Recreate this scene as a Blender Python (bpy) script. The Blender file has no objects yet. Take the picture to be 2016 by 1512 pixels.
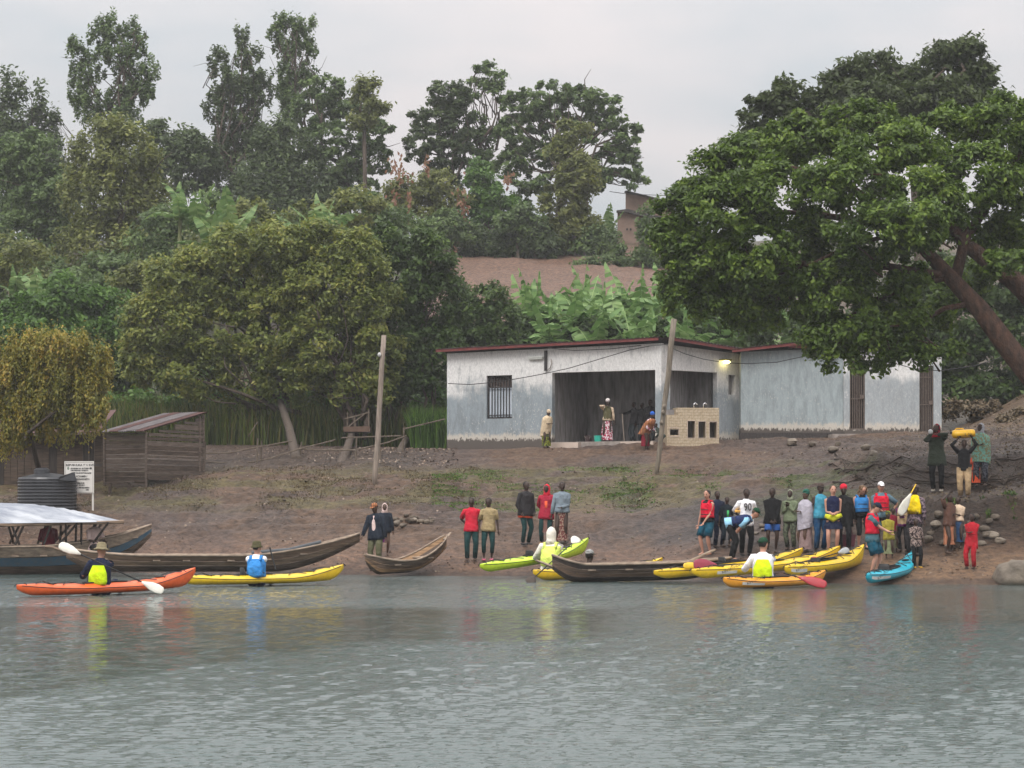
import bpy, math, random
import numpy as np
from mathutils import Vector, Matrix
sc = bpy.context.scene
col = sc.collection
R = math.radians
# ---------------------------------------------------------------- camera
FP, CX, HY, CH = 4742.0, 1008.0, 992.0, 2.0      # focal length in photo pixels, centre column, horizon row, eye height
cam = bpy.data.cameras.new('camera'); camo = bpy.data.objects.new('camera', cam); col.objects.link(camo)
camo.location = (0, 0, CH); camo.rotation_euler = (R(90), 0, 0)
cam.sensor_width = 36; cam.lens = 36*FP/2016; cam.shift_y = (HY-756)/2016
cam.clip_start = .5; cam.clip_end = 3000
sc.camera = camo
# ---------------------------------------------------------------- overcast sky + soft sun
SUN_EL, SUN_AZ = 52, 205      # behind the camera, a little to the left
w = bpy.data.worlds.new('World'); sc.world = w; w.use_nodes = True
nt = w.node_tree; nt.nodes.clear()
def wn(t, **k):
    n = nt.nodes.new(t)
    for a, b in k.items(): setattr(n, a, b)
    return n
out = wn('ShaderNodeOutputWorld'); bg = wn('ShaderNodeBackground'); bg.inputs[1].default_value = .1
nt.links.new(bg.outputs[0], out.inputs[0])
sky = wn('ShaderNodeTexSky', sky_type='NISHITA'); sky.sun_disc = False
sky.sun_elevation = R(SUN_EL); sky.sun_rotation = R(SUN_AZ)
tc = wn('ShaderNodeTexCoord'); sep = wn('ShaderNodeSeparateXYZ'); nt.links.new(tc.outputs['Generated'], sep.inputs[0])
# overcast dome: brighter overhead than at the skyline (CIE overcast), broken by soft cloud
mr = wn('ShaderNodeMapRange'); mr.inputs[1].default_value = 0; mr.inputs[2].default_value = 1
mr.inputs[3].default_value = 3.9; mr.inputs[4].default_value = 23.0
pw = wn('ShaderNodeMath', operation='POWER'); pw.inputs[1].default_value = 1.3; pw.use_clamp = True; mxz = wn('ShaderNodeMath', operation='MAXIMUM'); mxz.inputs[1].default_value = 0
nt.links.new(sep.outputs[2], mxz.inputs[0]); nt.links.new(mxz.outputs[0], pw.inputs[0]); nt.links.new(pw.outputs[0], mr.inputs[0])
mp = wn('ShaderNodeMapping'); mp.inputs['Scale'].default_value = (1.6, 1.6, 4.5); nt.links.new(tc.outputs['Generated'], mp.inputs[0])
nz = wn('ShaderNodeTexNoise'); nz.inputs['Scale'].default_value = 4.0; nz.inputs['Detail'].default_value = 5; nz.inputs['Roughness'].default_value = .5
nt.links.new(mp.outputs[0], nz.inputs['Vector'])
cr = wn('ShaderNodeValToRGB'); cr.color_ramp.elements[0].position = .36; cr.color_ramp.elements[1].position = .62
cr.color_ramp.elements[0].color = (.75, .78, .81, 1); cr.color_ramp.elements[1].color = (.965, .905, .90, 1)
nt.links.new(nz.outputs['Fac'], cr.inputs[0])
mul = wn('ShaderNodeVectorMath', operation='SCALE'); nt.links.new(cr.outputs[0], mul.inputs[0]); nt.links.new(mr.outputs[0], mul.inputs['Scale'])
mx = wn('ShaderNodeMixRGB'); mx.inputs[0].default_value = .94
nt.links.new(sky.outputs[0], mx.inputs[1]); nt.links.new(mul.outputs[0], mx.inputs[2]); nt.links.new(mx.outputs[0], bg.inputs[0])
sd = bpy.data.lights.new('sun', 'SUN'); sd.energy = 1.5; sd.angle = R(25); sd.color = (1, .97, .93)
so = bpy.data.objects.new('sun', sd); col.objects.link(so)
az, el = R(SUN_AZ), R(SUN_EL)
sv = Vector((math.sin(az)*math.cos(el), math.cos(az)*math.cos(el), math.sin(el)))
so.rotation_euler = sv.to_track_quat('Z', 'Y').to_euler()
vs = sc.view_settings; sc.display_settings.display_device = 'sRGB'
vs.view_transform = 'Standard'; vs.look = 'None'; vs.exposure = 0.55; vs.gamma = 1; vs.use_curve_mapping = False
sc.cycles.max_bounces = 5; sc.cycles.diffuse_bounces = 3; sc.cycles.glossy_bounces = 2
sc.cycles.transmission_bounces = 2; sc.cycles.transparent_max_bounces = 4; sc.cycles.volume_bounces = 0
sc.cycles.use_denoising = True
# ---------------------------------------------------------------- helpers
rng = np.random.RandomState(7)
rnd = random.Random(5)
def P(px, py, Y): return np.array([(px-CX)*Y/FP, Y, CH-(py-HY)*Y/FP])
def lin(c):
    return tuple(((x/255)/12.92 if x/255 <= .04045 else ((x/255+.055)/1.055)**2.4) for x in c)
def mk(name, v, f, mat=None, parent=None, loc=None, smooth=False, mats=None, mi=None, tint=None, colr=None):
    """one mesh object; v is in world space when parent is given, and is moved into the parent's frame"""
    v = np.asarray(v, dtype=np.float32).reshape(-1, 3)
    if parent is not None and loc is None: v = v-np.array(parent['_o'], dtype=np.float32)
    if parent is None and loc is not None: v = v-np.array(loc, dtype=np.float32)
    me = bpy.data.meshes.new(name)
    if isinstance(f, np.ndarray):
        n, k = f.shape
        me.vertices.add(len(v)); me.vertices.foreach_set('co', v.ravel())
        me.loops.add(n*k); me.loops.foreach_set('vertex_index', f.astype(np.int32).ravel())
        me.polygons.add(n); me.polygons.foreach_set('loop_start', np.arange(0, n*k, k, dtype=np.int32))
        me.update(calc_edges=True)
    else:
        me.from_pydata([tuple(map(float, p)) for p in v], [], [tuple(int(i) for i in q) for q in f]); me.update()
    if mats:
        for m in mats: me.materials.append(m)
        if mi is not None: me.polygons.foreach_set('material_index', np.asarray(mi, dtype=np.int32))
    elif mat: me.materials.append(mat)
    if smooth: me.polygons.foreach_set('use_smooth', np.ones(len(me.polygons), dtype=bool))
    if tint is not None:
        a = me.attributes.new('tint', 'FLOAT', 'FACE'); a.data.foreach_set('value', np.asarray(tint, dtype=np.float32))
    if colr is not None:
        a = me.attributes.new('Col', 'FLOAT_COLOR', 'POINT'); a.data.foreach_set('color', np.asarray(colr, dtype=np.float32).ravel())
    o = bpy.data.objects.new(name, me); col.objects.link(o)
    if parent is not None: o.parent = parent
    elif loc is not None: o.location = tuple(float(x) for x in loc)
    return o
def tag(o, label=None, cat=None, group=None, kind=None):
    if label: o['label'] = label
    if cat: o['category'] = cat
    if group: o['group'] = group
    if kind: o['kind'] = kind
    return o
def thing(name, loc, label, cat, group=None):
    o = bpy.data.objects.new(name, None); col.objects.link(o); o.empty_display_size = .2
    o.location = tuple(float(x) for x in loc); o['_o'] = [float(x) for x in loc]
    return tag(o, label, cat, group)
class MB:
    """collects simple solids into one mesh"""
    def __init__(s): s.v = []; s.f = []; s.n = 0; s.m = []
    def add(s, v, f, mi=0):
        s.v.append(np.asarray(v, float).reshape(-1, 3)); s.f += [tuple(i+s.n for i in q) for q in f]; s.m += [mi]*len(f); s.n += len(s.v[-1]); return s
    def box(s, c, size, M=None, mi=0):
        x, y, z = [k/2 for k in size]
        v = np.array([(a*x, b*y, d*z) for a in (-1, 1) for b in (-1, 1) for d in (-1, 1)])
        if M is not None: v = v @ np.array(M).T
        return s.add(v+np.array(c), [(0, 1, 3, 2), (4, 6, 7, 5), (0, 4, 5, 1), (2, 3, 7, 6), (0, 2, 6, 4), (1, 5, 7, 3)], mi)
    def hexa(s, p, mi=0):      # 8 corners: bottom ring then top ring
        return s.add(p, [(3, 2, 1, 0), (4, 5, 6, 7), (0, 1, 5, 4), (1, 2, 6, 5), (2, 3, 7, 6), (3, 0, 4, 7)], mi)
    def loft(s, pts, rad, n=8, right=None, mi=0, cap=True, closed=False):
        pts = np.asarray(pts, float); k = len(pts)
        rad = [rad]*k if np.isscalar(rad) else rad
        rad = [(r, r) if np.isscalar(r) else r for r in rad]
        T = np.gradient(pts, axis=0); T /= np.linalg.norm(T, axis=1)[:, None]+1e-9
        r0 = np.array(right if right is not None else (1, 0, 0), float)
        if right is None and abs(T[0] @ r0) > .8: r0 = np.array((0, 1., 0))
        V = []
        for i in range(k):
            a = r0-T[i]*(T[i] @ r0); a /= np.linalg.norm(a)+1e-9; b = np.cross(T[i], a)
            if right is None: r0 = a
            th = np.arange(n)*2*math.pi/n
            V.append(pts[i]+np.outer(np.cos(th), a)*rad[i][0]+np.outer(np.sin(th), b)*rad[i][1])
        F = [(i*n+j, i*n+(j+1) % n, (i+1)*n+(j+1) % n, (i+1)*n+j) for i in range(k-1) for j in range(n)]
        if cap: F += [tuple(range(n))[::-1], tuple((k-1)*n+j for j in range(n))]
        return s.add(np.concatenate(V), F, mi)
    def ell(s, c, r, nu=8, nv=6, M=None, mi=0):
        V = []; 
        for i in range(nv+1):
            ph = math.pi*i/nv
            for j in range(nu):
                th = 2*math.pi*j/nu; V.append((math.cos(th)*max(math.sin(ph), .02)*r[0], math.sin(th)*max(math.sin(ph), .02)*r[1], math.cos(ph)*r[2]))
        V = np.array(V)
        if M is not None: V = V @ np.array(M).T
        F = [(i*nu+j, (i+1)*nu+j, (i+1)*nu+(j+1) % nu, i*nu+(j+1) % nu) for i in range(nv) for j in range(nu)]
        return s.add(V+np.array(c), F, mi)
    def done(s, name, mat=None, parent=None, **k):
        if k.get('mats'): k['mi'] = s.m
        return mk(name, np.concatenate(s.v), s.f, mat, parent, **k)
def rotz(a): c, s_ = math.cos(a), math.sin(a); return np.array([[c, -s_, 0], [s_, c, 0], [0, 0, 1.]])
# value noise
_lat = np.random.RandomState(3).rand(256, 256)
def vnoise(x, y, sc_=1.0, oct_=3):
    x = np.asarray(x, float); y = np.asarray(y, float); r = 0; a = 1; t = 0
    for o in range(oct_):
        X = x*sc_+o*17.3+500; Y = y*sc_+o*9.1+500; xi = np.floor(X).astype(int); yi = np.floor(Y).astype(int); fx = X-xi; fy = Y-yi
        fx = fx*fx*(3-2*fx); fy = fy*fy*(3-2*fy)
        g = lambda i, j: _lat[(xi+i) % 256, (yi+j) % 256]
        r = r+a*((g(0, 0)*(1-fx)+g(1, 0)*fx)*(1-fy)+(g(0, 1)*(1-fx)+g(1, 1)*fx)*fy); t += a; a *= .5; sc_ *= 2.03
    return r/t
def sstep(a, b, x): t = np.clip((np.asarray(x, float)-a)/(b-a), 0, 1); return t*t*(3-2*t)
# ---------------------------------------------------------------- materials
MATS = {}
def nodes(name):
    m = bpy.data.materials.new(name); m.use_nodes = True; t = m.node_tree; b = t.nodes['Principled BSDF']; return m, t, b
def m_basic(name, c1, c2=None, scale=6, rough=.75, bump=0, spec=.3, stretch=(1, 1, 1), bscale=None, metal=0, contrast=.2, c3=None, trans=0, coat=0):
    if name in MATS: return MATS[name]
    m, t, b = nodes(name); L = t.links.new
    b.inputs['Roughness'].default_value = rough; b.inputs['Specular IOR Level'].default_value = spec; b.inputs['Metallic'].default_value = metal
    b.inputs['Coat Weight'].default_value = coat
    c2 = c2 or tuple(x*.75 for x in c1)
    tcn = t.nodes.new('ShaderNodeTexCoord'); mpn = t.nodes.new('ShaderNodeMapping'); mpn.inputs['Scale'].default_value = stretch
    L(tcn.outputs['Object'], mpn.inputs[0])
    n = t.nodes.new('ShaderNodeTexNoise'); n.inputs['Scale'].default_value = scale; n.inputs['Detail'].default_value = 5; L(mpn.outputs[0], n.inputs['Vector'])
    r = t.nodes.new('ShaderNodeValToRGB'); L(n.outputs['Fac'], r.inputs[0])
    e = r.color_ramp.elements; e[0].position = .5-contrast; e[1].position = .5+contrast; e[0].color = (*c2, 1); e[1].color = (*c1, 1)
    if c3: k = e.new(.5); k.color = (*c3, 1)
    L(r.outputs[0], b.inputs['Base Color'])
    if bump:
        bn = t.nodes.new('ShaderNodeBump'); bn.inputs['Strength'].default_value = 1; bn.inputs['Distance'].default_value = bump
        n2 = t.nodes.new('ShaderNodeTexNoise'); n2.inputs['Scale'].default_value = bscale or scale*3; n2.inputs['Detail'].default_value = 4; L(mpn.outputs[0], n2.inputs['Vector'])
        L(n2.outputs['Fac'], bn.inputs['Height']); L(bn.outputs[0], b.inputs['Normal'])
    MATS[name] = m; return m
def m_cloth(name, c, c2=None, pat=None, scale=14):
    """woven cloth; pat = print in a second colour: 'spots', 'stripes', 'check'"""
    if name in MATS: return MATS[name]
    m, t, b = nodes(name); L = t.links.new; b.inputs['Roughness'].default_value = .85; b.inputs['Specular IOR Level'].default_value = .2
    tcn = t.nodes.new('ShaderNodeTexCoord')
    n = t.nodes.new('ShaderNodeTexNoise'); n.inputs['Scale'].default_value = 9; n.inputs['Detail'].default_value = 3; L(tcn.outputs['Object'], n.inputs['Vector'])
    bn = t.nodes.new('ShaderNodeBump'); bn.inputs['Distance'].default_value = .05; bn.inputs['Strength'].default_value = 1; L(n.outputs['Fac'], bn.inputs['Height']); L(bn.outputs[0], b.inputs['Normal'])
    r = t.nodes.new('ShaderNodeValToRGB'); e = r.color_ramp.elements
    if pat == 'stripes':
        s = t.nodes.new('ShaderNodeTexWave'); s.inputs['Scale'].default_value = scale; s.inputs['Distortion'].default_value = 2; L(tcn.outputs['Object'], s.inputs['Vector']); fac = s.outputs['Fac']
    elif pat == 'spots':
        s = t.nodes.new('ShaderNodeTexNoise'); s.inputs['Scale'].default_value = scale; s.inputs['Detail'].default_value = 1; L(tcn.outputs['Object'], s.inputs['Vector']); fac = s.outputs['Fac']
    elif pat == 'check':
        s = t.nodes.new('ShaderNodeTexVoronoi'); s.inputs['Scale'].default_value = scale; L(tcn.outputs['Object'], s.inputs['Vector']); fac = s.outputs['Distance']
    else: fac = n.outputs['Fac']
    L(fac, r.inputs[0])
    if pat: e[0].position = .47; e[1].position = .53; e[0].color = (*c, 1); e[1].color = (*(c2 or c), 1)
    else: e[0].position = .3; e[1].position = .7; e[0].color = (*[x*.82 for x in c], 1); e[1].color = (*[min(1, x*1.1) for x in c], 1)
    L(r.outputs[0], b.inputs['Base Color']); MATS[name] = m; return m
def m_leaf(name, stops, trans=.4, rough=.5, spec=.35):
    if name in MATS: return MATS[name]
    if name not in ('leaf_banana', 'leaf_clod', 'leaf_brown', 'leaf_red'): stops = [(r*1.38, g*1.2, b_*.98) for r, g, b_ in stops]
    m, t, b = nodes(name); L = t.links.new; b.inputs['Roughness'].default_value = rough; b.inputs['Specular IOR Level'].default_value = spec
    a = t.nodes.new('ShaderNodeAttribute'); a.attribute_name = 'tint'
    r = t.nodes.new('ShaderNodeValToRGB'); L(a.outputs['Fac'], r.inputs[0]); e = r.color_ramp.elements
    e[0].position = 0; e[0].color = (*stops[0], 1); e[1].position = 1; e[1].color = (*stops[-1], 1)
    for i, s in enumerate(stops[1:-1]): k = e.new((i+1)/(len(stops)-1)); k.color = (*s, 1)
    L(r.outputs[0], b.inputs['Base Color'])
    tr = t.nodes.new('ShaderNodeBsdfTranslucent'); L(r.outputs[0], tr.inputs[0]); ms = t.nodes.new('ShaderNodeMixShader'); ms.inputs[0].default_value = trans
    L(b.outputs[0], ms.inputs[1]); L(tr.outputs[0], ms.inputs[2]); L(ms.outputs[0], t.nodes['Material Output'].inputs[0]); MATS[name] = m; return m
# ================================================================ TERRAIN
KN = {   # photo column: (distance, photo row) of shore, beach top, bank foot, bank top, slope, slope, terrace, behind
-100: [(71, 1128), (73.5, 1060), (75.5, 1015), (78, 985), (81, 960), (85, 930), (90, 895), (98, 847)],
300: [(69.5, 1130), (72.5, 1055), (75, 1012), (77, 985), (80, 950), (84, 915), (90, 885), (98, 855)],
550: [(68.5, 1132), (72, 1055), (74.5, 1015), (77, 975), (80, 940), (84, 912), (90, 885), (98, 862)],
750: [(67.5, 1133), (71.5, 1052), (74, 1010), (76, 980), (79, 948), (83, 915), (88, 885), (98, 875)],
900: [(66.8, 1133), (70.5, 1058), (73, 1012), (75.5, 985), (79, 945), (84, 905), (87.5, 884), (98, 890)],
1050: [(66.3, 1134), (70, 1060), (72.5, 1012), (75, 985), (79, 945), (84, 903), (87.5, 884), (98, 890)],
1250: [(64.5, 1137), (68.5, 1065), (71.5, 1015), (74, 988), (78.5, 945), (83.5, 903), (85.5, 882), (98, 888)],
1450: [(62.5, 1142), (65.5, 1085), (68, 1020), (70.5, 985), (76, 940), (82, 895), (87.3, 866), (98, 878)],
1600: [(61, 1147), (64.5, 1090), (67, 1040), (68.3, 985), (74, 935), (81, 890), (87.3, 862), (98, 872)],
1740: [(60, 1150), (64, 1088), (65.5, 1060), (66.3, 990), (69, 967), (70.5, 905), (86.5, 856), (98, 870)],
1850: [(59.8, 1153), (63.3, 1088), (63.9, 1070), (64.6, 987), (67, 968), (68.2, 902), (86.5, 853), (98, 862)],
2016: [(59.5, 1158), (63.3, 1090), (63.9, 1070), (64.6, 986), (67, 965), (68.2, 895), (82, 835), (94, 775)],
2500: [(59.5, 1160), (63.3, 1090), (63.9, 1070), (64.6, 986), (67, 965), (68.2, 895), (82, 835), (94, 775)]}
_cx = sorted(KN)
_kY = np.array([[k[0] for k in KN[c]] for c in _cx]); _kz = np.array([[CH-(k[1]-HY)*k[0]/FP for k in KN[c]] for c in _cx]); _kz[:, 0] = 0
HILL_Y = np.array([101, 104, 109, 126, 150, 172, 210, 420.])
HILL_Z = np.array([4.9, 5.8, 7.8, 13.2, 18.2, 20.6, 21.5, 22])
def zbase(X, Y):
    X = np.asarray(X, float); Y = np.asarray(Y, float); X, Y = np.broadcast_arrays(X, Y)
    px = np.clip(CX+FP*X/np.maximum(Y, 20), _cx[0], _cx[-1])
    kY = np.stack([np.interp(px, _cx, _kY[:, i]) for i in range(8)]); kz = np.stack([np.interp(px, _cx, _kz[:, i]) for i in range(8)])
    Ys = [kY[0]-25, kY[0]-6]+list(kY)+[np.maximum(HILL_Y[i], kY[7]+2+i*2) for i in range(8)]
    Zs = [np.full_like(px, -3.), np.full_like(px, -.6)]+list(kz)+[np.maximum(np.full_like(px, HILL_Z[i]), kz[7]+.2) for i in range(8)]
    z = np.where(Y < Ys[0], -3., 22.)
    for i in range(len(Ys)-1):
        t = (Y-Ys[i])/(Ys[i+1]-Ys[i]); z = np.where((t >= 0) & (t < 1), Zs[i]+(Zs[i+1]-Zs[i])*t, z)
    return z
def zt(X, Y):
    z = zbase(X, Y); X = np.asarray(X, float); Y = np.asarray(Y, float)
    land = sstep(.05, .8, z); flat = 1-sstep(86, 88, Y)*(1-sstep(98, 101, Y))
    n = (vnoise(X, Y, .45, 3)-.5)*.42+(np.abs(vnoise(X*.6, Y, 1.3, 2)-.5))*-.22+.05
    bank = sstep(62, 64, Y)*(1-sstep(72, 76, Y))*sstep(9, 13, X)
    n = n+bank*(vnoise(X, Y, 1.6, 3)-.5)*.35
    z = z+n*land*(.15+.85*flat)*np.where(Y > 104, 1.6, 1)
    st = .20; f = z/st+2.2*vnoise(X*.35, Y, .5, 3)+.5*vnoise(X, Y, 2.2, 2); fr = f-np.floor(f); k = sstep(.55, 1.0, z)*sstep(70, 71.5, Y+.0*X)*(1-sstep(85, 87, Y))
    z = z+k*st*.9*(sstep(0, .28, fr)-fr)*sstep(.35, .6, vnoise(X*.5, Y, .7, 2)+.15)
    return z+(vnoise(X, Y, 4.5, 3)-.5)*.10*land*(.3+.7*flat)*(Y < 100)
def ground_at(px, py, lo=58, hi=99):
    Y = np.arange(lo, hi, .04); X = (px-CX)*Y/FP; row = HY-(zt(X, Y)-CH)*FP/Y
    i = np.argmax(row <= py); return X[i], Y[i], float(zt(X[i], Y[i]))
pxs = np.unique(np.concatenate([np.arange(-1500, -60, 60), np.arange(-60, 2080, 9), np.arange(2080, 3600, 60)]))
Yr = np.unique(np.round(np.concatenate([np.arange(34, 58, 1.5), np.arange(58, 90, .16), np.arange(90, 130, .5), np.arange(130, 180, 1.5), np.arange(180, 420, 12)]), 3))
gx, gY = np.meshgrid(pxs, Yr); GX = (gx-CX)*gY/FP; GZ = zt(GX, gY)
nr, nc = gx.shape; idx = np.arange(nr*nc).reshape(nr, nc)
F4 = np.stack([idx[:-1, :-1], idx[:-1, 1:], idx[1:, 1:], idx[1:, :-1]], -1).reshape(-1, 4)
# real differences of the soil itself: sand, red earth, grey wet clay, moss and dry grass, litter, ploughed field
Zb = zbase(GX, gY)
n1 = vnoise(GX, gY*.5, .35, 4); n2 = vnoise(GX+40, gY*.4, .8, 4); n3 = vnoise(GX*.5+90, gY, 1.4, 3); rowp = HY-(GZ-CH)*FP/gY
C = np.zeros((nr, nc, 3)); C[:] = (.130, .082, .054)
def blend(mask, c): global C; C = C*(1-mask[..., None])+np.array(c)*mask[..., None]
blend(sstep(.45, .6, n1)*.8, (.095, .07, .062))
blend((1-sstep(.35, .9, Zb))*sstep(8, 10, GX)*.8, (.24, .15, .085))
blend((1-sstep(.4, 1.2, Zb))*(1-sstep(8, 10, GX))*.6, (.20, .115, .072))
blend(sstep(.5, .64, n2)*sstep(.9, 1.4, Zb)*(1-sstep(2.2, 2.6, Zb))*.55, (.075, .062, .06))
gr = sstep(1.6, 2.0, Zb)*(1-sstep(3.0, 3.4, Zb))*sstep(.42, .56, n3)*(1-sstep(10, 12, GX))
blend(gr*.7, (.115, .105, .035))
blend(gr*sstep(.47, .58, n2)*sstep(-3, 0, GX)*.85, (.075, .105, .02))
blend(sstep(.5, .6, vnoise(GX*.7+11, gY*.6, .4, 3))*sstep(.7, 1.1, Zb)*(1-sstep(2.0, 2.4, Zb))*sstep(2, 4, GX)*.8, (.062, .052, .050))
blend((1-sstep(.05, .22, Zb))*.7, (.062, .042, .032))
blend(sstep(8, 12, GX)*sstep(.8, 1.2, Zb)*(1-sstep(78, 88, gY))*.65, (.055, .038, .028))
blend(sstep(2.9, 3.3, Zb)*(1-sstep(85, 92, gY))*(1-sstep(-4, -1.5, GX))*.75, (.05, .038, .03))
blend(sstep(13.5, 14.5, GX)*sstep(4.3, 4.7, Zb)*(1-sstep(96, 100, gY))*.8, (.115, .075, .04))
blend(sstep(98, 101, gY)*(.5+.5*sstep(.4, .6, n1)), (.05, .055, .025))
fld = sstep(110, 113, gY)*(1-sstep(146, 150, gY))*sstep(-6, -4, GX)*(1-sstep(8.5, 11, GX)); blend(fld*.9, (.17, .098, .07))
blend((1-sstep(-.25, .04, Zb))*.8, (.06, .045, .035))
C = C*(.82+.36*vnoise(GX, gY, 3.1, 3))[..., None]
C4 = np.concatenate([C, np.ones((nr, nc, 1))], -1)
def m_ground():
    m, t, b = nodes('soil'); L = t.links.new
    a = t.nodes.new('ShaderNodeAttribute'); a.attribute_name = 'Col'
    g = t.nodes.new('ShaderNodeNewGeometry')
    mp_ = t.nodes.new('ShaderNodeMapping'); mp_.inputs['Scale'].default_value = (1, .55, 2.2); L(g.outputs['Position'], mp_.inputs[0])
    n = t.nodes.new('ShaderNodeTexNoise'); n.inputs['Scale'].default_value = 5; n.inputs['Detail'].default_value = 8; n.inputs['Roughness'].default_value = .72; L(mp_.outputs[0], n.inputs['Vector'])
    r = t.nodes.new('ShaderNodeValToRGB'); r.color_ramp.elements[0].position = .3; r.color_ramp.elements[1].position = .72
    r.color_ramp.elements[0].color = (.30, .29, .30, 1); r.color_ramp.elements[1].color = (1.75, 1.65, 1.5, 1); L(n.outputs['Fac'], r.inputs[0])
    mm = t.nodes.new('ShaderNodeMixRGB'); mm.blend_type = 'MULTIPLY'; mm.inputs[0].default_value = 1; L(a.outputs['Color'], mm.inputs[1]); L(r.outputs[0], mm.inputs[2])
    v = t.nodes.new('ShaderNodeTexVoronoi'); v.inputs['Scale'].default_value = 7; L(mp_.outputs[0], v.inputs['Vector'])
    r2 = t.nodes.new('ShaderNodeValToRGB'); r2.color_ramp.elements[0].position = .05; r2.color_ramp.elements[1].position = .09
    r2.color_ramp.elements[0].color = (1, 1, 1, 1); r2.color_ramp.elements[1].color = (0, 0, 0, 1); L(v.outputs['Distance'], r2.inputs[0])
    m2 = t.nodes.new('ShaderNodeMixRGB'); L(r2.outputs[0], m2.inputs[0]); L(mm.outputs[0], m2.inputs[1]); m2.inputs[2].default_value = (.26, .19, .13, 1)
    L(m2.outputs[0], b.inputs['Base Color'])
    bn = t.nodes.new('ShaderNodeBump'); bn.inputs['Distance'].default_value = .28; bn.inputs['Strength'].default_value = 1; L(n.outputs['Fac'], bn.inputs['Height']); L(bn.outputs[0], b.inputs['Normal'])
    b.inputs['Roughness'].default_value = .6; b.inputs['Specular IOR Level'].default_value = .4
    return m
o = mk('ground', np.stack([GX, gY, GZ], -1).reshape(-1, 3), F4, m_ground(), smooth=True, colr=C4.reshape(-1, 4)); tag(o, kind='structure')
# ================================================================ WATER (real wavelets; calmer patches mirror the trees)
AMPR, AMPC = 1.1, .27
def build_water():
    px = np.unique(np.concatenate([np.arange(-2500, -40, 40), np.arange(-40, 2060, 4.6), np.arange(2060, 4500, 40)]))
    rows = np.concatenate([np.array([9000, 5000, 3000, 2400, 2000, 1800, 1700, 1620, 1570, 1540]), np.linspace(1525, 1116, 560)]); Yw = CH*FP/(rows-HY)
    X_, Y_ = np.meshgrid(px, Yw); X = (X_-CX)*Y_/FP
    row = np.broadcast_to(rows[:, None], X.shape)
    r = np.random.RandomState(11); H = np.zeros_like(X)
    for i in range(80):
        lam = .042*(5.5**(r.rand()**1.7)); th = r.normal(0, .38)+math.pi/2; k = 2*math.pi/lam
        H += (lam/(2*math.pi))*.056*np.sin(k*(X*math.cos(th)+Y_*math.sin(th))+r.rand()*6.28)*np.clip(lam/(Y_*.006+.001), 0, 1)
    n = vnoise(X, Y_*.22, .22, 4); nn = (n-.5)*90
    m1 = sstep(1196, 1212, row+nn*.3)*(1-sstep(-8, 14, row-(1385-.30*np.clip(X_, 0, 2000)**1.0*.62-nn)))*(1-sstep(700, 1300, X_+nn*5)*.6)
    m1b = sstep(1190, 1202, row+nn*.2)*(1-sstep(1246, 1266, row+nn*.4))*(1-sstep(1150, 1300, X_))
    m2 = (sstep(1158, 1166, row)*(1-sstep(1226, 1238, row+nn*.25)))*sstep(1150, 1500, X_+nn*6)
    m3 = sstep(1262, 1275, row+nn*.4)*(1-sstep(1285, 1300, row+nn*.4))*sstep(950, 1050, X_)*(1-sstep(1150, 1250, X_))*.7
    m4 = sstep(.60, .72, vnoise(X+30, Y_*.16, .5, 3))*sstep(1240, 1300, row)*.45
    calm = np.clip(np.maximum.reduce([m1, m1b, m2, m3, m4]), 0, 1)
    bands = sstep(.5, .62, vnoise(X*.3, Y_, .9, 3))*(1-sstep(1195, 1215, row))*.55
    fleck = sstep(.50, .60, vnoise(X*1.6+7, Y_*1.9, 2.2, 2)); calm = np.clip(calm*(1-.4*fleck)+bands*(1-calm), 0, 1); calm = np.clip(calm+.5*sstep(.56, .66, vnoise(X*.8, Y_*3, 1.6, 2))*(calm < .3)*.6, 0, 1)
    amp = AMPR-(AMPR-AMPC)*calm; amp = amp*(1+1.3*(1-sstep(1180, 1205, row))*(1-sstep(1250, 1500, X_)))
    Z = H*amp
    Cc = np.stack([amp, amp, amp, np.ones_like(amp)], -1)
    nr, nc = X.shape; idx = np.arange(nr*nc).reshape(nr, nc)
    F = np.stack([idx[:-1, :-1], idx[:-1, 1:], idx[1:, 1:], idx[1:, :-1]], -1).reshape(-1, 4)
    m, t, b = nodes('lake_water'); L = t.links.new
    b.inputs['Base Color'].default_value = (.055, .079, .074, 1); b.inputs['Roughness'].default_value = .06; b.inputs['IOR'].default_value = 1.42; b.inputs['Specular IOR Level'].default_value = .5
    g = t.nodes.new('ShaderNodeNewGeometry'); mp_ = t.nodes.new('ShaderNodeMapping'); mp_.inputs['Scale'].default_value = (.42, 1.0, 1); L(g.outputs['Position'], mp_.inputs[0])
    n = t.nodes.new('ShaderNodeTexNoise'); n.inputs['Scale'].default_value = 17; n.inputs['Detail'].default_value = 5; n.inputs['Roughness'].default_value = .6; L(mp_.outputs[0], n.inputs['Vector'])
    a = t.nodes.new('ShaderNodeAttribute'); a.attribute_name = 'Col'
    ml = t.nodes.new('ShaderNodeMath'); ml.operation = 'MULTIPLY'; L(n.outputs['Fac'], ml.inputs[0]); L(a.outputs['Fac'], ml.inputs[1])
    bn = t.nodes.new('ShaderNodeBump'); bn.inputs['Distance'].default_value = .015; bn.inputs['Strength'].default_value = 1; L(ml.outputs[0], bn.inputs['Height']); L(bn.outputs[0], b.inputs['Normal'])
    o = mk('lake_water', np.stack([X, Y_, Z], -1).reshape(-1, 3), F, m, smooth=True, colr=Cc.reshape(-1, 4)); tag(o, kind='structure')
build_water()
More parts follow.
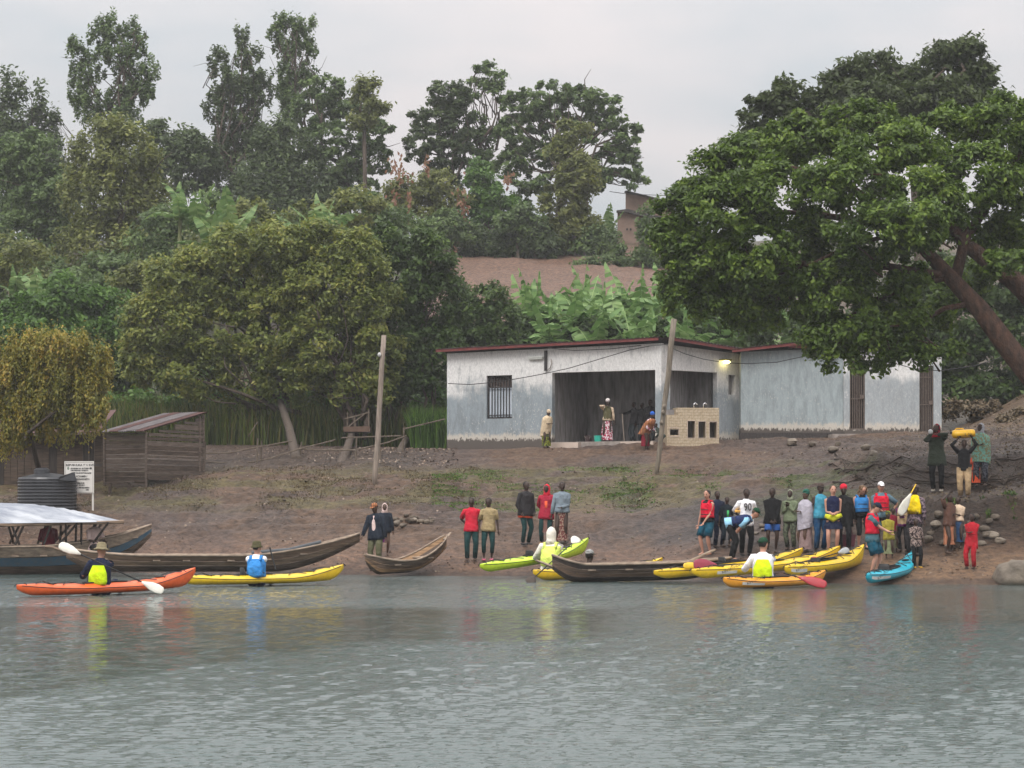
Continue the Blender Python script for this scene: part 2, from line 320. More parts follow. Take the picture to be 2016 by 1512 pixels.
# ================================================================ BUILDINGS
def m_wall(name, top=(.78, .77, .75), wash=(.25, .30, .33), blue=.9, h0=1.6, seed=0):
    """whitewash over a blue-grey dado, streaked and flaking; height is the wall's own local height"""
    m, t, b = nodes(name); L = t.links.new; b.inputs['Roughness'].default_value = .85; b.inputs['Specular IOR Level'].default_value = .2
    def nn(ty, **k):
        q = t.nodes.new(ty)
        for a, v in k.items(): setattr(q, a, v)
        return q
    def noise(scale, st, det=6, rough=.65, off=0):
        mp = nn('ShaderNodeMapping'); mp.inputs['Scale'].default_value = st; mp.inputs['Location'].default_value = (seed+off, off, 0); L(tcn.outputs['Object'], mp.inputs[0])
        n = nn('ShaderNodeTexNoise'); n.inputs['Scale'].default_value = scale; n.inputs['Detail'].default_value = det; n.inputs['Roughness'].default_value = rough; L(mp.outputs[0], n.inputs['Vector']); return n.outputs['Fac']
    def math_(op, a, b_):
        q = nn('ShaderNodeMath', operation=op)
        for i, x in enumerate((a, b_)):
            if isinstance(x, (int, float)): q.inputs[i].default_value = x
            else: L(x, q.inputs[i])
        return q.outputs[0]
    def ramp(fac, a, b_, inv=False):
        q = nn('ShaderNodeMapRange', interpolation_type='SMOOTHSTEP'); L(fac, q.inputs[0]); q.inputs[1].default_value = a; q.inputs[2].default_value = b_
        if inv: q.inputs[3].default_value = 1; q.inputs[4].default_value = 0
        return q.outputs[0]
    def mix(f, c1, c2):
        q = nn('ShaderNodeMixRGB'); L(f, q.inputs[0])
        for i, x in ((1, c1), (2, c2)):
            if isinstance(x, tuple): q.inputs[i].default_value = (*x, 1)
            else: L(x, q.inputs[i])
        return q.outputs[0]
    tcn = nn('ShaderNodeTexCoord'); sp = nn('ShaderNodeSeparateXYZ'); L(tcn.outputs['Object'], sp.inputs[0]); z = sp.outputs[2]
    streak = noise(1.8, (2.4, 2.4, .62), 8, .72); fine = noise(9, (2.5, 2.5, 1), 8, .7, 5); big = noise(.7, (1, 1, 1.2), 4, .6, 9)
    h = math_('ADD', z, math_('MULTIPLY', math_('ADD', streak, math_('MULTIPLY', big, 2.2)), -1.05))
    c = mix(ramp(fine, .35, .7), tuple(x*.72 for x in top), top)
    c = mix(math_('MULTIPLY', ramp(h, h0-1.75, h0-1.05, True), blue), c, mix(ramp(streak, .35, .68), tuple(x*.62 for x in wash), wash))
    c = mix(math_('MULTIPLY', math_('MULTIPLY', ramp(streak, .52, .66), ramp(big, .38, .6)), .6), c, (.20, .21, .22)); c = mix(math_('MULTIPLY', ramp(noise(14, (3, 3, .8), 6, .75, 21), .55, .7), .4), c, (.28, .28, .28))
    flake = math_('MULTIPLY', ramp(fine, .58, .62), ramp(big, .42, .6)); c = mix(math_('MULTIPLY', flake, .75), c, (.62, .60, .56))
    zl = math_('ADD', z, math_('MULTIPLY', noise(5, (2, 2, .9), 8, .75, 3), -.75))
    c = mix(math_('MULTIPLY', ramp(zl, -.14, .03, True), .85), c, (.52, .47, .40)); c = mix(ramp(zl, -.27, -.2, True), c, (.10, .085, .075))
    L(c, b.inputs['Base Color'])
    bn = nn('ShaderNodeBump'); bn.inputs['Distance'].default_value = .012; L(fine, bn.inputs['Height']); L(bn.outputs[0], b.inputs['Normal']); return m
wall_w = m_wall('whitewashed_wall', h0=1.75); wall_b = m_wall('blue_wall', top=(.66, .66, .65), wash=(.34, .40, .415), h0=2.9, seed=7); wall_r = m_wall('white_end_wall', h0=1.9, seed=3, blue=.7)
wall_c = m_wall('annexe_wall', top=(.68, .66, .64), h0=1.5, seed=11, blue=.8)
inner = m_basic('dark_plaster', (.30, .285, .28), (.12, .11, .108), scale=3, stretch=(3, 3, .6), rough=.9, bump=.01)  # dark plaster, mottled between two greys
conc = m_basic('concrete', (.33, .29, .26), (.2, .17, .15), scale=6, rough=.9, bump=.01)
step_m = m_basic('pale_step', (.55, .45, .38), (.42, .34, .28), scale=3, rough=.85)
plinth_m = m_basic('dark_plinth', (.07, .062, .06), (.04, .034, .032), scale=8, stretch=(3, 3, 1), rough=.9, bump=.02)
iron = m_basic('dark_iron', (.035, .03, .03), (.02, .018, .018), scale=12, rough=.55)
ironb = m_basic('brown_iron', (.15, .115, .095), (.08, .06, .05), scale=12, rough=.6)
redp = m_basic('red_fascia', (.20, .045, .042), (.11, .03, .028), scale=7, rough=.6)
roofm = m_basic('rusty_roof_sheet', (.12, .085, .075), (.06, .045, .042), scale=4, rough=.6, metal=.2)
glassw = m_basic('window_glass', (.55, .6, .66), (.42, .48, .54), scale=2, rough=.12, spec=.8)
black = m_basic('black_rubber', (.012, .012, .013), (.008, .008, .008), rough=.5)
def col_on(A, B, px):     # where the sight line of column px meets the plan line A-B
    (xa, ya), (xb, yb) = A, B; k = (px-CX)/FP; t = (k*ya-xa)/((xb-xa)-k*(yb-ya)); return t
def pl2(px, Y): return ((px-CX)*Y/FP, Y)
def zrow(py, Y): return CH-(py-HY)*Y/FP
def wall(name, root, A, B, z0, z1a, z1b, mat_, th=.22, openings=(), label=None):
    """A, B plan points (outer face), openings as photo pixels (x0, x1, ytop, ybottom); the base stays level, the top may slope"""
    A = np.array(A); B = np.array(B); d = B-A; Ln = np.linalg.norm(d); u = d/Ln; nn = np.array([-u[1], u[0]])
    ops = []
    for (a, b, c, e) in openings:
        ta, tb = col_on(A, B, a), col_on(A, B, b); Ym = (A+d*(ta+tb)/2)[1]; ops.append((ta, tb, zrow(e, Ym), zrow(c, Ym)))
    ts = sorted({0., 1.} | {o[0] for o in ops} | {o[1] for o in ops}); mb = MB()
    for ta, tb in zip(ts[:-1], ts[1:]):
        tm = (ta+tb)/2; holes = sorted([(max(o[2], z0), o[3]) for o in ops if o[0] < tm < o[1]]); zz = [z0]
        for h in holes: zz += [h[0], h[1]]
        zz.append(None)
        for i in range(0, len(zz), 2):
            lo, hi = zz[i], zz[i+1]; ha = hi if hi is not None else z1a+(z1b-z1a)*ta; hb = hi if hi is not None else z1a+(z1b-z1a)*tb
            if ha-lo < .01: continue
            p, q = A+d*ta, A+d*tb
            mb.hexa([(*p, lo), (*q, lo), (*(q+nn*th), lo), (*(p+nn*th), lo), (*p, ha), (*q, hb), (*(q+nn*th), hb), (*(p+nn*th), ha)])
    o = mb.done(name, mat_, root); 
    if label: o['label'] = label
    return ops
def grille(root, A, B, op, name, fm, pane=None, nb=6, rails=(.0, .16, 1.), off=.08, frame=.05, bw=.022, solid=None, door=False):
    """window or barred door in opening op of wall A-B: frame > bars, rails, pane"""
    A = np.array(A); B = np.array(B); d = B-A; Ln = np.linalg.norm(d); u = d/Ln; nn = np.array([-u[1], u[0]]); ang = math.atan2(u[1], u[0]); M = rotz(ang)
    ta, tb, z0, z1 = op; c = A+d*(ta+tb)/2+nn*off; wdt = (tb-ta)*Ln; h = z1-z0; zc = (z0+z1)/2
    f = MB()
    for s in (-1, 1): f.box((*(c+u*s*(wdt/2-frame/2)), zc), (frame, .07, h), M)
    for z in (z0+frame/2, z1-frame/2): f.box((*c, z), (wdt-2*frame, .07, frame), M)
    fo = f.done(name, fm, root); fo['_o'] = root['_o']
    for i in range(nb):
        x = (i+1)/(nb+1)-.5; o = MB().box((*(c+u*x*(wdt-2*frame)-nn*.015), zc), (bw, bw, h-2*frame-.002), M).done('bar', fm, fo)
    for rr in rails[1:-1] if len(rails) > 2 else ():
        MB().box((*(c-nn*.04), z0+h*rr), (wdt-2*frame, .03, .035), M).done('rail', fm, fo)
    if pane:
        pz0, pz1 = z0+frame+h*pane[0], z0+(h-frame)*pane[1]; MB().box((*(c+nn*.03), (pz0+pz1)/2), (wdt-2*frame, .012, pz1-pz0), M).done('pane', pane[2], fo)
    if solid:
        MB().box((*(c+nn*.06), zc), (wdt-2*frame-.01, .02, h-2*frame-.01), M).done('panel', solid, fo)
    if door: MB().box((*(c+u*(wdt*.32)-nn*.06), z0+h*.45), (.16, .05, .14), M).done('lock', fm, fo)
    return fo
A = pl2(880, 90.); B = pl2(1302, 86.); C_ = pl2(1457, 88.7); ZB = 4.25
root = thing('white_building', (A[0]+4, 88, ZB), 'long weathered white and blue washed building with open porch under a thin roof', 'building')
dAB = np.array(B)-np.array(A); uAB = dAB/np.linalg.norm(dAB); nAB = np.array([-uAB[1], uAB[0]])
za, zb, zc_ = 7.62, 7.74, 7.52
ops = wall('front_wall', root, A, B, ZB-.25, za, zb, wall_w, openings=[(958, 1008, 739, 824), (1087, 1290, 731, 873)])
A2 = np.array(B)+np.array([.012, .012]); ops2 = wall('side_wall', root, A2, C_, ZB-.1, zb-.02, zc_, wall_c, openings=[(1319, 1412, 731, 873), (1434, 1448, 738, 777)])
back1 = tuple(np.array(A)+nAB*6.5); back2 = (8.2, 92.7)
wall('end_wall', root, back1, tuple(np.array(A)+nAB*.005), ZB-.25, za, za-.02, wall_w)
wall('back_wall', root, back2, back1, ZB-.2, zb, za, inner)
# porch interior
PL = np.array(A)+dAB*ops[1][0]; PR = np.array(A)+dAB*ops[1][1]
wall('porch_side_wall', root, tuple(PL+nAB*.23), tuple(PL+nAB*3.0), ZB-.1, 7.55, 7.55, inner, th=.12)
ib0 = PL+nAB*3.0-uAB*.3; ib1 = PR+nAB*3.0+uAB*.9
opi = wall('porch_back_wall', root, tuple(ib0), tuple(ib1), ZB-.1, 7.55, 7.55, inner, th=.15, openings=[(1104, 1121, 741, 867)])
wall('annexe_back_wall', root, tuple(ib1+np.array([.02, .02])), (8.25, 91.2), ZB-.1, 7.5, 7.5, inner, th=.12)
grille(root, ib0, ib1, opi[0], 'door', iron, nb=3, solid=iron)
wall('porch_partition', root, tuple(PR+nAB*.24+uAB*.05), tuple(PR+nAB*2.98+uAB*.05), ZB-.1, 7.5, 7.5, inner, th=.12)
cp = [PL-uAB*.2+nAB*.23, np.array(B)+nAB*.3-uAB*.1, np.array(C_)+np.array([-.25, .3]), np.array([8.1, 91.]), ib1+nAB*.1, PL+nAB*3]
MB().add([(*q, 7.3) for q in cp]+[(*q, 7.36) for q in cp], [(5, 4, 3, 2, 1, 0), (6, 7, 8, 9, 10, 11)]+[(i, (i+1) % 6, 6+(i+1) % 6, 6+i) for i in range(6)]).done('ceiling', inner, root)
# porch floor slab and pale steps
zs = zrow(869, 87.)
MB().hexa([(*(PL-nAB*.02), ZB-.5), (*(PR-nAB*.02), ZB-.5), (*(PR+nAB*3), ZB-.5), (*(PL+nAB*3), ZB-.5), (*(PL-nAB*.02), zs), (*(PR-nAB*.02), zs), (*(PR+nAB*3), zs), (*(PL+nAB*3), zs)]).done('porch_floor', conc, root)
for a_, b_ in ((1086, 1152), (1228, 1298)):
    q0 = np.array(pl2(a_, 87.9 if a_ < 1200 else 86.5)); q1 = q0+uAB*(b_-a_)*87/FP; 
    MB().hexa([(*(q0-nAB*.3), ZB-.6), (*(q1-nAB*.3), ZB-.6), (*(q1-nAB*.03), ZB-.6), (*(q0-nAB*.03), ZB-.6), (*(q0-nAB*.3), zs-.03), (*(q1-nAB*.3), zs-.03), (*(q1-nAB*.03), zs-.03), (*(q0-nAB*.03), zs-.03)]).done('step', step_m, root)
# window with bars
wf = grille(root, A, B, ops[0], 'window', iron, nb=7, rails=(0, .08, .72, 1), pane=(.0, .74, glassw), off=.12, bw=.03)
c = np.array(A)+dAB*(ops[0][0]+ops[0][1])/2+nAB*.17; MB().box((*c, ops[0][3]-.30), ((ops[0][1]-ops[0][0])*np.linalg.norm(dAB)-.12, .02, .46), rotz(math.atan2(uAB[1], uAB[0]))).done('shutter', m_basic('brown_board', (.09, .065, .055), (.05, .038, .034), scale=5), wf)
d2 = np.array(C_)-A2; u2 = d2/np.linalg.norm(d2); n2_ = np.array([-u2[1], u2[0]])
c = A2+d2*(ops2[1][0]+ops2[1][1])/2+n2_*.2; MB().box((*c, (ops2[1][2]+ops2[1][3])/2), (.3, .02, .75), rotz(math.atan2(u2[1], u2[0]))).done('vent_panel', inner, root)
# roof: long corrugated sheets falling to the back, red fascia along the eaves
def roof(root, p0, p1, z0, z1, n_, depth, over, fall, nsheet, mat_, fasc=True, side=.25):
    p0 = np.array(p0); p1 = np.array(p1); d = p1-p0; Ln = np.linalg.norm(d); u = d/Ln; p0 = p0-u*side; p1 = p1+u*side; Ln += 2*side
    for i in range(nsheet):
        a_, b_ = i/nsheet, (i+1)/nsheet; V = []; k = 12; dz = .012*(i % 2)
        for j in range(k+1):
            t = a_+(b_-a_+.004)*j/k; q = p0+u*Ln*t; z = z0+(z1-z0)*t+.018*math.cos(j*math.pi)+dz
            f_, b2 = q-n_*over, q+n_*depth
            V += [(*f_, z), (*b2, z-fall), (*f_, z-.008), (*b2, z-fall-.008)]
        F = []
        for j in range(k): a4 = 4*j; F += [(a4, a4+4, a4+5, a4+1), (a4+2, a4+3, a4+7, a4+6), (a4, a4+2, a4+6, a4+4), (a4+1, a4+5, a4+7, a4+3)]
        MB().add(V, F).done('roof_sheet', mat_, root)
    if fasc:
        q0, q1 = p0-n_*(over-.03), p1-n_*(over-.03); MB().hexa([(*q0, z0-.12), (*q1, z1-.12), (*(q1+n_*.03), z1-.12), (*(q0+n_*.03), z0-.12), (*q0, z0-.02), (*q1, z1-.02), (*(q1+n_*.03), z1-.02), (*(q0+n_*.03), z0-.02)]).done('fascia', redp, root)
roof(root, A, np.array(B)-uAB*.28, za+.16, zb+.2, nAB, 7.2, .35, .9, 10, roofm, side=.3)
roof(root, np.array(B)+u2*.05, np.array(C_), zb+.2, zc_+.14, n2_, 5.5, .5, .5, 4, roofm, side=.02)
wz = m_basic('cable', (.02, .02, .02), rough=.6)
# drain pipe, dead tube lamp and bracket on the front wall
q = np.array(A)+dAB*col_on(A, B, 1076)-nAB*.07; MB().box((*q, (zrow(690, 88)+zrow(730, 88))/2), (.09, .08, .74), rotz(math.atan2(uAB[1], uAB[0]))).done('down_pipe', iron, root)
q = np.array(A)+dAB*col_on(A, B, 1086)-nAB*.05; MB().loft([(*q, zrow(707, 88)), (*(q-nAB*.05+uAB*.05), zrow(716, 88)), (*(q-uAB*.03), zrow(724, 88)), (*(q-uAB*.15), zrow(729, 88))], .018, n=5).done('cable_bracket', conc, root)
q = np.array(A)+dAB*col_on(A, B, 1056)-nAB*.06; t_ = thing('tube_lamp', (*q, zrow(704, 88)), 'unlit white tube lamp fixed high on the left wall under the roof', 'lamp')
Mz = rotz(math.atan2(uAB[1], uAB[0])); MB().box((*q, zrow(704, 88)+.03), (.6, .08, .05), Mz).done('housing', m_basic('white_enamel', (.55, .56, .52), (.42, .43, .4), rough=.5), t_); MB().loft([(*(q-uAB*.28-nAB*.02), zrow(706, 88)), (*(q+uAB*.28-nAB*.02), zrow(706, 88))], .022, n=6).done('tube', MATS['white_enamel'], t_)
q = A2+d2*col_on(A2, C_, 1424)-n2_*.12; zl_ = zrow(713, 88)
t_ = thing('lit_lamp', (*q, zl_), 'glowing yellow wall lamp under the eaves where the two roofs meet', 'lamp')
lm, lt_, lb_ = nodes('lamp_glow'); lb_.inputs['Emission Color'].default_value = (1, .88, .38, 1); lb_.inputs['Emission Strength'].default_value = 9; lb_.inputs['Base Color'].default_value = (.9, .8, .4, 1)
M2 = rotz(math.atan2(u2[1], u2[0])); MB().box((*(q-n2_*.0), zl_+.09), (.46, .2, .05), M2).done('shade', m_basic('olive_shade', (.22, .2, .04), (.16, .15, .03)), t_)
MB().ell((*(q-n2_*.05), zl_), (.19, .07, .06), M=M2).done('bulb', lm, t_, smooth=True)
# ---- tiled washing counter
tile_l = m_basic('cream_tile', (.52, .43, .31), (.42, .33, .22), scale=14, rough=.35, spec=.5, contrast=.1)
grout = m_basic('grout', (.36, .29, .20), (.28, .22, .15), rough=.9)
cA = np.array(pl2(1313, 85.25)); cB = np.array(pl2(1416, 85.45)); ct = thing('tiled_counter', (*((cA+cB)/2), zrow(872, 85.5)), 'cream tiled wash counter with four dark openings in front of the annexe', 'counter')
def counter():
    dd = cB-cA; Ln = np.linalg.norm(dd); u = dd/Ln; n_ = np.array([-u[1], u[0]]); k = 85.5/FP
    X = lambda px: (px-1313)/(1416-1313)*Ln
    Zr = lambda py: zrow(py, 85.5)
    holes = [(1319, 1336, 843, 859), (1354, 1368, 829, 862), (1375, 1389, 830, 862), (1397, 1411, 831, 862)]
    top = lambda x: Zr(803) if x > X(1345) else (Zr(803) if x > X(1332) else Zr(817))
    zb_ = Zr(879)
    body = MB()
    for x0, x1, zt_ in ((0, X(1332), Zr(817)), (X(1332), Ln, Zr(803))):
        xs = sorted({x0, x1} | {X(h[j]) for h in holes for j in (0, 1) if x0 < X(h[j]) < x1})
        for a_, b_ in zip(xs[:-1], xs[1:]):
            m_ = (a_+b_)/2; hh = [h for h in holes if X(h[0]) < m_ < X(h[1])]
            segs = [(zb_, zt_)] if not hh else [(zb_, Zr(hh[0][3])), (Zr(hh[0][2]), zt_)]
            for lo, hi in segs:
                p, q = cA+u*a_+n_*.02, cA+u*b_+n_*.02; body.hexa([(*p, lo), (*q, lo), (*(q+n_*.8), lo), (*(p+n_*.8), lo), (*p, hi), (*q, hi), (*(q+n_*.8), hi), (*(p+n_*.8), hi)])
    body.done('counter_body', grout, ct)
    MB().hexa([(*(cA+n_*.5), zb_), (*(cB+n_*.5), zb_), (*(cB+n_*.52), zb_), (*(cA+n_*.52), zb_), (*(cA+n_*.5), Zr(806)), (*(cB+n_*.5), Zr(806)), (*(cB+n_*.52), Zr(806)), (*(cA+n_*.52), Zr(818))]).done('inner_back', inner, ct)
    # tiles, each a little slab proud of the grout
    tw, th = .16, .10; r = random.Random(4); row = 0; z = zb_; cache = {}
    while z < Zr(803)-.03:
        x = -tw*.5*(row % 2)
        while x < Ln-.01:
            a_, b_ = max(x, 0)+.005, min(x+tw, Ln)-.005; lo, hi = z+.005, min(z+th, Zr(803))-.005
            if b_-a_ > .02 and hi <= top((a_+b_)/2)+.002:
                sg_ = [(a_, b_)]; zc2 = (lo+hi)/2
                for h in holes:
                    if Zr(h[3]) < zc2 < Zr(h[2]):
                        h0, h1 = X(h[0]-1), X(h[1]+1); sg_ = [q2 for s0, s1 in sg_ for q2 in ((s0, min(s1, h0)), (max(s0, h1), s1)) if q2[1]-q2[0] > .012]
                for s0, s1 in sg_:
                    p, q = cA+u*s0, cA+u*s1; e = r.uniform(-.002, .002)
                    MB().hexa([(*(p+n_*e), lo), (*(q+n_*e), lo), (*(q+n_*.02), lo), (*(p+n_*.02), lo), (*(p+n_*e), hi), (*(q+n_*e), hi), (*(q+n_*.02), hi), (*(p+n_*.02), hi)]).done('tile', tile_l, ct)
            x += tw
        z += th; row += 1
    for h in holes:
        g = MB()
        for a_, b_, c_, d_ in ((h[0]-1, h[0], h[2], h[3]), (h[1], h[1]+1, h[2], h[3]), (h[0]-1, h[1]+1, h[2]-1.2, h[2]), (h[0]-1, h[1]+1, h[3], h[3]+1.2)):
            p, q = cA+u*X(a_)-n_*.012, cA+u*X(b_)-n_*.012; g.hexa([(*p, Zr(d_)), (*q, Zr(d_)), (*(q+n_*.03), Zr(d_)), (*(p+n_*.03), Zr(d_)), (*p, Zr(c_)), (*q, Zr(c_)), (*(q+n_*.03), Zr(c_)), (*(p+n_*.03), Zr(c_))])
        g.done('opening_trim', step_m, ct)
    for i, px in enumerate((1369, 1388)):
        p = cA+u*X(px)+n_*.3; z = Zr(803); MB().loft([(*p, z), (*p, z+.14), (*(p+u*.05), z+.18), (*(p+u*.14), z+.12)], .022, n=6).done('tap', m_basic('chrome', (.6, .6, .6), rough=.25, metal=.9), ct, smooth=True)
counter()
# ---- right block
D = pl2(1458.5, 88.); E = pl2(1853, 88.); RB = zrow(852, 88)
rb = thing('blue_washed_block', (D[0]+3.5, 88, RB), 'low blue washed block with two barred doors under the big tree', 'building')
E1 = pl2(1660, 88.)
wall('front_wall', rb, D, E1, RB, 7.55, 7.7, wall_b)
E2 = (E1[0]+.004, 87.93); ops3 = wall('door_wall', rb, E2, (E[0], 87.93), RB-.05, 7.62, 7.62, wall_r, openings=[(1673, 1703, 701, 846), (1810, 1838, 720, 852)], label='white wall with two barred doors')
for o_ in ops3: grille(rb, E2, (E[0], 87.93), o_, 'door', ironb, nb=6, rails=(0, .42, .83, 1), solid=m_basic('door_inside_shade', (.02, .015, .014), rough=.8), off=.1, bw=.03, door=True)  # near-black sheet paints the shade seen behind the bars
wall('end_wall', rb, (E[0]-.003, 87.95), (E[0], 93), RB-.05, 7.6, 7.6, wall_r); wall('back_wall', rb, (E[0], 93), (D[0], 93), RB-.05, 7.5, 7.5, inner); wall('end_wall', rb, (D[0]+.002, 93), (D[0]+.002, 88.24), RB-.05, 7.5, 7.5, wall_r)
MB().box(((D[0]+E1[0])/2, 88.06, RB-.125), (E1[0]-D[0]+.1, .3, .25)).done('plinth', plinth_m, rb)
MB().box(((D[0]+E[0])/2+1.8, 87.2, RB-.16), (4.6, 1.3, .16)).done('doorstep', conc, rb)
roof(rb, D, pl2(1555, 88.), 7.63, 7.9, np.array([0, 1.]), 5.5, .45, .4, 4, roofm, side=.35)
roof(rb, pl2(1562, 88.), (E[0], 88.), 7.80, 7.72, np.array([0, 1.]), 5.5, .3, .4, 8, roofm, side=.2)
# ---- ruined wall on the ridge
mud = m_basic('mud_plaster', (.235, .165, .13), (.17, .12, .095), scale=1.3, rough=.95, bump=.04, bscale=3)
rw = thing('ruined_mud_house', P(1265, 492, 150), 'roofless brown mud brick house shell on the ridge beside the big tree', 'house')
V0 = [(1232, 379), (1268, 388), (1322, 398), (1326, 490), (1218, 494), (1216, 417), (1232, 412)]
def slab(root, name, pts, Y, th, mat_, **k):
    n_ = len(pts); v = [P(a, b, Y) for a, b in pts]+[P(a, b, Y)+np.array([0, th, 0]) for a, b in pts]
    return MB().add(v, [tuple(range(n_))[::-1], tuple(range(n_, 2*n_))]+[(i, (i+1) % n_, n_+(i+1) % n_, n_+i) for i in range(n_)]).done(name, mat_, root, **k)
slab(rw, 'gable_wall', [(1232, 379), (1322, 399), (1324, 428), (1310, 427), (1232, 412)], 150.4, .35, mud); slab(rw, 'wall', [(1216, 418), (1234, 415), (1280, 428), (1312, 428), (1312, 492), (1216, 494)], 149.2, .35, mud)
slab(rw, 'wall_ledge', [(1214, 414), (1236, 411), (1282, 424), (1316, 427), (1316, 431), (1280, 430), (1236, 418), (1214, 418)], 148.9, .3, plinth_m)
slab(rw, 'wall_cap', [(1230, 376), (1234, 375), (1324, 397), (1324, 401)], 150.2, .8, plinth_m)
for x in (1234.5, 1241.5): slab(rw, 'vent_hole_shade', [(x-2, 450), (x+1.5, 449), (x+2, 453), (x-1, 454)], 149.17, .05, black)  # black slabs painted in for the shade inside the vent holes
# ---- plank shacks on the left
planks = [m_basic('old_plank_%d' % i, a, b, scale=5, stretch=(.5, .5, 5), rough=.95, bump=.015) for i, (a, b) in enumerate([((.14, .108, .088), (.055, .042, .036)), ((.115, .083, .062), (.045, .033, .026)), ((.18, .14, .112), (.08, .06, .05))])]
darkplank = m_basic('dark_plank', (.055, .045, .04), (.025, .02, .018), scale=4, stretch=(5, 5, .5), rough=.95, bump=.015)
K1, K0, K2 = np.array(pl2(288, 78.6)), np.array(pl2(206, 79.6)), np.array(pl2(401, 82))
sh = thing('plank_shack', (*K1, zrow(945, 79)), 'brown horizontal plank shack with a sloping rusty tin roof on the left bank', 'shack')
def planked(root, a, b, z0, ta, tb, n_, seed, mats_=planks, vert=False, th=.035):
    r = random.Random(seed); d = b-a; Ln = np.linalg.norm(d); u = d/Ln; nn = np.array([-u[1], u[0]])
    if vert:
        x = 0
        while x < Ln-.03:
            w_ = min(r.uniform(.14, .26), Ln-x); e = r.uniform(0, .03); t0, t1 = x/Ln, (x+w_)/Ln
            p, q = a+u*(x+.006)-nn*e, a+u*(x+w_-.006)-nn*e; lo = z0+r.uniform(-.08, .03); ha = ta+(tb-ta)*t0+r.uniform(-.05, .04)
            MB().hexa([(*p, lo), (*q, lo), (*(q+nn*th), lo), (*(p+nn*th), lo), (*p, ha), (*q, ha+.01), (*(q+nn*th), ha+.01), (*(p+nn*th), ha)]).done('plank', r.choice(mats_), root); x += w_
    else:
        z = z0; hmin = min(ta, tb)
        while z < max(ta, tb)-.02:
            w_ = r.uniform(.10, .2); z1 = min(z+w_, max(ta, tb)); e = r.uniform(0, .03); g = r.uniform(.01, .035)
            s0, s1 = 0., 1.
            if z1 > hmin and ta != tb:
                t = (z1-ta)/(tb-ta) if tb > ta else 0
                s0 = max(0, min(.97, t))
            p, q = a+u*Ln*s0-nn*e-u*r.uniform(0, .05)*(s0 == 0), a+u*Ln*s1-nn*e+u*r.uniform(0, .04); w1, w2 = r.uniform(-.012, .012), r.uniform(-.012, .012)
            MB().hexa([(*p, z+w1), (*q, z+w2), (*(q+nn*th), z+w2), (*(p+nn*th), z+w1), (*p, z1-g+w1), (*q, z1-g+w2), (*(q+nn*th), z1-g+w2), (*(p+nn*th), z1-g+w1)]).done('plank', r.choice(mats_), root); z = z1
zt0, zt1 = zrow(851, 78.6), zrow(817, 82)
planked(sh, K0, K1, zrow(962, 79), zrow(851, 79.5), zt0, 0, 1); planked(sh, K1+np.array([.03, .02]), K2, zrow(945, 79.5), zt0, zt1, 0, 2)
dv = (K2-K1)/np.linalg.norm(K2-K1)
for p, tz in ((K1, zt0), (K2, zt1), (K0, zt0), (K1+(K2-K1)*.93, zt1-.05)): MB().loft([(*(p-np.array([0, .05])), zrow(950, 79)-.3), (*(p-np.array([0, .05])), tz)], .04, n=6).done('post', planks[2], sh)
tin = [m_basic('tin_grey', (.16, .14, .14), (.08, .07, .07), scale=3, rough=.6, metal=.2), m_basic('tin_rust', (.105, .05, .042), (.06, .03, .028), scale=4, rough=.75)]
dk = K2-K1; dside = K0-K1
for i in range(5):
    a0 = K1+dside*(i/5.*1.06-.03)-dk*.05; a1 = K1+dside*((i+1)/5.*1.06-.03)-dk*.05; V = []; k = 8
    for j in range(k+1):
        q = a0+(a1-a0)*j/k; z = .02*math.cos(j*math.pi)+.012*(i % 2); q2 = q+dk*1.1
        V += [(*q, zt0+.04+z), (*q2, zt1+.1+z), (*q, zt0+.03+z), (*q2, zt1+.09+z)]
    F = []
    for j in range(k): a4 = 4*j; F += [(a4, a4+4, a4+5, a4+1), (a4+2, a4+3, a4+7, a4+6), (a4, a4+2, a4+6, a4+4), (a4+1, a4+5, a4+7, a4+3)]
    MB().add(V, F).done('roof_sheet', tin[(i*2) % 3 == 0], sh)
# dark vertical-board hut beside it
H0, H1 = np.array(pl2(-40, 80.5)), np.array(pl2(206, 80.6)); hu = thing('board_hut', (*H1, zrow(985, 80)), 'dark hut of upright boards behind the water tank and white sign', 'hut')
planked(hu, H0, H1, zrow(988, 80), zrow(862, 80), zrow(850, 80), 0, 3, mats_=[darkplank, planks[1]], vert=True)
MB().hexa([(*(H0+[-.3, -.5]), zrow(858, 80)), (*(H1+[-.1, -.5]), zrow(852, 80)), (*(H1+[-.1, 3]), zrow(800, 80)), (*(H0+[-.3, 3]), zrow(820, 80))]+[(*(H0+[-.3, -.5]), zrow(858, 80)+.03), (*(H1+[-.1, -.5]), zrow(852, 80)+.03), (*(H1+[-.1, 3]), zrow(800, 80)+.03), (*(H0+[-.3, 3]), zrow(820, 80)+.03)]).done('roof_sheet', tin[1], hu)
MB().box(((H0[0]+H1[0])/2-.4, 81.2, zrow(920, 80)), (3.2, .3, 1.9)).done('inner_wall', darkplank, hu)
# bench against the shack
bn_ = thing('bench', P(245, 985, 78.2), 'rough low wooden bench standing against the brown plank shack', 'bench')
zb1 = zrow(950, 78.2); MB().hexa([P(206, 952, 78.3), P(262, 949, 77.9), P(262, 949, 77.9)+[0, .3, 0], P(206, 952, 78.3)+[0, .3, 0], P(206, 949, 78.3), P(262, 946, 77.9), P(262, 946, 77.9)+[0, .3, 0], P(206, 949, 78.3)+[0, .3, 0]]).done('seat', planks[2], bn_)
for x in (213, 251):
    for dy in (0, .25): MB().loft([P(x, 988, 78.1)+[0, dy, 0], P(x+3, 951, 78.1)+[0, dy, 0]], .035, n=5).done('leg', planks[2], bn_)
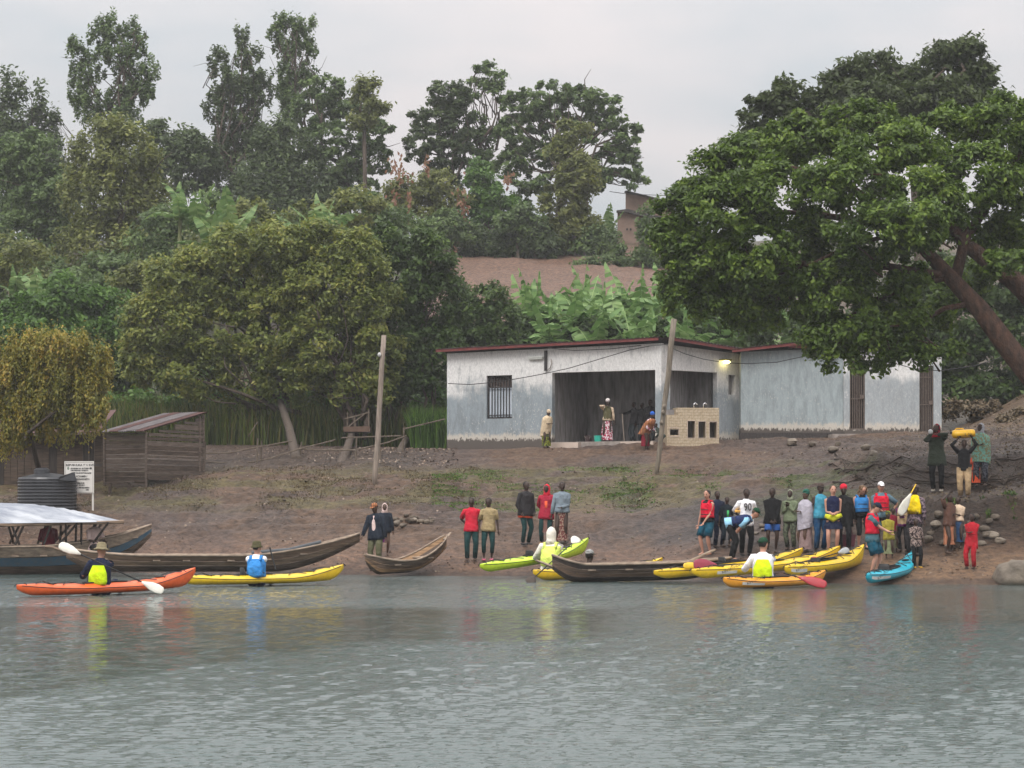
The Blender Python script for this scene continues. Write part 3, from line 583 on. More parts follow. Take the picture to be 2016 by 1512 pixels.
# ---- poles
wood_pale = m_basic('weathered_pole', (.33, .27, .22), (.17, .14, .115), scale=5, stretch=(3, 3, .4), rough=.9, bump=.01)
def pole(pb, pt, Y, r0, r1, label, m_, knots=()):
    X, Yg, Z = ground_at(*pb); t = thing('wooden_pole', (X, Yg, Z), label, 'pole'); top = P(*pt, Yg); b = np.array([X, Yg, Z-.4]); k = 6; r = np.random.RandomState(int(pb[0]))
    pts = [b+(top-b)*i/k+np.array([r.normal()*.02, 0, 0])*(0 < i < k) for i in range(k+1)]
    MB().loft(pts, list(np.linspace(r0, r1, k+1)), n=9).done('post', m_, t, smooth=True)
    for (x, y) in knots: MB().ell(P(x, y, Yg-.1), (.06, .06, .07)).done('insulator' if y < 720 else 'knot', m_basic('insulator', (.6, .6, .58), rough=.3) if y < 720 else m_, t)
    return pts
pole((736, 950), (756, 660), 0, .095, .08, 'bare pale wooden pole leaning right, standing alone on the grassy slope', wood_pale, [(747, 698)])
pole((1289, 932), (1327, 628), 0, .075, .095, 'leaning crooked pole in front of the building porch', m_basic('crooked_pole', (.25, .21, .165), (.13, .11, .085), scale=5, stretch=(3, 3, .5), rough=.9, bump=.02), [(1308, 800), (1305, 812), (1302, 832)])
# ---- cables
def cable(pts, label, r=.014, m_=None):
    p = [P(*q) for q in pts]; o = []
    for a_, b_, s in zip(p[:-1], p[1:], [q[3] if len(q) > 3 else .0 for q in [(*x,) for x in pts[:-1]]]):
        for i in range(6): t = i/6; o.append(a_+(b_-a_)*t)
    o.append(p[-1]); ob = MB().loft(o, r, n=4).done('cable', m_ or wz, None, loc=o[0]); tag(ob, label, 'cable')
cable([(882, 755, 89.7), (925, 757, 89.4), (958, 754, 88.9), (1010, 747, 88.5), (1060, 738, 88), (1120, 725, 87.4), (1180, 707, 86.8), (1240, 689, 86.2), (1280, 681, 85.8), (1322, 677, 80.6)], 'thin dark cable climbing across the left wall to the leaning pole')
cable([(1080, 685, 87.5), (1130, 690, 87.2), (1200, 687, 86.6), (1262, 680, 85.9)], 'short dark cable sagging just beneath the red fascia')
cable([(1324, 686, 80.6), (1350, 697, 83), (1385, 707, 85.5), (1415, 712, 87)], 'dark cable from the leaning pole down to the lit lamp')
cable([(1430, 714, 87.5), (1470, 716, 87.6), (1530, 713, 87.6), (1590, 700, 87.4), (1680, 690, 87), (1750, 712, 87), (1800, 726, 87), (1850, 730, 86.5), (1920, 720, 82), (1990, 697, 76), (2030, 684, 70)], 'long thin cable running over the blue block towards the reddish tree trunk')
cable([(1200, 377, 148), (1235, 382, 148), (1340, 386, 148)], 'faint far cable above the ruined mud house', r=.02)
# ---- rail fence of thin poles
fe = thing('rail_fence', ground_at(560, 900), 'sagging fence of thin poles between the tree trunks beside the shack', 'fence')
ry = m_basic('fence_pole', (.15, .12, .09), (.08, .06, .045), scale=6, rough=.9)
def rail(pts, r=.026): MB().loft([P(*q) for q in pts], r, n=5).done('rail', ry, fe)
rail([(401, 893, 84.3), (450, 892, 84.6), (510, 880, 84.8), (575, 868, 85.2)]); rail([(401, 909, 83.6), (440, 911, 83.8), (495, 910, 84), (530, 903, 84.3), (590, 884, 84.8), (660, 866, 85.4)]); rail([(585, 884, 84.8), (630, 886, 85), (700, 886, 85.2), (760, 872, 85.4), (800, 858, 85.8)])
rail([(672, 862, 86), (730, 860, 86.3), (790, 858, 86.6)]); rail([(793, 845, 86.8), (830, 836, 87.2), (876, 825, 88)]); rail([(488, 860, 84.6), (508, 830, 84.7)], .02)
for (x, yb, yt) in [(506, 913, 862), (513, 905, 868), (402, 925, 870), (590, 900, 870), (700, 905, 862), (792, 890, 840), (750, 905, 868), (875, 880, 822)]:
    g = ground_at(x, yb); MB().loft([(g[0], g[1], g[2]-.2), P(x+rnd.uniform(-4, 4), yt, g[1])], .03, n=5).done('post', ry, fe)
# small lean-to of sticks seen between the trunks
ls = thing('stick_shelter', P(705, 855, 91), 'little open shelter of sticks and dry leaves seen between two trunks', 'shelter')
for a_, b_ in [((678, 825), (728, 812)), ((680, 845), (722, 812)), ((684, 850), (684, 812)), ((726, 852), (726, 806)), ((700, 850), (698, 818))]: MB().loft([P(*a_, 91), P(*b_, 91)], .03, n=5).done('stick', ry, ls)
MB().hexa([P(676, 850, 90.8), P(728, 850, 90.8), P(728, 850, 90.8)+[0, 1, 0], P(676, 850, 90.8)+[0, 1, 0], P(676, 840, 90.8), P(728, 839, 90.8), P(728, 839, 90.8)+[0, 1, 0], P(676, 840, 90.8)+[0, 1, 0]]).done('base_board', m_basic('orange_board', (.13, .08, .055), (.08, .05, .035)), ls)
# ---- sign
sg = thing('notice_board', (*ground_at(183, 1006)[:2], ground_at(183, 1006)[2]), 'white notice board with rows of black writing on a pale post', 'sign')
Ys = ground_at(183, 1006)[1]; sgm = m_basic('sign_white', (.66, .64, .60), (.58, .55, .51), scale=3, rough=.6); ink = m_basic('sign_ink', (.05, .05, .05), rough=.8)
a_ = P(127, 971, Ys); b_ = P(185, 908, Ys); MB().box(((a_[0]+b_[0])/2, Ys, (a_[2]+b_[2])/2), (b_[0]-a_[0], .03, b_[2]-a_[2])).done('board', sgm, sg)
p = P(182.5, 1012, Ys); MB().box((p[0], Ys+.035, (p[2]-.2+b_[2])/2), (.055, .04, b_[2]-p[2]+.2)).done('post', sgm, sg); p = P(130, 1012, Ys); MB().box((p[0], Ys+.035, (p[2]-.2+b_[2])/2), (.05, .04, b_[2]-p[2]+.15)).done('post', plinth_m, sg)
fr = MB()
for x0, y0, x1, y1 in [(129, 910, 183, 910.6), (129, 969, 183, 969.6), (129, 910, 129.6, 969), (182.6, 910, 183, 969)]: q0, q1 = P(x0, y1, Ys), P(x1, y0, Ys); fr.box(((q0[0]+q1[0])/2, Ys-.018, (q0[2]+q1[2])/2), (q1[0]-q0[0], .006, q1[2]-q0[2]))
fr.done('border', conc, sg)
def text(s, px, py, Y, h, mat_, root, align='LEFT', name='lettering', rot=0, ext=.002, off=.02, bold=0, wscale=1):
    cu = bpy.data.curves.new(name, 'FONT'); cu.body = s; cu.size = h*Y/FP*1.35; cu.align_x = align; cu.extrude = ext; cu.resolution_u = 1; cu.offset = bold
    o = bpy.data.objects.new(name, cu); bpy.context.scene.collection.objects.link(o); dg = bpy.context.evaluated_depsgraph_get(); me = bpy.data.meshes.new_from_object(o.evaluated_get(dg)); bpy.data.objects.remove(o)
    me.materials.clear(); me.materials.append(mat_); o = bpy.data.objects.new(name, me); col.objects.link(o); q = P(px, py, Y)-np.array([0, off, 0])
    o.parent = root; o.location = tuple(q-np.array(root['_o'])); o.rotation_euler = (R(90), rot, 0); o.scale = (wscale, 1, 1); return o
for s, x, y, h, ws in [("REPUBULIKA Y' U RWANDA", 130, 917.5, 4.3, .98), ('AKARERE KA RUTSIRO', 139, 923.5, 2.9, .95), ('UMURENGE  KIGEYO', 139, 927.5, 2.9, .95), ('UBUYOBOZI BW\'AKAGARI', 140, 932.5, 2.9, .85), ('ICYAMBU', 150, 939.5, 3.8, 1), ('NKORA/KIGEYO', 148, 945, 3.6, .8), ('SERVICE', 152, 952.5, 2.9, 1), ('1. ISUKU', 152, 956.5, 2.9, 1), ('2. UMUTEKANO', 152, 961.5, 2.9, .7), ('OPEN', 168, 961.5, 2.9, .8), ('24H', 169, 965.5, 2.9, .9)]:
    text(s, x, y, Ys, h, ink, sg, wscale=ws, bold=.002)
em = MB().ell(P(134.5, 922, Ys)-[0, .018, 0], (.035, .004, .05)).done('emblem', m_basic('emblem_green', (.2, .25, .2)), sg); MB().box(P(179, 922, Ys)-[0, .02, 0], (.06, .006, .06)).done('emblem', ink, sg)
# ---- black water tank
tk_m = m_basic('tank_black', (.035, .037, .042), (.022, .023, .027), scale=3, rough=.38, spec=.6)
Yt = 75.2; cT = P(93, 1010, Yt); rT = 57*Yt/FP; tk = thing('water_tank', (cT[0], Yt, float(zt(cT[0], Yt))), 'big black ribbed plastic water tank on the left shore', 'water tank')
z0 = float(zt(cT[0], Yt))-.1; z1 = zrow(944, Yt); pts = []; rad = []; n_ = 44
for i in range(n_+1): pts.append((cT[0], Yt, z0+(z1-z0)*i/n_)); rad.append(rT*(1+(.018 if i % 4 < 2 else -.01)))
MB().loft(pts, rad, n=36).done('tank_body', tk_m, tk, smooth=False)
MB().loft([(cT[0], Yt, z1), (cT[0], Yt, z1+.06), (cT[0], Yt, z1+.17), (cT[0], Yt, z1+.2)], [rT*1.0, rT*.97, rT*.45, rT*.1], n=36).done('shoulder', tk_m, tk)
MB().loft([(cT[0]-.15, Yt-.1, z1+.1), (cT[0]-.15, Yt-.1, z1+.3), (cT[0]-.15, Yt-.1, z1+.36)], [.25, .25, .16], n=20).done('lid', tk_m, tk)
MB().hexa([P(115, 945, Yt-.8), P(151, 948, Yt-.5), P(151, 948, Yt), P(115, 945, Yt), P(118, 938, Yt-.8), P(147, 929, Yt-.5), P(147, 929, Yt), P(118, 938, Yt)]).done('lid_flap', tk_m, tk)
# ---- stones
stone = m_basic('stone', (.15, .12, .09), (.06, .048, .038), scale=3, rough=.85, bump=.03, bscale=8); stone_w = m_basic('boulder_stone', (.24, .20, .155), (.09, .075, .06), scale=1.6, rough=.7, bump=.04, bscale=7)
def rock(c, r3, seed, m_, parent=None, name='stone', nu=10, nv=7, **k):
    rr = np.random.RandomState(seed); mb = MB(); mb.ell((0, 0, 0), (1, 1, 1), nu=nu, nv=nv); v = np.concatenate(mb.v)
    ph = rr.rand(6, 3)*6; w_ = rr.normal(size=(6, 3))*1.6; s = 1+sum((.13 if nu > 10 else .09)*np.sin(v @ w_[i]+ph[i, 0]) for i in range(6)); v = np.sign(v)*np.abs(v)**.85*s[:, None]*(1+(.22*(np.abs(vnoise(v[:, 0]*2+seed, v[:, 2]*2+v[:, 1], 1.6, 3)-.5)[:, None]*2-.35) if nu > 10 else 0)); v = (v*np.array(r3)) @ rotz(rr.rand()*3).T
    return mk(name, v+np.array(c), mb.f, m_, parent, smooth=parent is None or nu > 10, **k)
bo = ground_at(1996, 1150); b1 = rock((bo[0]+.25, bo[1]+.2, .30), (.55, .6, .34), 5, stone_w, name='boulder', nu=22, nv=14, loc=(bo[0], bo[1], 0)); tag(b1, 'large pale wet boulder at the water edge in the bottom right of the shore', 'boulder')
def pile(name, label, spots, Yf=None, sz=(5, 12), seed=0, cat='stone pile'):
    r = random.Random(seed); g0 = ground_at(*spots[0]); t = thing(name, g0, label, cat)
    for i, (x, y) in enumerate(spots):
        X, Yg, Z = ground_at(x, y); s = r.uniform(*sz)*Yg/FP; rock((X, Yg, Z+s*.35), (s*1.25, s, s*.7), seed*50+i, stone if r.random() < .7 else stone_w, t)
    return t
r = random.Random(3)
pile('stone_pile', 'heap of pale stones and rubble on the beach beyond the second canoe', [(765+i*7+r.uniform(-4, 4), 1030-abs(4-i % 8)+r.uniform(-3, 5)) for i in range(13)]+[(790, 1024), (800, 1020), (812, 1021), (822, 1022), (780, 1034), (792, 1038), (850, 1028)], sz=(3.5, 7), seed=1)
pile('stone_bank', 'tumbled stones of the low bank behind the children on the right', [(1822+i*9+r.uniform(-4, 4), 1068-(i % 4)*17+r.uniform(-5, 5)) for i in range(17)]+[(1940, 1048), (1955, 1062), (1910, 1055)], sz=(6, 11), seed=2)
pile('scattered_stones', 'few loose pale stones lying on the left slope above the beach', [(522, 980), (560, 987), (568, 995), (1245, 1060), (915, 1055), (1340, 1055), (602, 948), (525, 988), (845, 1030)], sz=(2, 3.5), seed=4)
pile('scattered_stones', 'loose flat stones lying behind the standing group near the number ninety shirt', [(1498, 1035), (1502, 1045), (1490, 1052), (1505, 1060), (1496, 1068), (1500, 1040), (1380, 1060)], sz=(3, 5), seed=5)
pile('stone_bench', 'broken stone kerb along the foot of the building terrace on the right', [(1560, 876), (1600, 878), (1650, 877), (1640, 890), (1705, 885), (1720, 896)], sz=(6, 12), seed=6)
# ---- exposed roots on the right bank
rt = thing('tree_roots', (*ground_at(1750, 935)[:2], ground_at(1750, 935)[2]), 'tangle of exposed tree roots creeping over the dark bank on the right', 'roots')
rtm = m_basic('root_bark', (.085, .062, .048), (.04, .03, .024), scale=6, rough=.9); r = np.random.RandomState(12)
for i in range(40):
    x = r.uniform(1650, 2010); y = r.uniform(905, 962); L_ = r.uniform(40, 150); pts = []; slope = r.uniform(-.35, .35)
    if i % 3 == 0: L_ = r.uniform(14, 34); slope = r.uniform(-1.5, 1.5)
    for j in range(7):
        xx = x+L_*(j/6-.5); yy = y+slope*L_*(j/6-.5)+r.normal()*3; xx = min(max(xx, 1500), 2030)
        if not 895 < yy < 972: yy = min(max(yy, 895), 970)
        X, Yg, Z = ground_at(xx, yy); pts.append((X, Yg-.02, Z+.0))
    ra = r.uniform(.015, .045); MB().loft(pts, list(np.linspace(ra, ra*.4, 7)), n=5).done('root', rtm, rt, smooth=True)
# ================================================================ VEGETATION
def leaf_mesh(C, size, nrm, up, r, asp=.5, fold=.25):
    """little folded leaves: four corners, two triangles each"""
    n = len(C)
    nrm = nrm/(np.linalg.norm(nrm, axis=1)[:, None]+1e-9)
    d = up-nrm*np.sum(up*nrm, 1)[:, None]; d /= np.linalg.norm(d, axis=1)[:, None]+1e-9
    s = np.cross(d, nrm); sz = size[:, None]
    v = np.stack([C-d*sz*.5, C+s*sz*asp*.5+nrm*sz*fold*.3, C+d*sz*.5, C-s*sz*asp*.5+nrm*sz*fold*.3], 1).reshape(-1, 3)
    b = (np.arange(n)*4)[:, None]
    f = np.stack([np.concatenate([b, b+1, b+2], 1), np.concatenate([b, b+2, b+3], 1)], 1).reshape(-1, 3)
    return v, f
def crown_cloud(lobes, Y, n, size, tuft, seed, depth=.8, droop=.3, shell=.55, spiky=0, dens=1., flat=.75):
    """lobes in photo pixels -> leaf centres gathered in tufts on the skin of each lobe"""
    r = np.random.RandomState(seed); A = []; T = []
    wts = np.array([l[2]*l[3] for l in lobes], float); wts /= wts.sum()
    for l, wt in zip(lobes, wts):
        Yl = Y+(l[4] if len(l) > 4 else r.uniform(-.6, .6)*l[2]*Y/FP*.6); c = P(l[0], l[1], Yl); rx = l[2]*Yl/FP; rz = l[3]*Yl/FP; ry = depth*(rx+rz)*.5 if rz < rx*2 else rx
        area = rx*rz*3.14+ry*rz*1.5; nt = max(5, int(area/(tuft*tuft)*1.25*dens)); nl = int(n*wt)
        u = r.normal(size=(nt, 3)); u[:, 1] -= .35; u[:, 2] += .15; u /= np.linalg.norm(u, axis=1)[:, None]
        rad = shell+(1.02-shell)*r.rand(nt)**.45; rad *= .86+.3*vnoise(u[:, 0]*2+seed, u[:, 2]*2, 1.3, 2)
        tc_ = c+u*np.array([rx, ry, rz])*rad[:, None]
        tr = tuft*r.uniform(.55, 1.25, nt); tt = r.rand(nt)*.75+.25*vnoise(tc_[:, 0], tc_[:, 2], .55, 2)
        k = r.randint(0, nt, nl); g = r.normal(size=(nl, 3)); g *= (r.rand(nl)**.45*np.where(r.rand(nl) < .2, 1.4, 1)/np.linalg.norm(g, axis=1))[:, None]
        g[:, 2] *= flat if not spiky else 1.0+spiky
        p = tc_[k]+g*tr[k][:, None]
        outw = p-(c-np.array([0, 0, rz*.35])); outw /= np.linalg.norm(outw, axis=1)[:, None]
        nrm = outw*.5+r.normal(size=(nl, 3))*.55+np.array([0, -.15, .55])
        A.append(np.concatenate([p, nrm, (tt[k]*.5+r.rand(nl)*.5)[:, None]], 1)); T.append(np.concatenate([tc_, np.full((nt, 1), 1.)], 1))
    A = np.concatenate(A); nl = len(A); s = size*r.uniform(.65, 1.3, nl)
    up = r.normal(size=(nl, 3)); up[:, 2] -= droop*2.5
    v, f = leaf_mesh(A[:, :3], s, A[:, 3:6], up, r)
    return v, f, np.repeat(A[:, 6], 2), np.concatenate(T)
def limb(mb, a, b, ra, rb, r, wob=.08, k=6, n=6, sag=0):
    a = np.array(a, float); b = np.array(b, float); L_ = np.linalg.norm(b-a); t = np.linspace(0, 1, k)
    off = np.cumsum(r.normal(size=(k, 3))*wob*L_/k, 0); off -= np.outer(t, off[-1])
    p = a+np.outer(t, b-a)+off; p[:, 2] += sag*L_*np.sin(t*math.pi)
    mb.loft(p, list(ra+(rb-ra)*t), n=n); return p
bark = m_basic('bark', (.11, .085, .065), (.05, .038, .03), scale=7, stretch=(3, 3, .7), bump=.03, rough=.9)
bark_pale = m_basic('bark_pale', (.22, .18, .14), (.10, .08, .06), scale=7, stretch=(3, 3, .7), bump=.03, rough=.9)
bark_mid = m_basic('bark_mid', (.15, .115, .09), (.05, .038, .03), scale=6, stretch=(4, 4, .6), bump=.04, rough=.9)
bark_red = m_basic('bark_red', (.095, .050, .034), (.03, .018, .013), scale=4, stretch=(2, 2, .8), bump=.06, rough=.9)
LF = dict(
 far=m_leaf('leaf_far', [(.028, .055, .022), (.070, .125, .048), (.15, .24, .09)]),
 fardark=m_leaf('leaf_far_dark', [(.022, .040, .020), (.050, .085, .038), (.11, .17, .07)]),
 farol=m_leaf('leaf_far_olive', [(.045, .065, .02), (.10, .135, .04), (.20, .24, .075)]),
 olive=m_leaf('leaf_olive', [(.035, .056, .014), (.082, .122, .032), (.155, .205, .048), (.24, .25, .07)]),
 green=m_leaf('leaf_green', [(.022, .055, .012), (.055, .13, .026), (.12, .24, .05)]),
 deep=m_leaf('leaf_deep', [(.016, .036, .010), (.038, .078, .020), (.09, .16, .035)]),
 yel=m_leaf('leaf_yellow', [(.055, .078, .016), (.135, .155, .034), (.25, .24, .05), (.31, .21, .055)]),
 fig=m_leaf('leaf_fig', [(.014, .034, .006), (.040, .080, .013), (.090, .165, .026), (.17, .26, .042)]),  # lightest stops put top-lit highlights into the colour of random leaves
 figd=m_leaf('leaf_fig_dark', [(.016, .030, .010), (.036, .060, .018), (.07, .11, .035)]),
 banana=m_leaf('leaf_banana', [(.035, .095, .022), (.11, .21, .05), (.28, .40, .15)], trans=.35),
 reed=m_leaf('leaf_reed', [(.025, .042, .012), (.05, .085, .02), (.10, .145, .032), (.13, .11, .055)]),
 brown=m_leaf('leaf_brown', [(.05, .035, .02), (.10, .07, .035), (.17, .125, .065)], trans=.1),
 red=m_leaf('leaf_red', [(.20, .09, .055), (.28, .14, .08), (.24, .16, .09)]))
def tree(name, lobes, Y, n, size, tuft, leaf, label, cat='tree', trunk=None, seed=1, bk=None, tr=.2, limbs=True, forkh=0, group=None, base=None, twigs=0, **k):
    """a tree: trunk with limbs reaching into every lobe, and a crown of leaf tufts"""
    r = np.random.RandomState(seed)
    bx, Yb = (trunk or lobes[0][0]), Y
    if base is not None: X, Yb, Z = ground_at(bx, base)
    else: X = (bx-CX)*Y/FP; Z = float(zt(X, Y))
    root = thing(name, (X, Yb, Z), label, cat, group)
    v, f, t, T = crown_cloud(lobes, Y, n, size, tuft, seed, **k)
    mb = MB(); b = np.array([X, Yb, Z-.15])
    cen = [P(l[0], l[1], Y) for l in lobes]; low = min(c[2]-l[3]*Y/FP*.6 for c, l in zip(cen, lobes))
    fork = np.array([X+(np.mean([c[0] for c in cen])-X)*.25, Y, max(Z+.8, low+.2*(np.mean([c[2] for c in cen])-low))])
    if forkh: fork = np.array([X+(np.mean([c[0] for c in cen])-X)*forkh*.5, Y, Z+forkh*(low-Z)+.3])
    mb.loft([b, b+(fork-b)*.08, b+(fork-b)*.5+r.normal(size=3)*.06, fork], [tr*1.5, tr*1.1, tr*.92, tr*.8], n=8)
    if limbs:
        for c, l in zip(cen, lobes):
            p = limb(mb, fork, c+np.array([0, 0, l[3]*Y/FP*.3]), tr*.55, tr*.12, r, wob=.5, k=6, n=5)
            for j in range(3+twigs):
                e = c+r.normal(size=3)*np.array([l[2], (l[2]+l[3])*.4, l[3]])*Y/FP*.55; limb(mb, p[2+j % 3], e, tr*.2, tr*.05, r, wob=.4, k=4, n=4)
    mb.done('trunk', bk or bark, root, smooth=True)
    mk('crown', v, f, LF[leaf], root, tint=t)
    return root
# ---- trees on the skyline behind the hill top, far left to right
G1 = 'slender trees on the left skyline'
for i, (x, top, wd) in enumerate([(12, 145, 26), (45, 160, 20), (80, 172, 20), (108, 205, 22)]):
    lb = [(x, top+22, wd*.35, 26), (x-3, top+75, wd*.7, 45), (x+4, top+150, wd*.95, 60), (x-4, top+235, wd*1.1, 60)]
    tree('slender_tree', lb, 158, 4200, .34, .55, 'fardark', ['dark slender tree at the very left edge of the skyline', 'dark slender tree with a pointed tip, second from the left edge of the skyline',
        'thin dark spire of a tree, third from the left edge of the skyline', 'short dark slender tree just left of the tall lacy skyline tree'][i], seed=20+i, tr=.13, spiky=.6, dens=.5, group=G1)
tree('lacy_tree', [(155, 95, 28, 25), (165, 150, 30, 40), (150, 190, 20, 30), (215, 65, 45, 36), (262, 75, 28, 35), (230, 120, 48, 38), (285, 135, 32, 28), (285, 175, 30, 18), (250, 190, 42, 40), (180, 210, 35, 40), (245, 235, 35, 40)],
     156, 14000, .27, .22, 'far', 'tall lacy tree with sky showing through, highest on the left of the skyline', trunk=215, seed=31, tr=.2, dens=.3, shell=.1, spiky=1.0, twigs=3)
tree('cypress_like_tree', [(220, 265, 42, 40), (190, 310, 60, 60), (250, 320, 60, 60), (215, 400, 95, 80), (280, 410, 60, 80), (210, 500, 110, 80), (310, 520, 60, 70)], 128, 30000, .27, .55, 'farol',
     'broad dull olive tree rising above the thicket on the left hillside', trunk=225, seed=32, tr=.3, spiky=.3)
tree('leafy_tree', [(80, 310, 60, 45), (50, 380, 75, 70), (110, 400, 70, 70), (60, 480, 90, 70), (20, 330, 50, 60)], 132, 20000, .29, .6, 'far', 'green leafy tree filling the left edge of the hillside', trunk=90, seed=33, tr=.25)
tree('round_tree', [(330, 280, 55, 40), (375, 300, 45, 40), (345, 335, 80, 50), (400, 330, 35, 40)], 152, 13000, .33, .6, 'fardark', 'low round dark tree on the skyline between the two tall groups', trunk=345, seed=34)
tree('lacy_tree', [(475, 75, 16, 22), (490, 115, 26, 26), (430, 130, 22, 35), (465, 165, 45, 35), (512, 175, 26, 45), (432, 215, 32, 40), (475, 240, 48, 50), (440, 300, 34, 50), (505, 290, 46, 55), (470, 370, 55, 50)], 154, 20000, .27, .22, 'fardark',
     'tall ragged dark tree, the darker left half of the tallest pair', trunk=485, seed=35, tr=.17, dens=.34, shell=.1, spiky=1.1, twigs=3)
tree('lacy_tree', [(560, 45, 28, 18), (598, 60, 26, 30), (545, 70, 18, 20), (575, 100, 38, 28), (612, 95, 18, 18), (600, 150, 28, 28), (560, 160, 26, 40), (575, 220, 34, 45), (550, 290, 30, 40)], 156, 10000, .26, .21, 'far',
     'tallest thin tree with bare stem and a light feathery top near the centre left', trunk=565, seed=36, tr=.16, dens=.3, shell=.1, spiky=1.0, twigs=3)
tree('conifer_like_tree', [(555, 300, 55, 55), (530, 370, 75, 60), (600, 380, 75, 60), (560, 420, 85, 45)], 148, 20000, .3, .55, 'fardark', 'dark dense tree mass beneath the tallest pair of trees', trunk=560, seed=37, spiky=.4)
tree('broad_tree', [(640, 175, 48, 28), (690, 215, 50, 35), (620, 225, 50, 45), (740, 262, 42, 26), (665, 280, 75, 40), (640, 340, 75, 45), (730, 320, 45, 45), (690, 370, 60, 40)], 150, 22000, .29, .3, 'far',
     'broad dark tree with a flat reaching bough, right of the tallest pair', trunk=680, seed=38, tr=.24, dens=.5, shell=.3)
tree('leafy_tree', [(720, 180, 26, 25), (735, 215, 28, 25), (712, 240, 26, 22)], 146, 2600, .3, .45, 'farol', 'light yellowish treetop poking up behind the broad dark tree', trunk=715, seed=39, tr=.14, shell=.3)
tree('round_tree', [(870, 190, 34, 30), (905, 195, 26, 35), (860, 235, 36, 35), (900, 250, 36, 40), (835, 290, 45, 38), (885, 300, 45, 40), (815, 235, 12, 22), (870, 350, 40, 35)], 152, 15000, .28, .27, 'fardark',
     'dark bushy skyline tree with a small side sprig, left of the tiered tree', trunk=892, seed=40, tr=.18, dens=.5, shell=.3)
tree('tiered_tree', [(955, 132, 20, 10), (975, 150, 20, 7), (938, 160, 20, 7), (985, 168, 16, 7), (930, 192, 26, 8), (985, 195, 20, 8), (957, 175, 22, 12), (935, 235, 24, 12), (985, 245, 22, 12), (955, 270, 35, 18), (950, 320, 35, 25)], 153, 5200, .3, .4, 'far',
     'thin tiered tree with a bare straight stem and feathery flat boughs', trunk=957, seed=41, dens=.6, tr=.17, shell=.1, limbs=True)
tree('spreading_tree', [(1035, 205, 48, 32), (1095, 185, 50, 24), (1150, 190, 48, 26), (1195, 225, 40, 35), (1232, 265, 28, 32), (1240, 320, 26, 26), (1020, 260, 40, 40), (1080, 235, 50, 30), (1160, 255, 40, 28), (1215, 300, 40, 26), (1245, 355, 28, 20), (1195, 350, 40, 18),
      (1015, 320, 38, 38), (1050, 370, 45, 35), (1075, 300, 30, 28), (1160, 330, 35, 25)], 150, 26000, .30, .3, 'far', 'large round spreading tree with sky gaps, on the ridge left of the ruined wall', trunk=1095, seed=42, tr=.26, dens=.42, shell=.3, bk=bark, twigs=2)
tree('leafy_tree', [(1130, 262, 28, 22), (1125, 300, 38, 32), (1140, 350, 45, 40), (1110, 400, 45, 40), (1135, 450, 42, 35)], 143, 14000, .29, .5, 'farol', 'lighter green narrow tree standing in front of the large round tree', trunk=1131, base=None, seed=43, tr=.14, bk=bark_pale)
tree('leafy_tree', [(945, 350, 30, 35), (960, 400, 40, 40), (930, 440, 40, 40), (990, 430, 40, 45)], 146, 9000, .3, .5, 'green', 'bright green bushy tree at the foot of the tiered tree', trunk=960, seed=44, tr=.12, bk=bark_pale)
# thicket along the top of the ploughed field, stems showing
for i, (x, y, rx, ry, lf) in enumerate([(790, 400, 45, 55, 'farol'), (860, 385, 55, 50, 'farol'), (880, 455, 55, 40, 'far'), (940, 485, 45, 32, 'fardark'), (1000, 490, 45, 32, 'fardark'), (1055, 480, 45, 40, 'fardark'), (1100, 480, 40, 38, 'far'), (1175, 470, 40, 38, 'far'), (1020, 440, 50, 40, 'far')]):
    tree('thicket_tree', [(x, y-ry*.3, rx*.75, ry*.6), (x-rx*.3, y+ry*.3, rx*.7, ry*.6), (x+rx*.35, y+ry*.2, rx*.65, ry*.6)], 144-(i % 3), 5200, .27, .5, lf,
         ['tall olive shrub with red dead leaves beneath the sky gap', 'olive tangled tree with hanging orange leaves left of the field', 'green tree over the left end of the ploughed field', 'dark shrub tree with pale thin stem at the top left of the field',
          'dark shrub tree at the top edge of the field, left of centre', 'dark shrub tree at the top edge of the field below the round tree', 'bushy tree with pale stem beside the light narrow tree', 'loose green tree between the round tree and the ruined wall', 'mid green tree in the thicket below the round tree'][i],
         seed=60+i, tr=.09, bk=bark_pale, group='thicket trees along the top of the field')
r_ = np.random.RandomState(8); V = []; NN = []
for (x, y, w_, h_) in [(785, 345, 22, 35), (840, 330, 6, 20), (778, 400, 4, 35), (806, 395, 5, 30), (912, 405, 12, 38), (895, 470, 5, 30), (1000, 355, 10, 12)]:
    k = 60 if w_ > 10 else 30; V.append(np.stack([P(x+r_.normal()*w_*.5, y+r_.normal()*h_*.5, 141+r_.rand()) for _ in range(k)]))
V = np.concatenate(V); v, f = leaf_mesh(V, np.full(len(V), .32), r_.normal(size=V.shape)+[0, -1, 0], r_.normal(size=V.shape)*.4+[0, 0, -1], r_)
tag(mk('dead_creeper_leaves', v, f, LF['red'], tint=np.repeat(r_.rand(len(V)), 2), loc=V[0]), 'rust red dead creeper leaves hanging in the hillside thicket', 'creeper', kind='stuff')
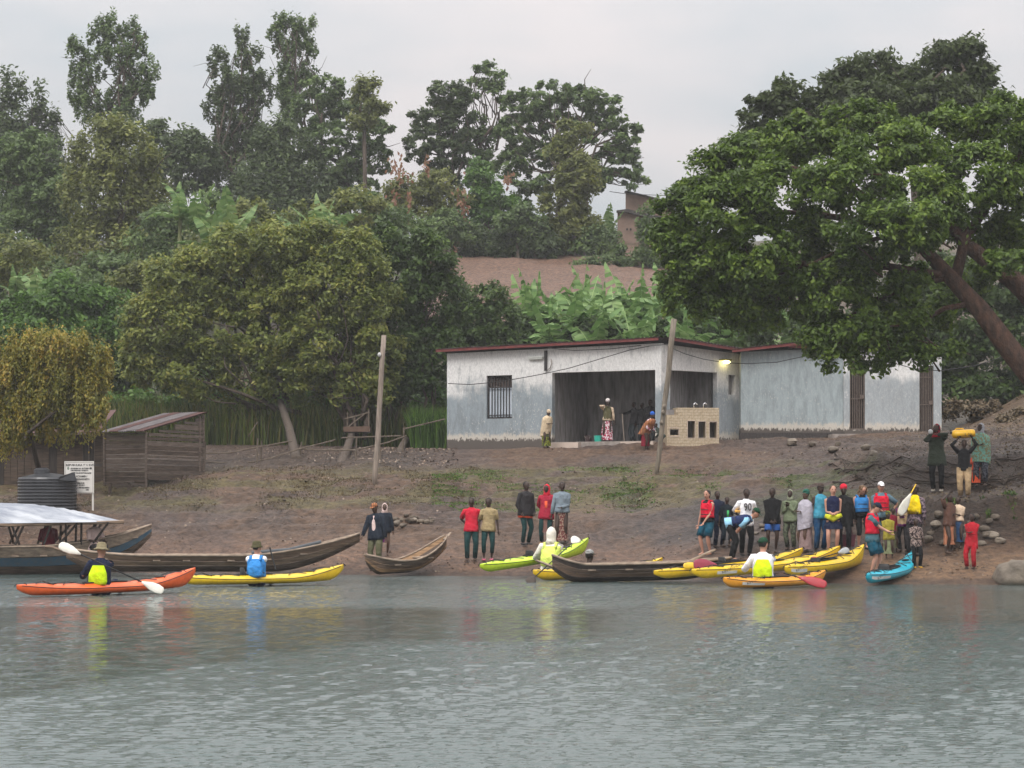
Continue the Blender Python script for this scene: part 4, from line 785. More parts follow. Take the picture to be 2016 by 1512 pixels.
# ---- hillside undergrowth (one mass nobody could count)
def mass(name, lobes, Y, n, size, tuft, leaf, label, cat, seed, **k):
    v, f, t, T = crown_cloud(lobes, Y, n, size, tuft, seed, **k)
    return tag(mk(name, v, f, LF[leaf], loc=tuple(P(lobes[0][0], lobes[0][1]+lobes[0][3], Y)), tint=t), label, cat, kind='stuff')
mass('hillside_undergrowth', [(60, 560, 120, 50), (160, 590, 120, 50), (250, 570, 110, 70), (330, 470, 70, 60), (380, 540, 90, 60), (470, 470, 60, 45), (540, 480, 90, 45), (640, 470, 80, 50), (730, 440, 70, 50), (790, 480, 70, 45), (420, 420, 50, 35), (480, 540, 120, 50), (650, 520, 120, 50)],
     118, 52000, .27, .6, 'far', 'dense mixed undergrowth covering the hillside behind the shore trees', 'undergrowth', 70)
mass('hillside_undergrowth', [(30, 520, 60, 50), (490, 440, 50, 45), (700, 410, 50, 35), (300, 560, 80, 40), (420, 480, 40, 40), (620, 440, 50, 40)], 112, 12000, .25, .5, 'farol', 'olive scrub scattered over the hillside behind the shore trees', 'undergrowth', 71)
mass('field_edge_scrub', [(1160, 525, 32, 16), (1200, 520, 30, 14), (1240, 505, 45, 22), (1290, 520, 40, 18), (1180, 545, 16, 10), (1290, 470, 30, 30), (1270, 430, 14, 26)], 138, 7500, .24, .45, 'far', 'low green scrub at the foot of the ruined wall', 'scrub', 72)
mass('ridge_scrub', [(x, 470+8*math.sin(x), 60, 26) for x in range(-60, 1240, 95)], 172, 15000, .4, .7, 'fardark', 'dark scrub line along the top of the ridge', 'scrub', 73)
mass('dark_understorey', [(60, 730, 150, 100), (190, 740, 70, 80), (300, 740, 120, 50), (430, 760, 110, 35), (560, 770, 100, 30), (700, 765, 100, 35), (830, 760, 90, 50), (930, 690, 90, 50), (240, 800, 60, 50)], 103, 26000, .26, .6, 'deep', 'dark green understorey filling the gap beneath the shore trees', 'undergrowth', 74)
mass('dark_thicket', [(1880, 700, 60, 60), (1960, 720, 70, 70), (1900, 640, 90, 50), (2010, 640, 60, 60), (1950, 780, 70, 40), (1870, 770, 45, 45), (1800, 650, 60, 40), (2060, 740, 60, 80), (1700, 650, 60, 40), (1600, 650, 60, 40), (1500, 640, 60, 35), (1960, 560, 90, 60), (1850, 560, 90, 50), (2060, 560, 80, 80)], 99, 46000, .26, .55, 'deep', 'dark green thicket behind the right end of the white building', 'undergrowth', 75)
mass('fallen_leaf_bank', [(1890, 815, 40, 22), (1950, 815, 45, 24), (2010, 812, 40, 24), (2060, 810, 40, 26), (1985, 838, 45, 14, -9), (2035, 825, 50, 22, -8)], 93, 15000, .16, .35, 'brown', 'bank of dead brown leaves and dry stems right of the white building', 'leaf litter', 76, depth=.4)
# ---- trees along the shore terrace
tree('bright_tree', [(130, 595, 80, 48), (60, 625, 70, 45), (195, 615, 60, 40), (110, 660, 100, 50), (225, 660, 50, 50), (30, 690, 60, 50), (180, 700, 70, 50)], 101, 30000, .25, .5, 'green', 'bright green bushy tree above the yellow tree on the left', trunk=140, seed=81, tr=.22)
tree('shore_tree', [(440, 500, 80, 50), (370, 560, 90, 65), (470, 570, 90, 70), (330, 640, 90, 65), (430, 660, 100, 70), (540, 650, 80, 80), (290, 705, 60, 50), (380, 735, 90, 45), (500, 745, 85, 45), (560, 560, 60, 60)], 93, 62000, .19, .42, 'olive',
     'broad brownish olive tree whose dark trunk leans over the rail fence', trunk=585, base=903, seed=82, tr=.17, bk=bark, forkh=.75)
tree('shore_tree', [(560, 480, 60, 40), (640, 490, 75, 50), (700, 520, 60, 60), (620, 580, 80, 70), (720, 610, 60, 70), (640, 680, 85, 70), (730, 700, 60, 60), (600, 750, 60, 40), (690, 765, 80, 40)], 92, 56000, .19, .42, 'olive',
     'broad olive tree with a pale double trunk left of the bare pole', trunk=668, base=916, seed=83, tr=.17, bk=bark_mid, forkh=.42)
tree('shore_tree', [(790, 480, 55, 38), (850, 510, 45, 40), (790, 560, 70, 60), (860, 590, 60, 65), (780, 660, 70, 70), (850, 690, 60, 65), (800, 755, 60, 40), (740, 740, 40, 40)], 94, 44000, .2, .42, 'deep',
     'dark green tree with forked leaning trunks beside the white building', trunk=782, base=893, seed=84, tr=.14, bk=bark_mid, forkh=.22)
tree('shrub_tree', [(950, 590, 45, 30), (985, 630, 35, 40), (930, 640, 40, 45), (960, 665, 55, 25)], 99, 9500, .2, .4, 'deep', 'dark bushy tree above the left end of the building roof', trunk=950, seed=85, tr=.12)
tree('weeping_tree', [(110, 700, 80, 34), (55, 700, 60, 34), (165, 725, 50, 45), (30, 760, 60, 60), (110, 760, 80, 50), (175, 790, 38, 55), (60, 820, 65, 50), (130, 825, 60, 40), (195, 730, 25, 30), (15, 830, 45, 50)], 76.5, 60000, .12, .19, 'yel',
     'drooping yellow green tree over the water tank on the left', trunk=88, base=955, seed=86, tr=.1, bk=bark, droop=1.5, spiky=1.7, dens=.55, shell=.4)
# ---- big fig tree on the right, limbs entering from beyond the frame
tree('dark_tree', [(1500, 218, 50, 24), (1560, 200, 60, 38), (1600, 262, 90, 42), (1680, 165, 60, 40), (1720, 130, 44, 30), (1700, 212, 110, 50), (1780, 178, 75, 46), (1850, 125, 66, 38), (1895, 102, 44, 26), (1912, 165, 52, 46), (1840, 210, 110, 50), (1520, 262, 60, 26), (1445, 305, 50, 18), (1550, 295, 80, 34), (1640, 230, 80, 40),
      (1960, 215, 50, 30), (2010, 240, 60, 40), (1490, 290, 50, 30)], 100, 60000, .25, .42, 'figd', 'darker tree rising behind the big spreading tree on the right', trunk=1830, seed=90, tr=.24, shell=.35, dens=1.1)
fl = [(1400, 345, 60, 40, 0), (1350, 410, 55, 55, 0), (1325, 470, 48, 45, 0), (1480, 320, 80, 50, 0), (1580, 275, 90, 45, 1), (1700, 250, 90, 45, 1), (1760, 300, 100, 50, -1), (1870, 260, 90, 50, 1), (1980, 250, 80, 60, 0), (2080, 300, 90, 90, 1), (1430, 420, 80, 60, -1),
      (1540, 380, 100, 65, -1), (1660, 360, 100, 60, -1.5), (1400, 510, 75, 60, -.5), (1500, 500, 85, 70, -1), (1600, 480, 80, 60, 1), (1800, 400, 110, 60, -2), (1920, 350, 100, 60, -1), (2030, 400, 90, 80, 0), (1710, 460, 90, 55, -2), (1800, 440, 80, 45, -3), (1900, 450, 90, 40, 0),
      (1460, 590, 70, 45, 0), (1560, 580, 80, 60, 0), (1650, 560, 90, 65, -1), (1750, 545, 80, 55, -1), (1630, 655, 55, 38, -1), (1700, 640, 85, 45, -1), (1640, 690, 50, 34, -1), (1720, 690, 55, 34, -1), (1780, 640, 60, 40, -1), (1800, 690, 45, 18, -1), (1390, 590, 40, 30, 0), (1340, 530, 40, 34, 0), (1980, 480, 60, 40, 3), (1490, 622, 50, 25, 0), (1690, 722, 16, 14, -1), (1625, 722, 12, 12, -1), (1340, 580, 40, 40, 0), (1420, 608, 60, 34, 1), (1360, 500, 60, 50, 0), (1600, 560, 80, 60, 1), (1900, 540, 60, 35, 2.5), (1850, 610, 50, 35, 2.5), (1990, 520, 50, 30, -2), (1450, 540, 80, 50, 1), (1800, 705, 55, 20, -1), (1850, 690, 36, 20, -1)]
FX, FY_ = (2075-CX)*64/FP, 64.
root = thing('fig_tree', (FX, FY_, float(zt(FX, FY_))), 'huge spreading tree with reddish leaning limbs overhanging the right of the building', 'tree')
v, f, t, T = crown_cloud(fl, 66, 175000, .165, .30, 91, depth=.7, shell=.5, dens=.78)
mk('crown', v, f, LF['fig'], root, tint=t)
mb = MB(); r = np.random.RandomState(92); Zb_ = float(zt(FX, FY_))
def pl(pts): return [P(a, b, c) for a, b, c in pts]
mb.loft([np.array([FX+1.2, 64.5, Zb_-.3]), np.array([FX+1.0, 64.5, Zb_+1.5])]+pl([(2050, 760, 64.6), (1990, 690, 64.6), (1930, 610, 64.8), (1870, 545, 65), (1800, 470, 65.5), (1720, 400, 66), (1640, 340, 66)]), [.65, .48, .36, .30, .26, .21, .15, .10, .05], n=12)
mb.loft([np.array([FX+1.4, 64.5, Zb_+.3])]+pl([(2120, 700, 64.8), (2070, 620, 65), (2000, 555, 65), (1900, 480, 65.5), (1840, 400, 66), (1790, 320, 66)]), [.6, .5, .38, .28, .19, .12, .06], n=12)
mb.loft(pl([(1880, 555, 65), (1900, 470, 65.5), (1960, 380, 66), (2010, 300, 66)]), [.16, .14, .10, .05], n=8)
for a, b, c, ra in [((1870, 545, 65), (1620, 520, 65.5), (1400, 500, 66), .13), ((1800, 470, 65.5), (1600, 420, 66), (1400, 400, 66), .12), ((1870, 545, 65), (1700, 600, 65), (1600, 680, 65), .10), ((1900, 600, 64.8), (1820, 630, 65), (1740, 690, 65), .09), ((1640, 520, 65.5), (1560, 560, 66), (1480, 620, 66), .07), ((1720, 400, 66), (1560, 330, 66), (1450, 310, 66), .09), ((1800, 470, 65.5), (1680, 480, 65), (1520, 545, 65.5), .09)]:
    mb.loft(pl([a, ((a[0]+b[0])/2, (a[1]+b[1])/2-8, a[2]), b, ((c[0]+b[0])/2, (c[1]+b[1])/2+6, b[2]), c]), [ra, ra*.85, ra*.7, ra*.5, ra*.25], n=6)
k = T[r.choice(len(T), 160, replace=False)]
for p in k: limb(mb, p[:3], p[:3]+np.array([r.uniform(.1, .6), r.uniform(-.1, .3), -r.uniform(0, .5)]), .012, .03, r, n=4, k=3)
mb.done('trunk', bark_red, root, smooth=True)
# ---- bananas behind the building: a stem and big torn leaves
def banana_leaf_mesh(kind):
    r = np.random.RandomState(kind); K = 16; L_ = 2.3; v = []; f = []; ti = []
    t = np.linspace(0, 1, K+1); curve = [.95, .5, 1.25, .15][kind % 4]
    ang = math.pi*.5-.25-curve*t*1.5; cx_ = np.concatenate([[0], np.cumsum(np.cos(ang[:-1]))])*L_/K; cz = np.concatenate([[0], np.cumsum(np.sin(ang[:-1]))])*L_/K
    wd = .42*np.sin(np.clip(t*1.02, 0, 1)**.65*math.pi)**.7+.01
    for sgn in (-1, 1):
        for i in range(K):
            if i and r.rand() < .12: continue
            g = .0 if r.rand() < .5 else r.uniform(.1, .4)*L_/K/1
            b = len(v); dr = r.uniform(.1, .55)
            for j, tt in ((i, 0), (i+1, 1)):
                v.append((cx_[j], 0, cz[j]))
            for j, ww in ((i+1, wd[i+1]), (i, wd[i])):
                sh = -g if j == i+1 else g*.3
                v.append((cx_[j]+sh+.06, sgn*ww, cz[j]-ww*dr+.10*ww))
            f.append((b, b+1, b+2, b+3) if sgn > 0 else (b+3, b+2, b+1, b)); ti.append(r.uniform(.2, 1))
    b = len(v)   # midrib
    for i in range(K+1):
        q = .03*(1-t[i])+.004; v += [(cx_[i], -q, cz[i]+.012), (cx_[i], q, cz[i]+.012), (cx_[i], 0, cz[i]-q*1.3)]
    for i in range(K):
        for a_, c_ in ((0, 1), (1, 2), (2, 0)): f.append((b+3*i+a_, b+3*i+c_, b+3*i+3+c_, b+3*i+3+a_)); ti.append(1)
    me = bpy.data.meshes.new('banana_leaf'); me.from_pydata(v, [], f); me.materials.append(LF['banana'])
    a = me.attributes.new('tint', 'FLOAT', 'FACE'); a.data.foreach_set('value', np.array(ti, dtype=np.float32)); me.update(); return me
BL = [banana_leaf_mesh(i) for i in range(8)]; BLF = [m.copy() for m in BL]
for m in BLF: m.materials.clear(); m.materials.append(m_leaf('leaf_banana_hill', [(.04, .10, .035), (.09, .18, .065), (.19, .29, .13)], trans=.35))
mst = m_basic('banana_stem', (.16, .2, .07), (.10, .09, .05), scale=5, stretch=(1, 1, .3))
BN = [(1030, 595, 106, 'nearest the dark shrub at the roof end'), (1062, 585, 107, 'with an upright pale new leaf'), (1110, 590, 109, 'with dark drooping leaves at the left of the grove'), (1150, 575, 108, 'tall, above the middle of the left roof'), (1190, 590, 106, 'with broad arching leaves over the roof'), (1226, 572, 108, 'tallest, with a glossy upright leaf'),
      (1268, 590, 107, 'with flat side leaves behind the leaning pole'), (1300, 560, 110, 'topped by a pale horizontal leaf'), (1335, 580, 106, 'just right of the leaning pole'), (1375, 610, 107, 'with low bright leaves under the big tree'), (1410, 625, 105, 'lowest and brightest above the roof valley'), (1085, 625, 104, 'low at the left, leaves brushing the roof'),
      (1165, 640, 103, 'low in the middle, leaves brushing the roof'), (1250, 640, 103, 'low, in front of the tallest banana'), (1130, 610, 105, 'with torn fringed leaves'), (1350, 640, 103, 'low, between the pole and the lit lamp'),
      (1450, 640, 105, 'half hidden under the big tree, above the lit lamp'), (1560, 640, 106, 'glimpsed through the big tree'), (1790, 650, 104, 'glimpsed through the big tree near the right door'), (1400, 590, 109, 'tall one behind the low bright one at the roof valley'), (1450, 600, 108, 'tall one half covered by the big tree'), (1210, 610, 105, 'short broad one in the middle of the grove')]
BN2 = [(355, 380, 109, 'highest on the left hillside'), (395, 405, 109, 'with arching pale leaves on the left hillside'), (425, 450, 108, 'lower, with long bent leaves on the left hillside'), (590, 452, 108, 'with one bright yellow leaf above the olive trees'), (640, 415, 110, 'small, among the hillside scrub'), (450, 420, 110, 'small, right of the arching hillside bananas'), (30, 540, 108, 'low on the far left hillside'), (75, 550, 107, 'low hillside one beside the far left banana'), (1195, 430, 146, 'left of the ruined wall'), (1170, 455, 144, 'short one below the round tree')]
def banana(px, py, Y, lab, n, seed, sc_, where, group):
    r = random.Random(seed); c = P(px, py, Y); X, Yb = c[0], Y; g = float(zt(X, Y)); crownz = c[2]-1.15*sc_
    root = thing('banana_plant', (X, Y, g-.1), ('banana plant '+lab)[:110], 'banana plant', group); far_ = 'hillside' in group
    H = max(.5, crownz-g)
    MB().loft([(X, Y, g-.1), (X+r.uniform(-.1, .1), Y, g+H*.5), (X, Y, g+H)], [.15, .13, .08], n=8).done('stem', mst, root, smooth=True)
    for i in range(n):
        o = bpy.data.objects.new('leaf', (BLF if far_ else BL)[r.randrange(8)]); col.objects.link(o); o.parent = root
        a = i*2.4+r.uniform(-.3, .3); til = r.uniform(-.15, .5) if i > 1 else -.35
        o.location = (0, 0, H); o.scale = [sc_*r.uniform(.75, 1.15)]*3
        o.rotation_euler = (r.uniform(-.25, .25), til+(.35 if i > 6 else 0), a)
for i, b in enumerate(BN): banana(*b, n=12, seed=100+i, sc_=1.18, where='', group='banana plants behind the building')
for i, b in enumerate(BN2): banana(*b, n=7, seed=200+i, sc_=1.0 if i < 6 else .75, where='', group='banana plants on the hillside')
mass('banana_undergrowth', [(1010, 640, 60, 30), (1090, 655, 80, 28), (1200, 655, 90, 28), (1300, 660, 80, 25), (1400, 660, 70, 30), (1470, 650, 50, 30)], 105, 16000, .28, .6, 'deep', 'dark green growth under the banana plants behind the roof', 'undergrowth', 77)
mass('terrace_shrubs', [(250, 800, 50, 28), (330, 790, 55, 25), (420, 800, 60, 30), (520, 790, 40, 30), (600, 800, 60, 26), (700, 790, 50, 22), (760, 800, 50, 26), (850, 790, 40, 24)], 96, 13000, .22, .5, 'green', 'fresh green shrubs among the grass beneath the shore trees', 'shrubs', 78)
mass('terrace_shrubs_dry', [(260, 850, 50, 24), (440, 845, 70, 24), (560, 850, 60, 24), (640, 850, 50, 20), (740, 860, 60, 20), (850, 850, 40, 22)], 95, 9000, .2, .45, 'brown', 'dry brown shrub stems behind the rail fence', 'shrubs', 79)  # lower shrubs in the dry brown stem colour
# ---- reeds, grasses
def blades(name, pts, h, w_, leaf, label, cat, seed, lean=.35):
    r = np.random.RandomState(seed); n = len(pts); hh = h*r.uniform(.5, 1.15, n); a = r.rand(n)*6.28; d = np.stack([np.cos(a), np.sin(a), np.zeros(n)], 1)
    s = np.stack([-np.sin(a+1.57*r.rand(n)), np.cos(a+1.57*r.rand(n)), np.zeros(n)], 1)*(w_*.5); z = np.array([0, 0, 1.]); l = (lean*r.rand(n))[:, None]
    p1 = pts+z*(hh*.55)[:, None]+d*l*hh[:, None]*.3; p2 = pts+z*hh[:, None]*(1-.25*l)+d*l*hh[:, None]*1.1
    v = np.stack([pts-s, pts+s, p1-s*.9, p1+s*.9, p2], 1).reshape(-1, 3); b = (np.arange(n)*5)[:, None]
    f = np.stack([np.concatenate([b, b+1, b+3], 1), np.concatenate([b, b+3, b+2], 1), np.concatenate([b+2, b+3, b+4], 1)], 1).reshape(-1, 3)
    return tag(mk(name, v, f, LF[leaf], tint=np.repeat(r.rand(n), 3), loc=pts[0]), label, cat, kind='stuff')
def scatter(n, xr, yr, seed, mask=None):
    r = np.random.RandomState(seed); px = r.uniform(*xr, n); Y = r.uniform(*yr, n); X = (px-CX)*Y/FP
    if mask: k = mask(X, Y, r); X, Y = X[k], Y[k]
    return np.stack([X, Y, zt(X, Y)-.02], 1)
blades('elephant_grass', scatter(9000, (215, 885), (92.5, 98), 5), 1.75, .05, 'reed', 'tall green elephant grass behind the rail fence and tree trunks', 'tall grass', 6)
blades('elephant_grass', scatter(1800, (810, 884), (91, 93), 7), 1.6, .05, 'green', 'fresh bright grass against the left wall of the building', 'tall grass', 8)
def gm(X, Y, r):
    z = zbase(X, Y); n = vnoise(X+40, Y*.4, .8, 4); return (z > 1.7) & (z < 3.2) & (n > .44+.25*r.rand(len(X))) & (X < 11)
blades('turf', scatter(110000, (-30, 1560), (72, 84), 9, gm), .07, .03, 'brown', 'short dry olive turf on the slope below the building', 'grass', 10, lean=1.2)
def gm2(X, Y, r):
    z = zbase(X, Y); n = vnoise(X+40, Y*.4, .8, 4); return (z > 1.7) & (z < 3.0) & (n > .40+.3*r.rand(len(X))) & (vnoise(X*.5, Y*2.5, .8, 2) > .45) & (X > -4) & (X < 9)
blades('moss_patches', scatter(130000, (850, 1560), (72, 82), 11, gm2), .06, .03, 'green', 'green mossy grass patches on the middle of the slope', 'grass', 12, lean=1.4)
blades('bank_weeds', scatter(1300, (1860, 2000), (64.2, 65.4), 13, lambda X, Y, r: vnoise(X, Y, 1.7, 2) > .5), .13, .05, 'deep', 'small green weeds along the low stone bank on the right', 'weeds', 14, lean=1)

# ---- loose litter: dead leaves, clods and chips lying on the soil
def litter(name, n, xr, yr, size, leaf, label, seed, mask=None):
    p = scatter(n, xr, yr, seed, mask); r = np.random.RandomState(seed); n = len(p); p[:, 2] += .025
    v, f = leaf_mesh(p, size*r.uniform(.4, 1.6, n)**1.3, r.normal(size=(n, 3))*.45+[0, -.35, 1], r.normal(size=(n, 3)), r, asp=.7, fold=.8)
    return tag(mk(name, v, f, LF[leaf], tint=np.repeat(r.rand(n)**1.6, 2), loc=p[0]), label, 'litter', kind='stuff')
m_leaf('leaf_clod', [(.06, .04, .03), (.10, .066, .046), (.15, .105, .072), (.30, .23, .17)], trans=0); LF['clod'] = MATS['leaf_clod']
cm_ = lambda X, Y, r: (zbase(X, Y) > .1) & (vnoise(X, Y*.6, .6, 3) > .35+.3*r.rand(len(X)))
litter('ground_litter', 20000, (-40, 2060), (60, 88), .06, 'clod', 'small clods, chips and dead leaves strewn over the earth slope', 31, cm_)
litter('terrace_litter', 2600, (200, 900), (82, 92), .07, 'clod', 'pale litter and dry leaves under the shore trees', 32)
litter('bank_litter', 6000, (1500, 2060), (64.5, 86), .065, 'brown', 'dark leaf litter on the shaded right bank', 33)
# ================================================================ BOATS
class NF:
    """frame along the line from a to b: x along, y across (away from the camera), z up"""
    def __init__(s, a, b):
        s.a = np.array(a, float); s.b = np.array(b, float); d = s.b-s.a; s.L = np.linalg.norm(d); s.x = d/s.L
        s.y = np.cross([0, 0, 1.], s.x); s.y /= np.linalg.norm(s.y)
        if s.y[1] < 0: s.y = -s.y
        s.z = np.cross(s.x, s.y)
        if s.z[2] < 0: s.z = -s.z
    def __call__(s, t, y=0, z=0): return s.a+s.x*(s.L*t)+s.y*y+s.z*z
def plastic(name, c): return m_basic(name, c, tuple(x*.74 for x in c), scale=9, rough=.36, spec=.5, contrast=.25, bump=.003, bscale=14)
K_OR = plastic('orange_plastic', (.78, .12, .02)); K_YE = plastic('yellow_plastic', (.80, .52, .01)); K_LI = plastic('lime_plastic', (.52, .72, .02)); K_TQ = plastic('turquoise_plastic', (.02, .42, .55)); K_AM = plastic('amber_plastic', (.80, .33, .02))
deckline = m_basic('deck_line', (.03, .03, .03), rough=.6); sticker = m_basic('white_sticker', (.7, .68, .64), rough=.5); inkd = m_basic('dark_print', (.06, .05, .05), rough=.6)
def kayak(a, b, mat_, label, beam=.62, h=.26, up=(.22, .22), ck=(.40, .60), text_=None, side=-1, seat=True, hatch=True, group='sit-in kayaks', roll=0, name='kayak', bulk=1):
    f = NF(a, b); root = thing(name, f(.5), label, 'kayak', group); N = 44; v = []; ring = []
    t = np.linspace(0, 1, N+1); w_ = beam/2*np.clip(np.sin(t*math.pi), 0, 1)**.80+.012
    e0 = np.clip(1-t/.38, 0, 1)**1.8; e1 = np.clip(1-(1-t)/.38, 0, 1)**1.8
    sheer = h*.78+e0*up[0]+e1*up[1]; tip = np.clip(1-np.minimum(t, 1-t)/.09, 0, 1)**1.6; keel = (e0*up[0]+e1*up[1])*.30; keel = keel+(sheer-.07-keel)*tip*.85; M_ = []
    def Q(i, y, z):
        yy, zz = y*math.cos(roll)-z*math.sin(roll), y*math.sin(roll)+z*math.cos(roll); return f(t[i], yy, zz)
    for i in range(N+1):
        W, k, s = w_[i], keel[i], sheer[i]; crown_ = .085*(1-.5*abs(2*t[i]-1))*bulk*min(1, W/.15)
        ck_in = ck[0] < t[i] < ck[1]; q = (t[i]-ck[0])/(ck[1]-ck[0]); cw = W*.62*math.sin(math.pi*min(max(q, 0), 1))**.35 if ck_in else W*.35
        prof = [(0, k), (W*.55, k+.012), (W*.88, k+(s-k)*.35), (W, k+(s-k)*.78), (W*.94, s), (W*.80, s+crown_*.35)]
        if ck_in: prof += [(cw+.012, s+crown_*.8), (cw, s+crown_*.8+.01), (cw*.96, k+.05), (0, k+.045)]
        else: prof += [(W*.62, s+crown_*.62), (W*.45, s+crown_*.85), (W*.22, s+crown_), (0, s+crown_)]
        P_ = prof+[(-y, z) for y, z in prof[-2:0:-1]]; n = len(P_); v += [Q(i, y, z) for y, z in P_]; M_.append(ck_in)
    F = []; mi = []
    for i in range(N):
        for j in range(n):
            F.append((i*n+j, (i+1)*n+j, (i+1)*n+(j+1) % n, i*n+(j+1) % n)); mi.append(1 if (M_[i] or M_[i+1]) and j in (7, 8, 9, 10) else 0)
    F += [tuple(range(n)), tuple(N*n+j for j in range(n))[::-1]]; mi += [0, 0]
    mk('hull', v, F, None, root, mats=[mat_, black], mi=mi, smooth=True)
    # coaming, seat, hatch, deck lines, toggles
    for s_ in (-1, 1): MB().loft([Q(i, s_*(w_[i]*.985+.004), sheer[i]-.012) for i in range(1, N)], [(.008, .006)]*(N-1), n=4, right=(0, 0, 1)).done('seam', deckline if s_ < 0 else mat_, root)
    k0, k1 = int(ck[0]*N)+1, int(ck[1]*N); cm = []
    idx_ = [i for i in range(N+1) if ck[0] < t[i] < ck[1]]
    pt = lambda i, s: Q(i, s*(w_[i]*.62*math.sin(math.pi*min(max((t[i]-ck[0])/(ck[1]-ck[0]), .02), .98))**.35), sheer[i]+.085*bulk*(1-.5*abs(2*t[i]-1))*.8+.025)
    loop = [pt(i, 1) for i in idx_]+[pt(i, -1) for i in idx_[::-1]]; loop.append(loop[0]); MB().loft(loop, .017, n=5).done('coaming', black, root, smooth=True)
    if seat:
        ts = ck[0]+(ck[1]-ck[0])*.28; i = int(ts*N); c = Q(i, 0, .26); MB().loft([c-f.x*.06+f.z*-.12, c-f.x*.02, c-f.x*.05+f.z*.14], [(.17, .03), (.18, .035), (.13, .02)], right=f.y, n=8).done('seat', black, root, smooth=True)
    for tt in ((.2, .8) if hatch else ()):
        i = int(tt*N); zz = sheer[i]+.085*bulk*(1-.5*abs(2*t[i]-1)); c = Q(i, 0, zz+.005); M3 = np.stack([f.x, f.y, f.z], 1); MB().ell(c, (.16, .1, .02), nu=12, M=M3).done('hatch', black, root, smooth=True)
    for (ta, tb) in ((.10, .2), (.24, .36), (.64, .76), (.8, .92)):
        i, j = int(ta*N), int(tb*N)
        for s0, s1 in ((1, -1), (-1, 1)):
            za, zb_ = sheer[i]+.07*bulk*(1-.5*abs(2*t[i]-1)), sheer[j]+.07*bulk*(1-.5*abs(2*t[j]-1)); MB().loft([Q(i, s0*w_[i]*.7, za), Q((i+j)//2, 0, (sheer[(i+j)//2]+.1*bulk)), Q(j, s1*w_[j]*.7, zb_)], .010, n=4).done('deck_line', deckline, root)
    for tt in (.06, .94):
        i = int(tt*N); MB().loft([Q(i, -w_[i]*.8, sheer[i]+.02), Q(i, 0, sheer[i]+.06), Q(i, w_[i]*.8, sheer[i]+.02)], .012, n=5).done('grab_handle', black, root)
    for i, sg_ in ((0, -1), (N, 1)): c = Q(i, 0, sheer[i]+.02); MB().loft([c, c+f.x*sg_*.06-f.z*.05], .014, n=5).done('toggle', black, root)
    if text_:
        tt0, tt1, s_ = text_; i, j = int(tt0*N), int(tt1*N); i3 = np.arange(i, j+1); V = []
        for q in i3:
            k, s, W = keel[q], sheer[q], w_[q]
            for fr_, zz in ((.40, k+(s-k)*.40), (.74, k+(s-k)*.74)): V.append(Q(q, -(W*(.88+.12*(fr_-.35)/.43)+.008), zz))
        Fq = [(2*a_, 2*a_+2, 2*a_+3, 2*a_+1) for a_ in range(len(i3)-1)]; st = mk('sticker', V, Fq, sticker, root); st['_o'] = root['_o']
        m_ = (i+j)//2; k, s = keel[m_], sheer[m_]; c = Q(i+1, -(w_[m_]*.95+.014), k+(s-k)*.48); cu = bpy.data.curves.new('lettering', 'FONT'); cu.body = s_; cu.size = .095; cu.extrude = .001; cu.resolution_u = 1
        o = bpy.data.objects.new('lettering', cu); col.objects.link(o); dg = bpy.context.evaluated_depsgraph_get(); me = bpy.data.meshes.new_from_object(o.evaluated_get(dg)); bpy.data.objects.remove(o); me.materials.clear(); me.materials.append(inkd)
        o = bpy.data.objects.new('lettering', me); col.objects.link(o); o.parent = st; sx = f.x if f.x[0] > 0 else -f.x; o.matrix_local = Matrix.Translation(Vector(c-np.array(root['_o'])-f.y*.01)) @ Matrix([[sx[0], 0, 0], [sx[1], 1, 0], [sx[2], 0, 1]]).to_4x4() @ Matrix.Rotation(R(90), 4, 'X')
    return f
def paddle(p0, p1, label, c0, c1, shaft=None, r=.016, bl=.46, bw=.17, nrm=(0, -1, .2)):
    """double bladed paddle between the two blade tips"""
    f = NF(p0, p1); root = thing('paddle', f(.5), label, 'paddle'); bt = bl/f.L
    MB().loft([f(bt*.7), f(1-bt*.7)], r, n=7).done('shaft', shaft or black, root, smooth=True)
    nn = np.array(nrm, float); nn /= np.linalg.norm(nn)
    for e, c in ((0, c0), (1, c1)):
        if c is None: continue
        s = 1 if e == 0 else -1; q0 = f(e); pts = [q0+f.x*s*bl*k for k in (0.01, .08, .3, .6, .85, 1.05)]; side = np.cross(f.x, nn); side /= np.linalg.norm(side)
        MB().loft(pts, [(bw*.18, .006), (bw*.40, .012), (bw*.52, .016), (bw*.46, .018), (bw*.25, .018), (.02, .018)], right=side, n=10).done('blade', c, root, smooth=True)
    return root
bl_w = m_basic('blade_white', (.72, .70, .62), (.6, .58, .5), rough=.4, spec=.5); bl_y = plastic('blade_yellow', (.85, .55, .03)); bl_r = plastic('blade_red', (.38, .02, .03)); bl_lr = plastic('blade_crimson', (.30, .03, .06)); bl_g = m_basic('blade_grey', (.4, .42, .42), rough=.4)
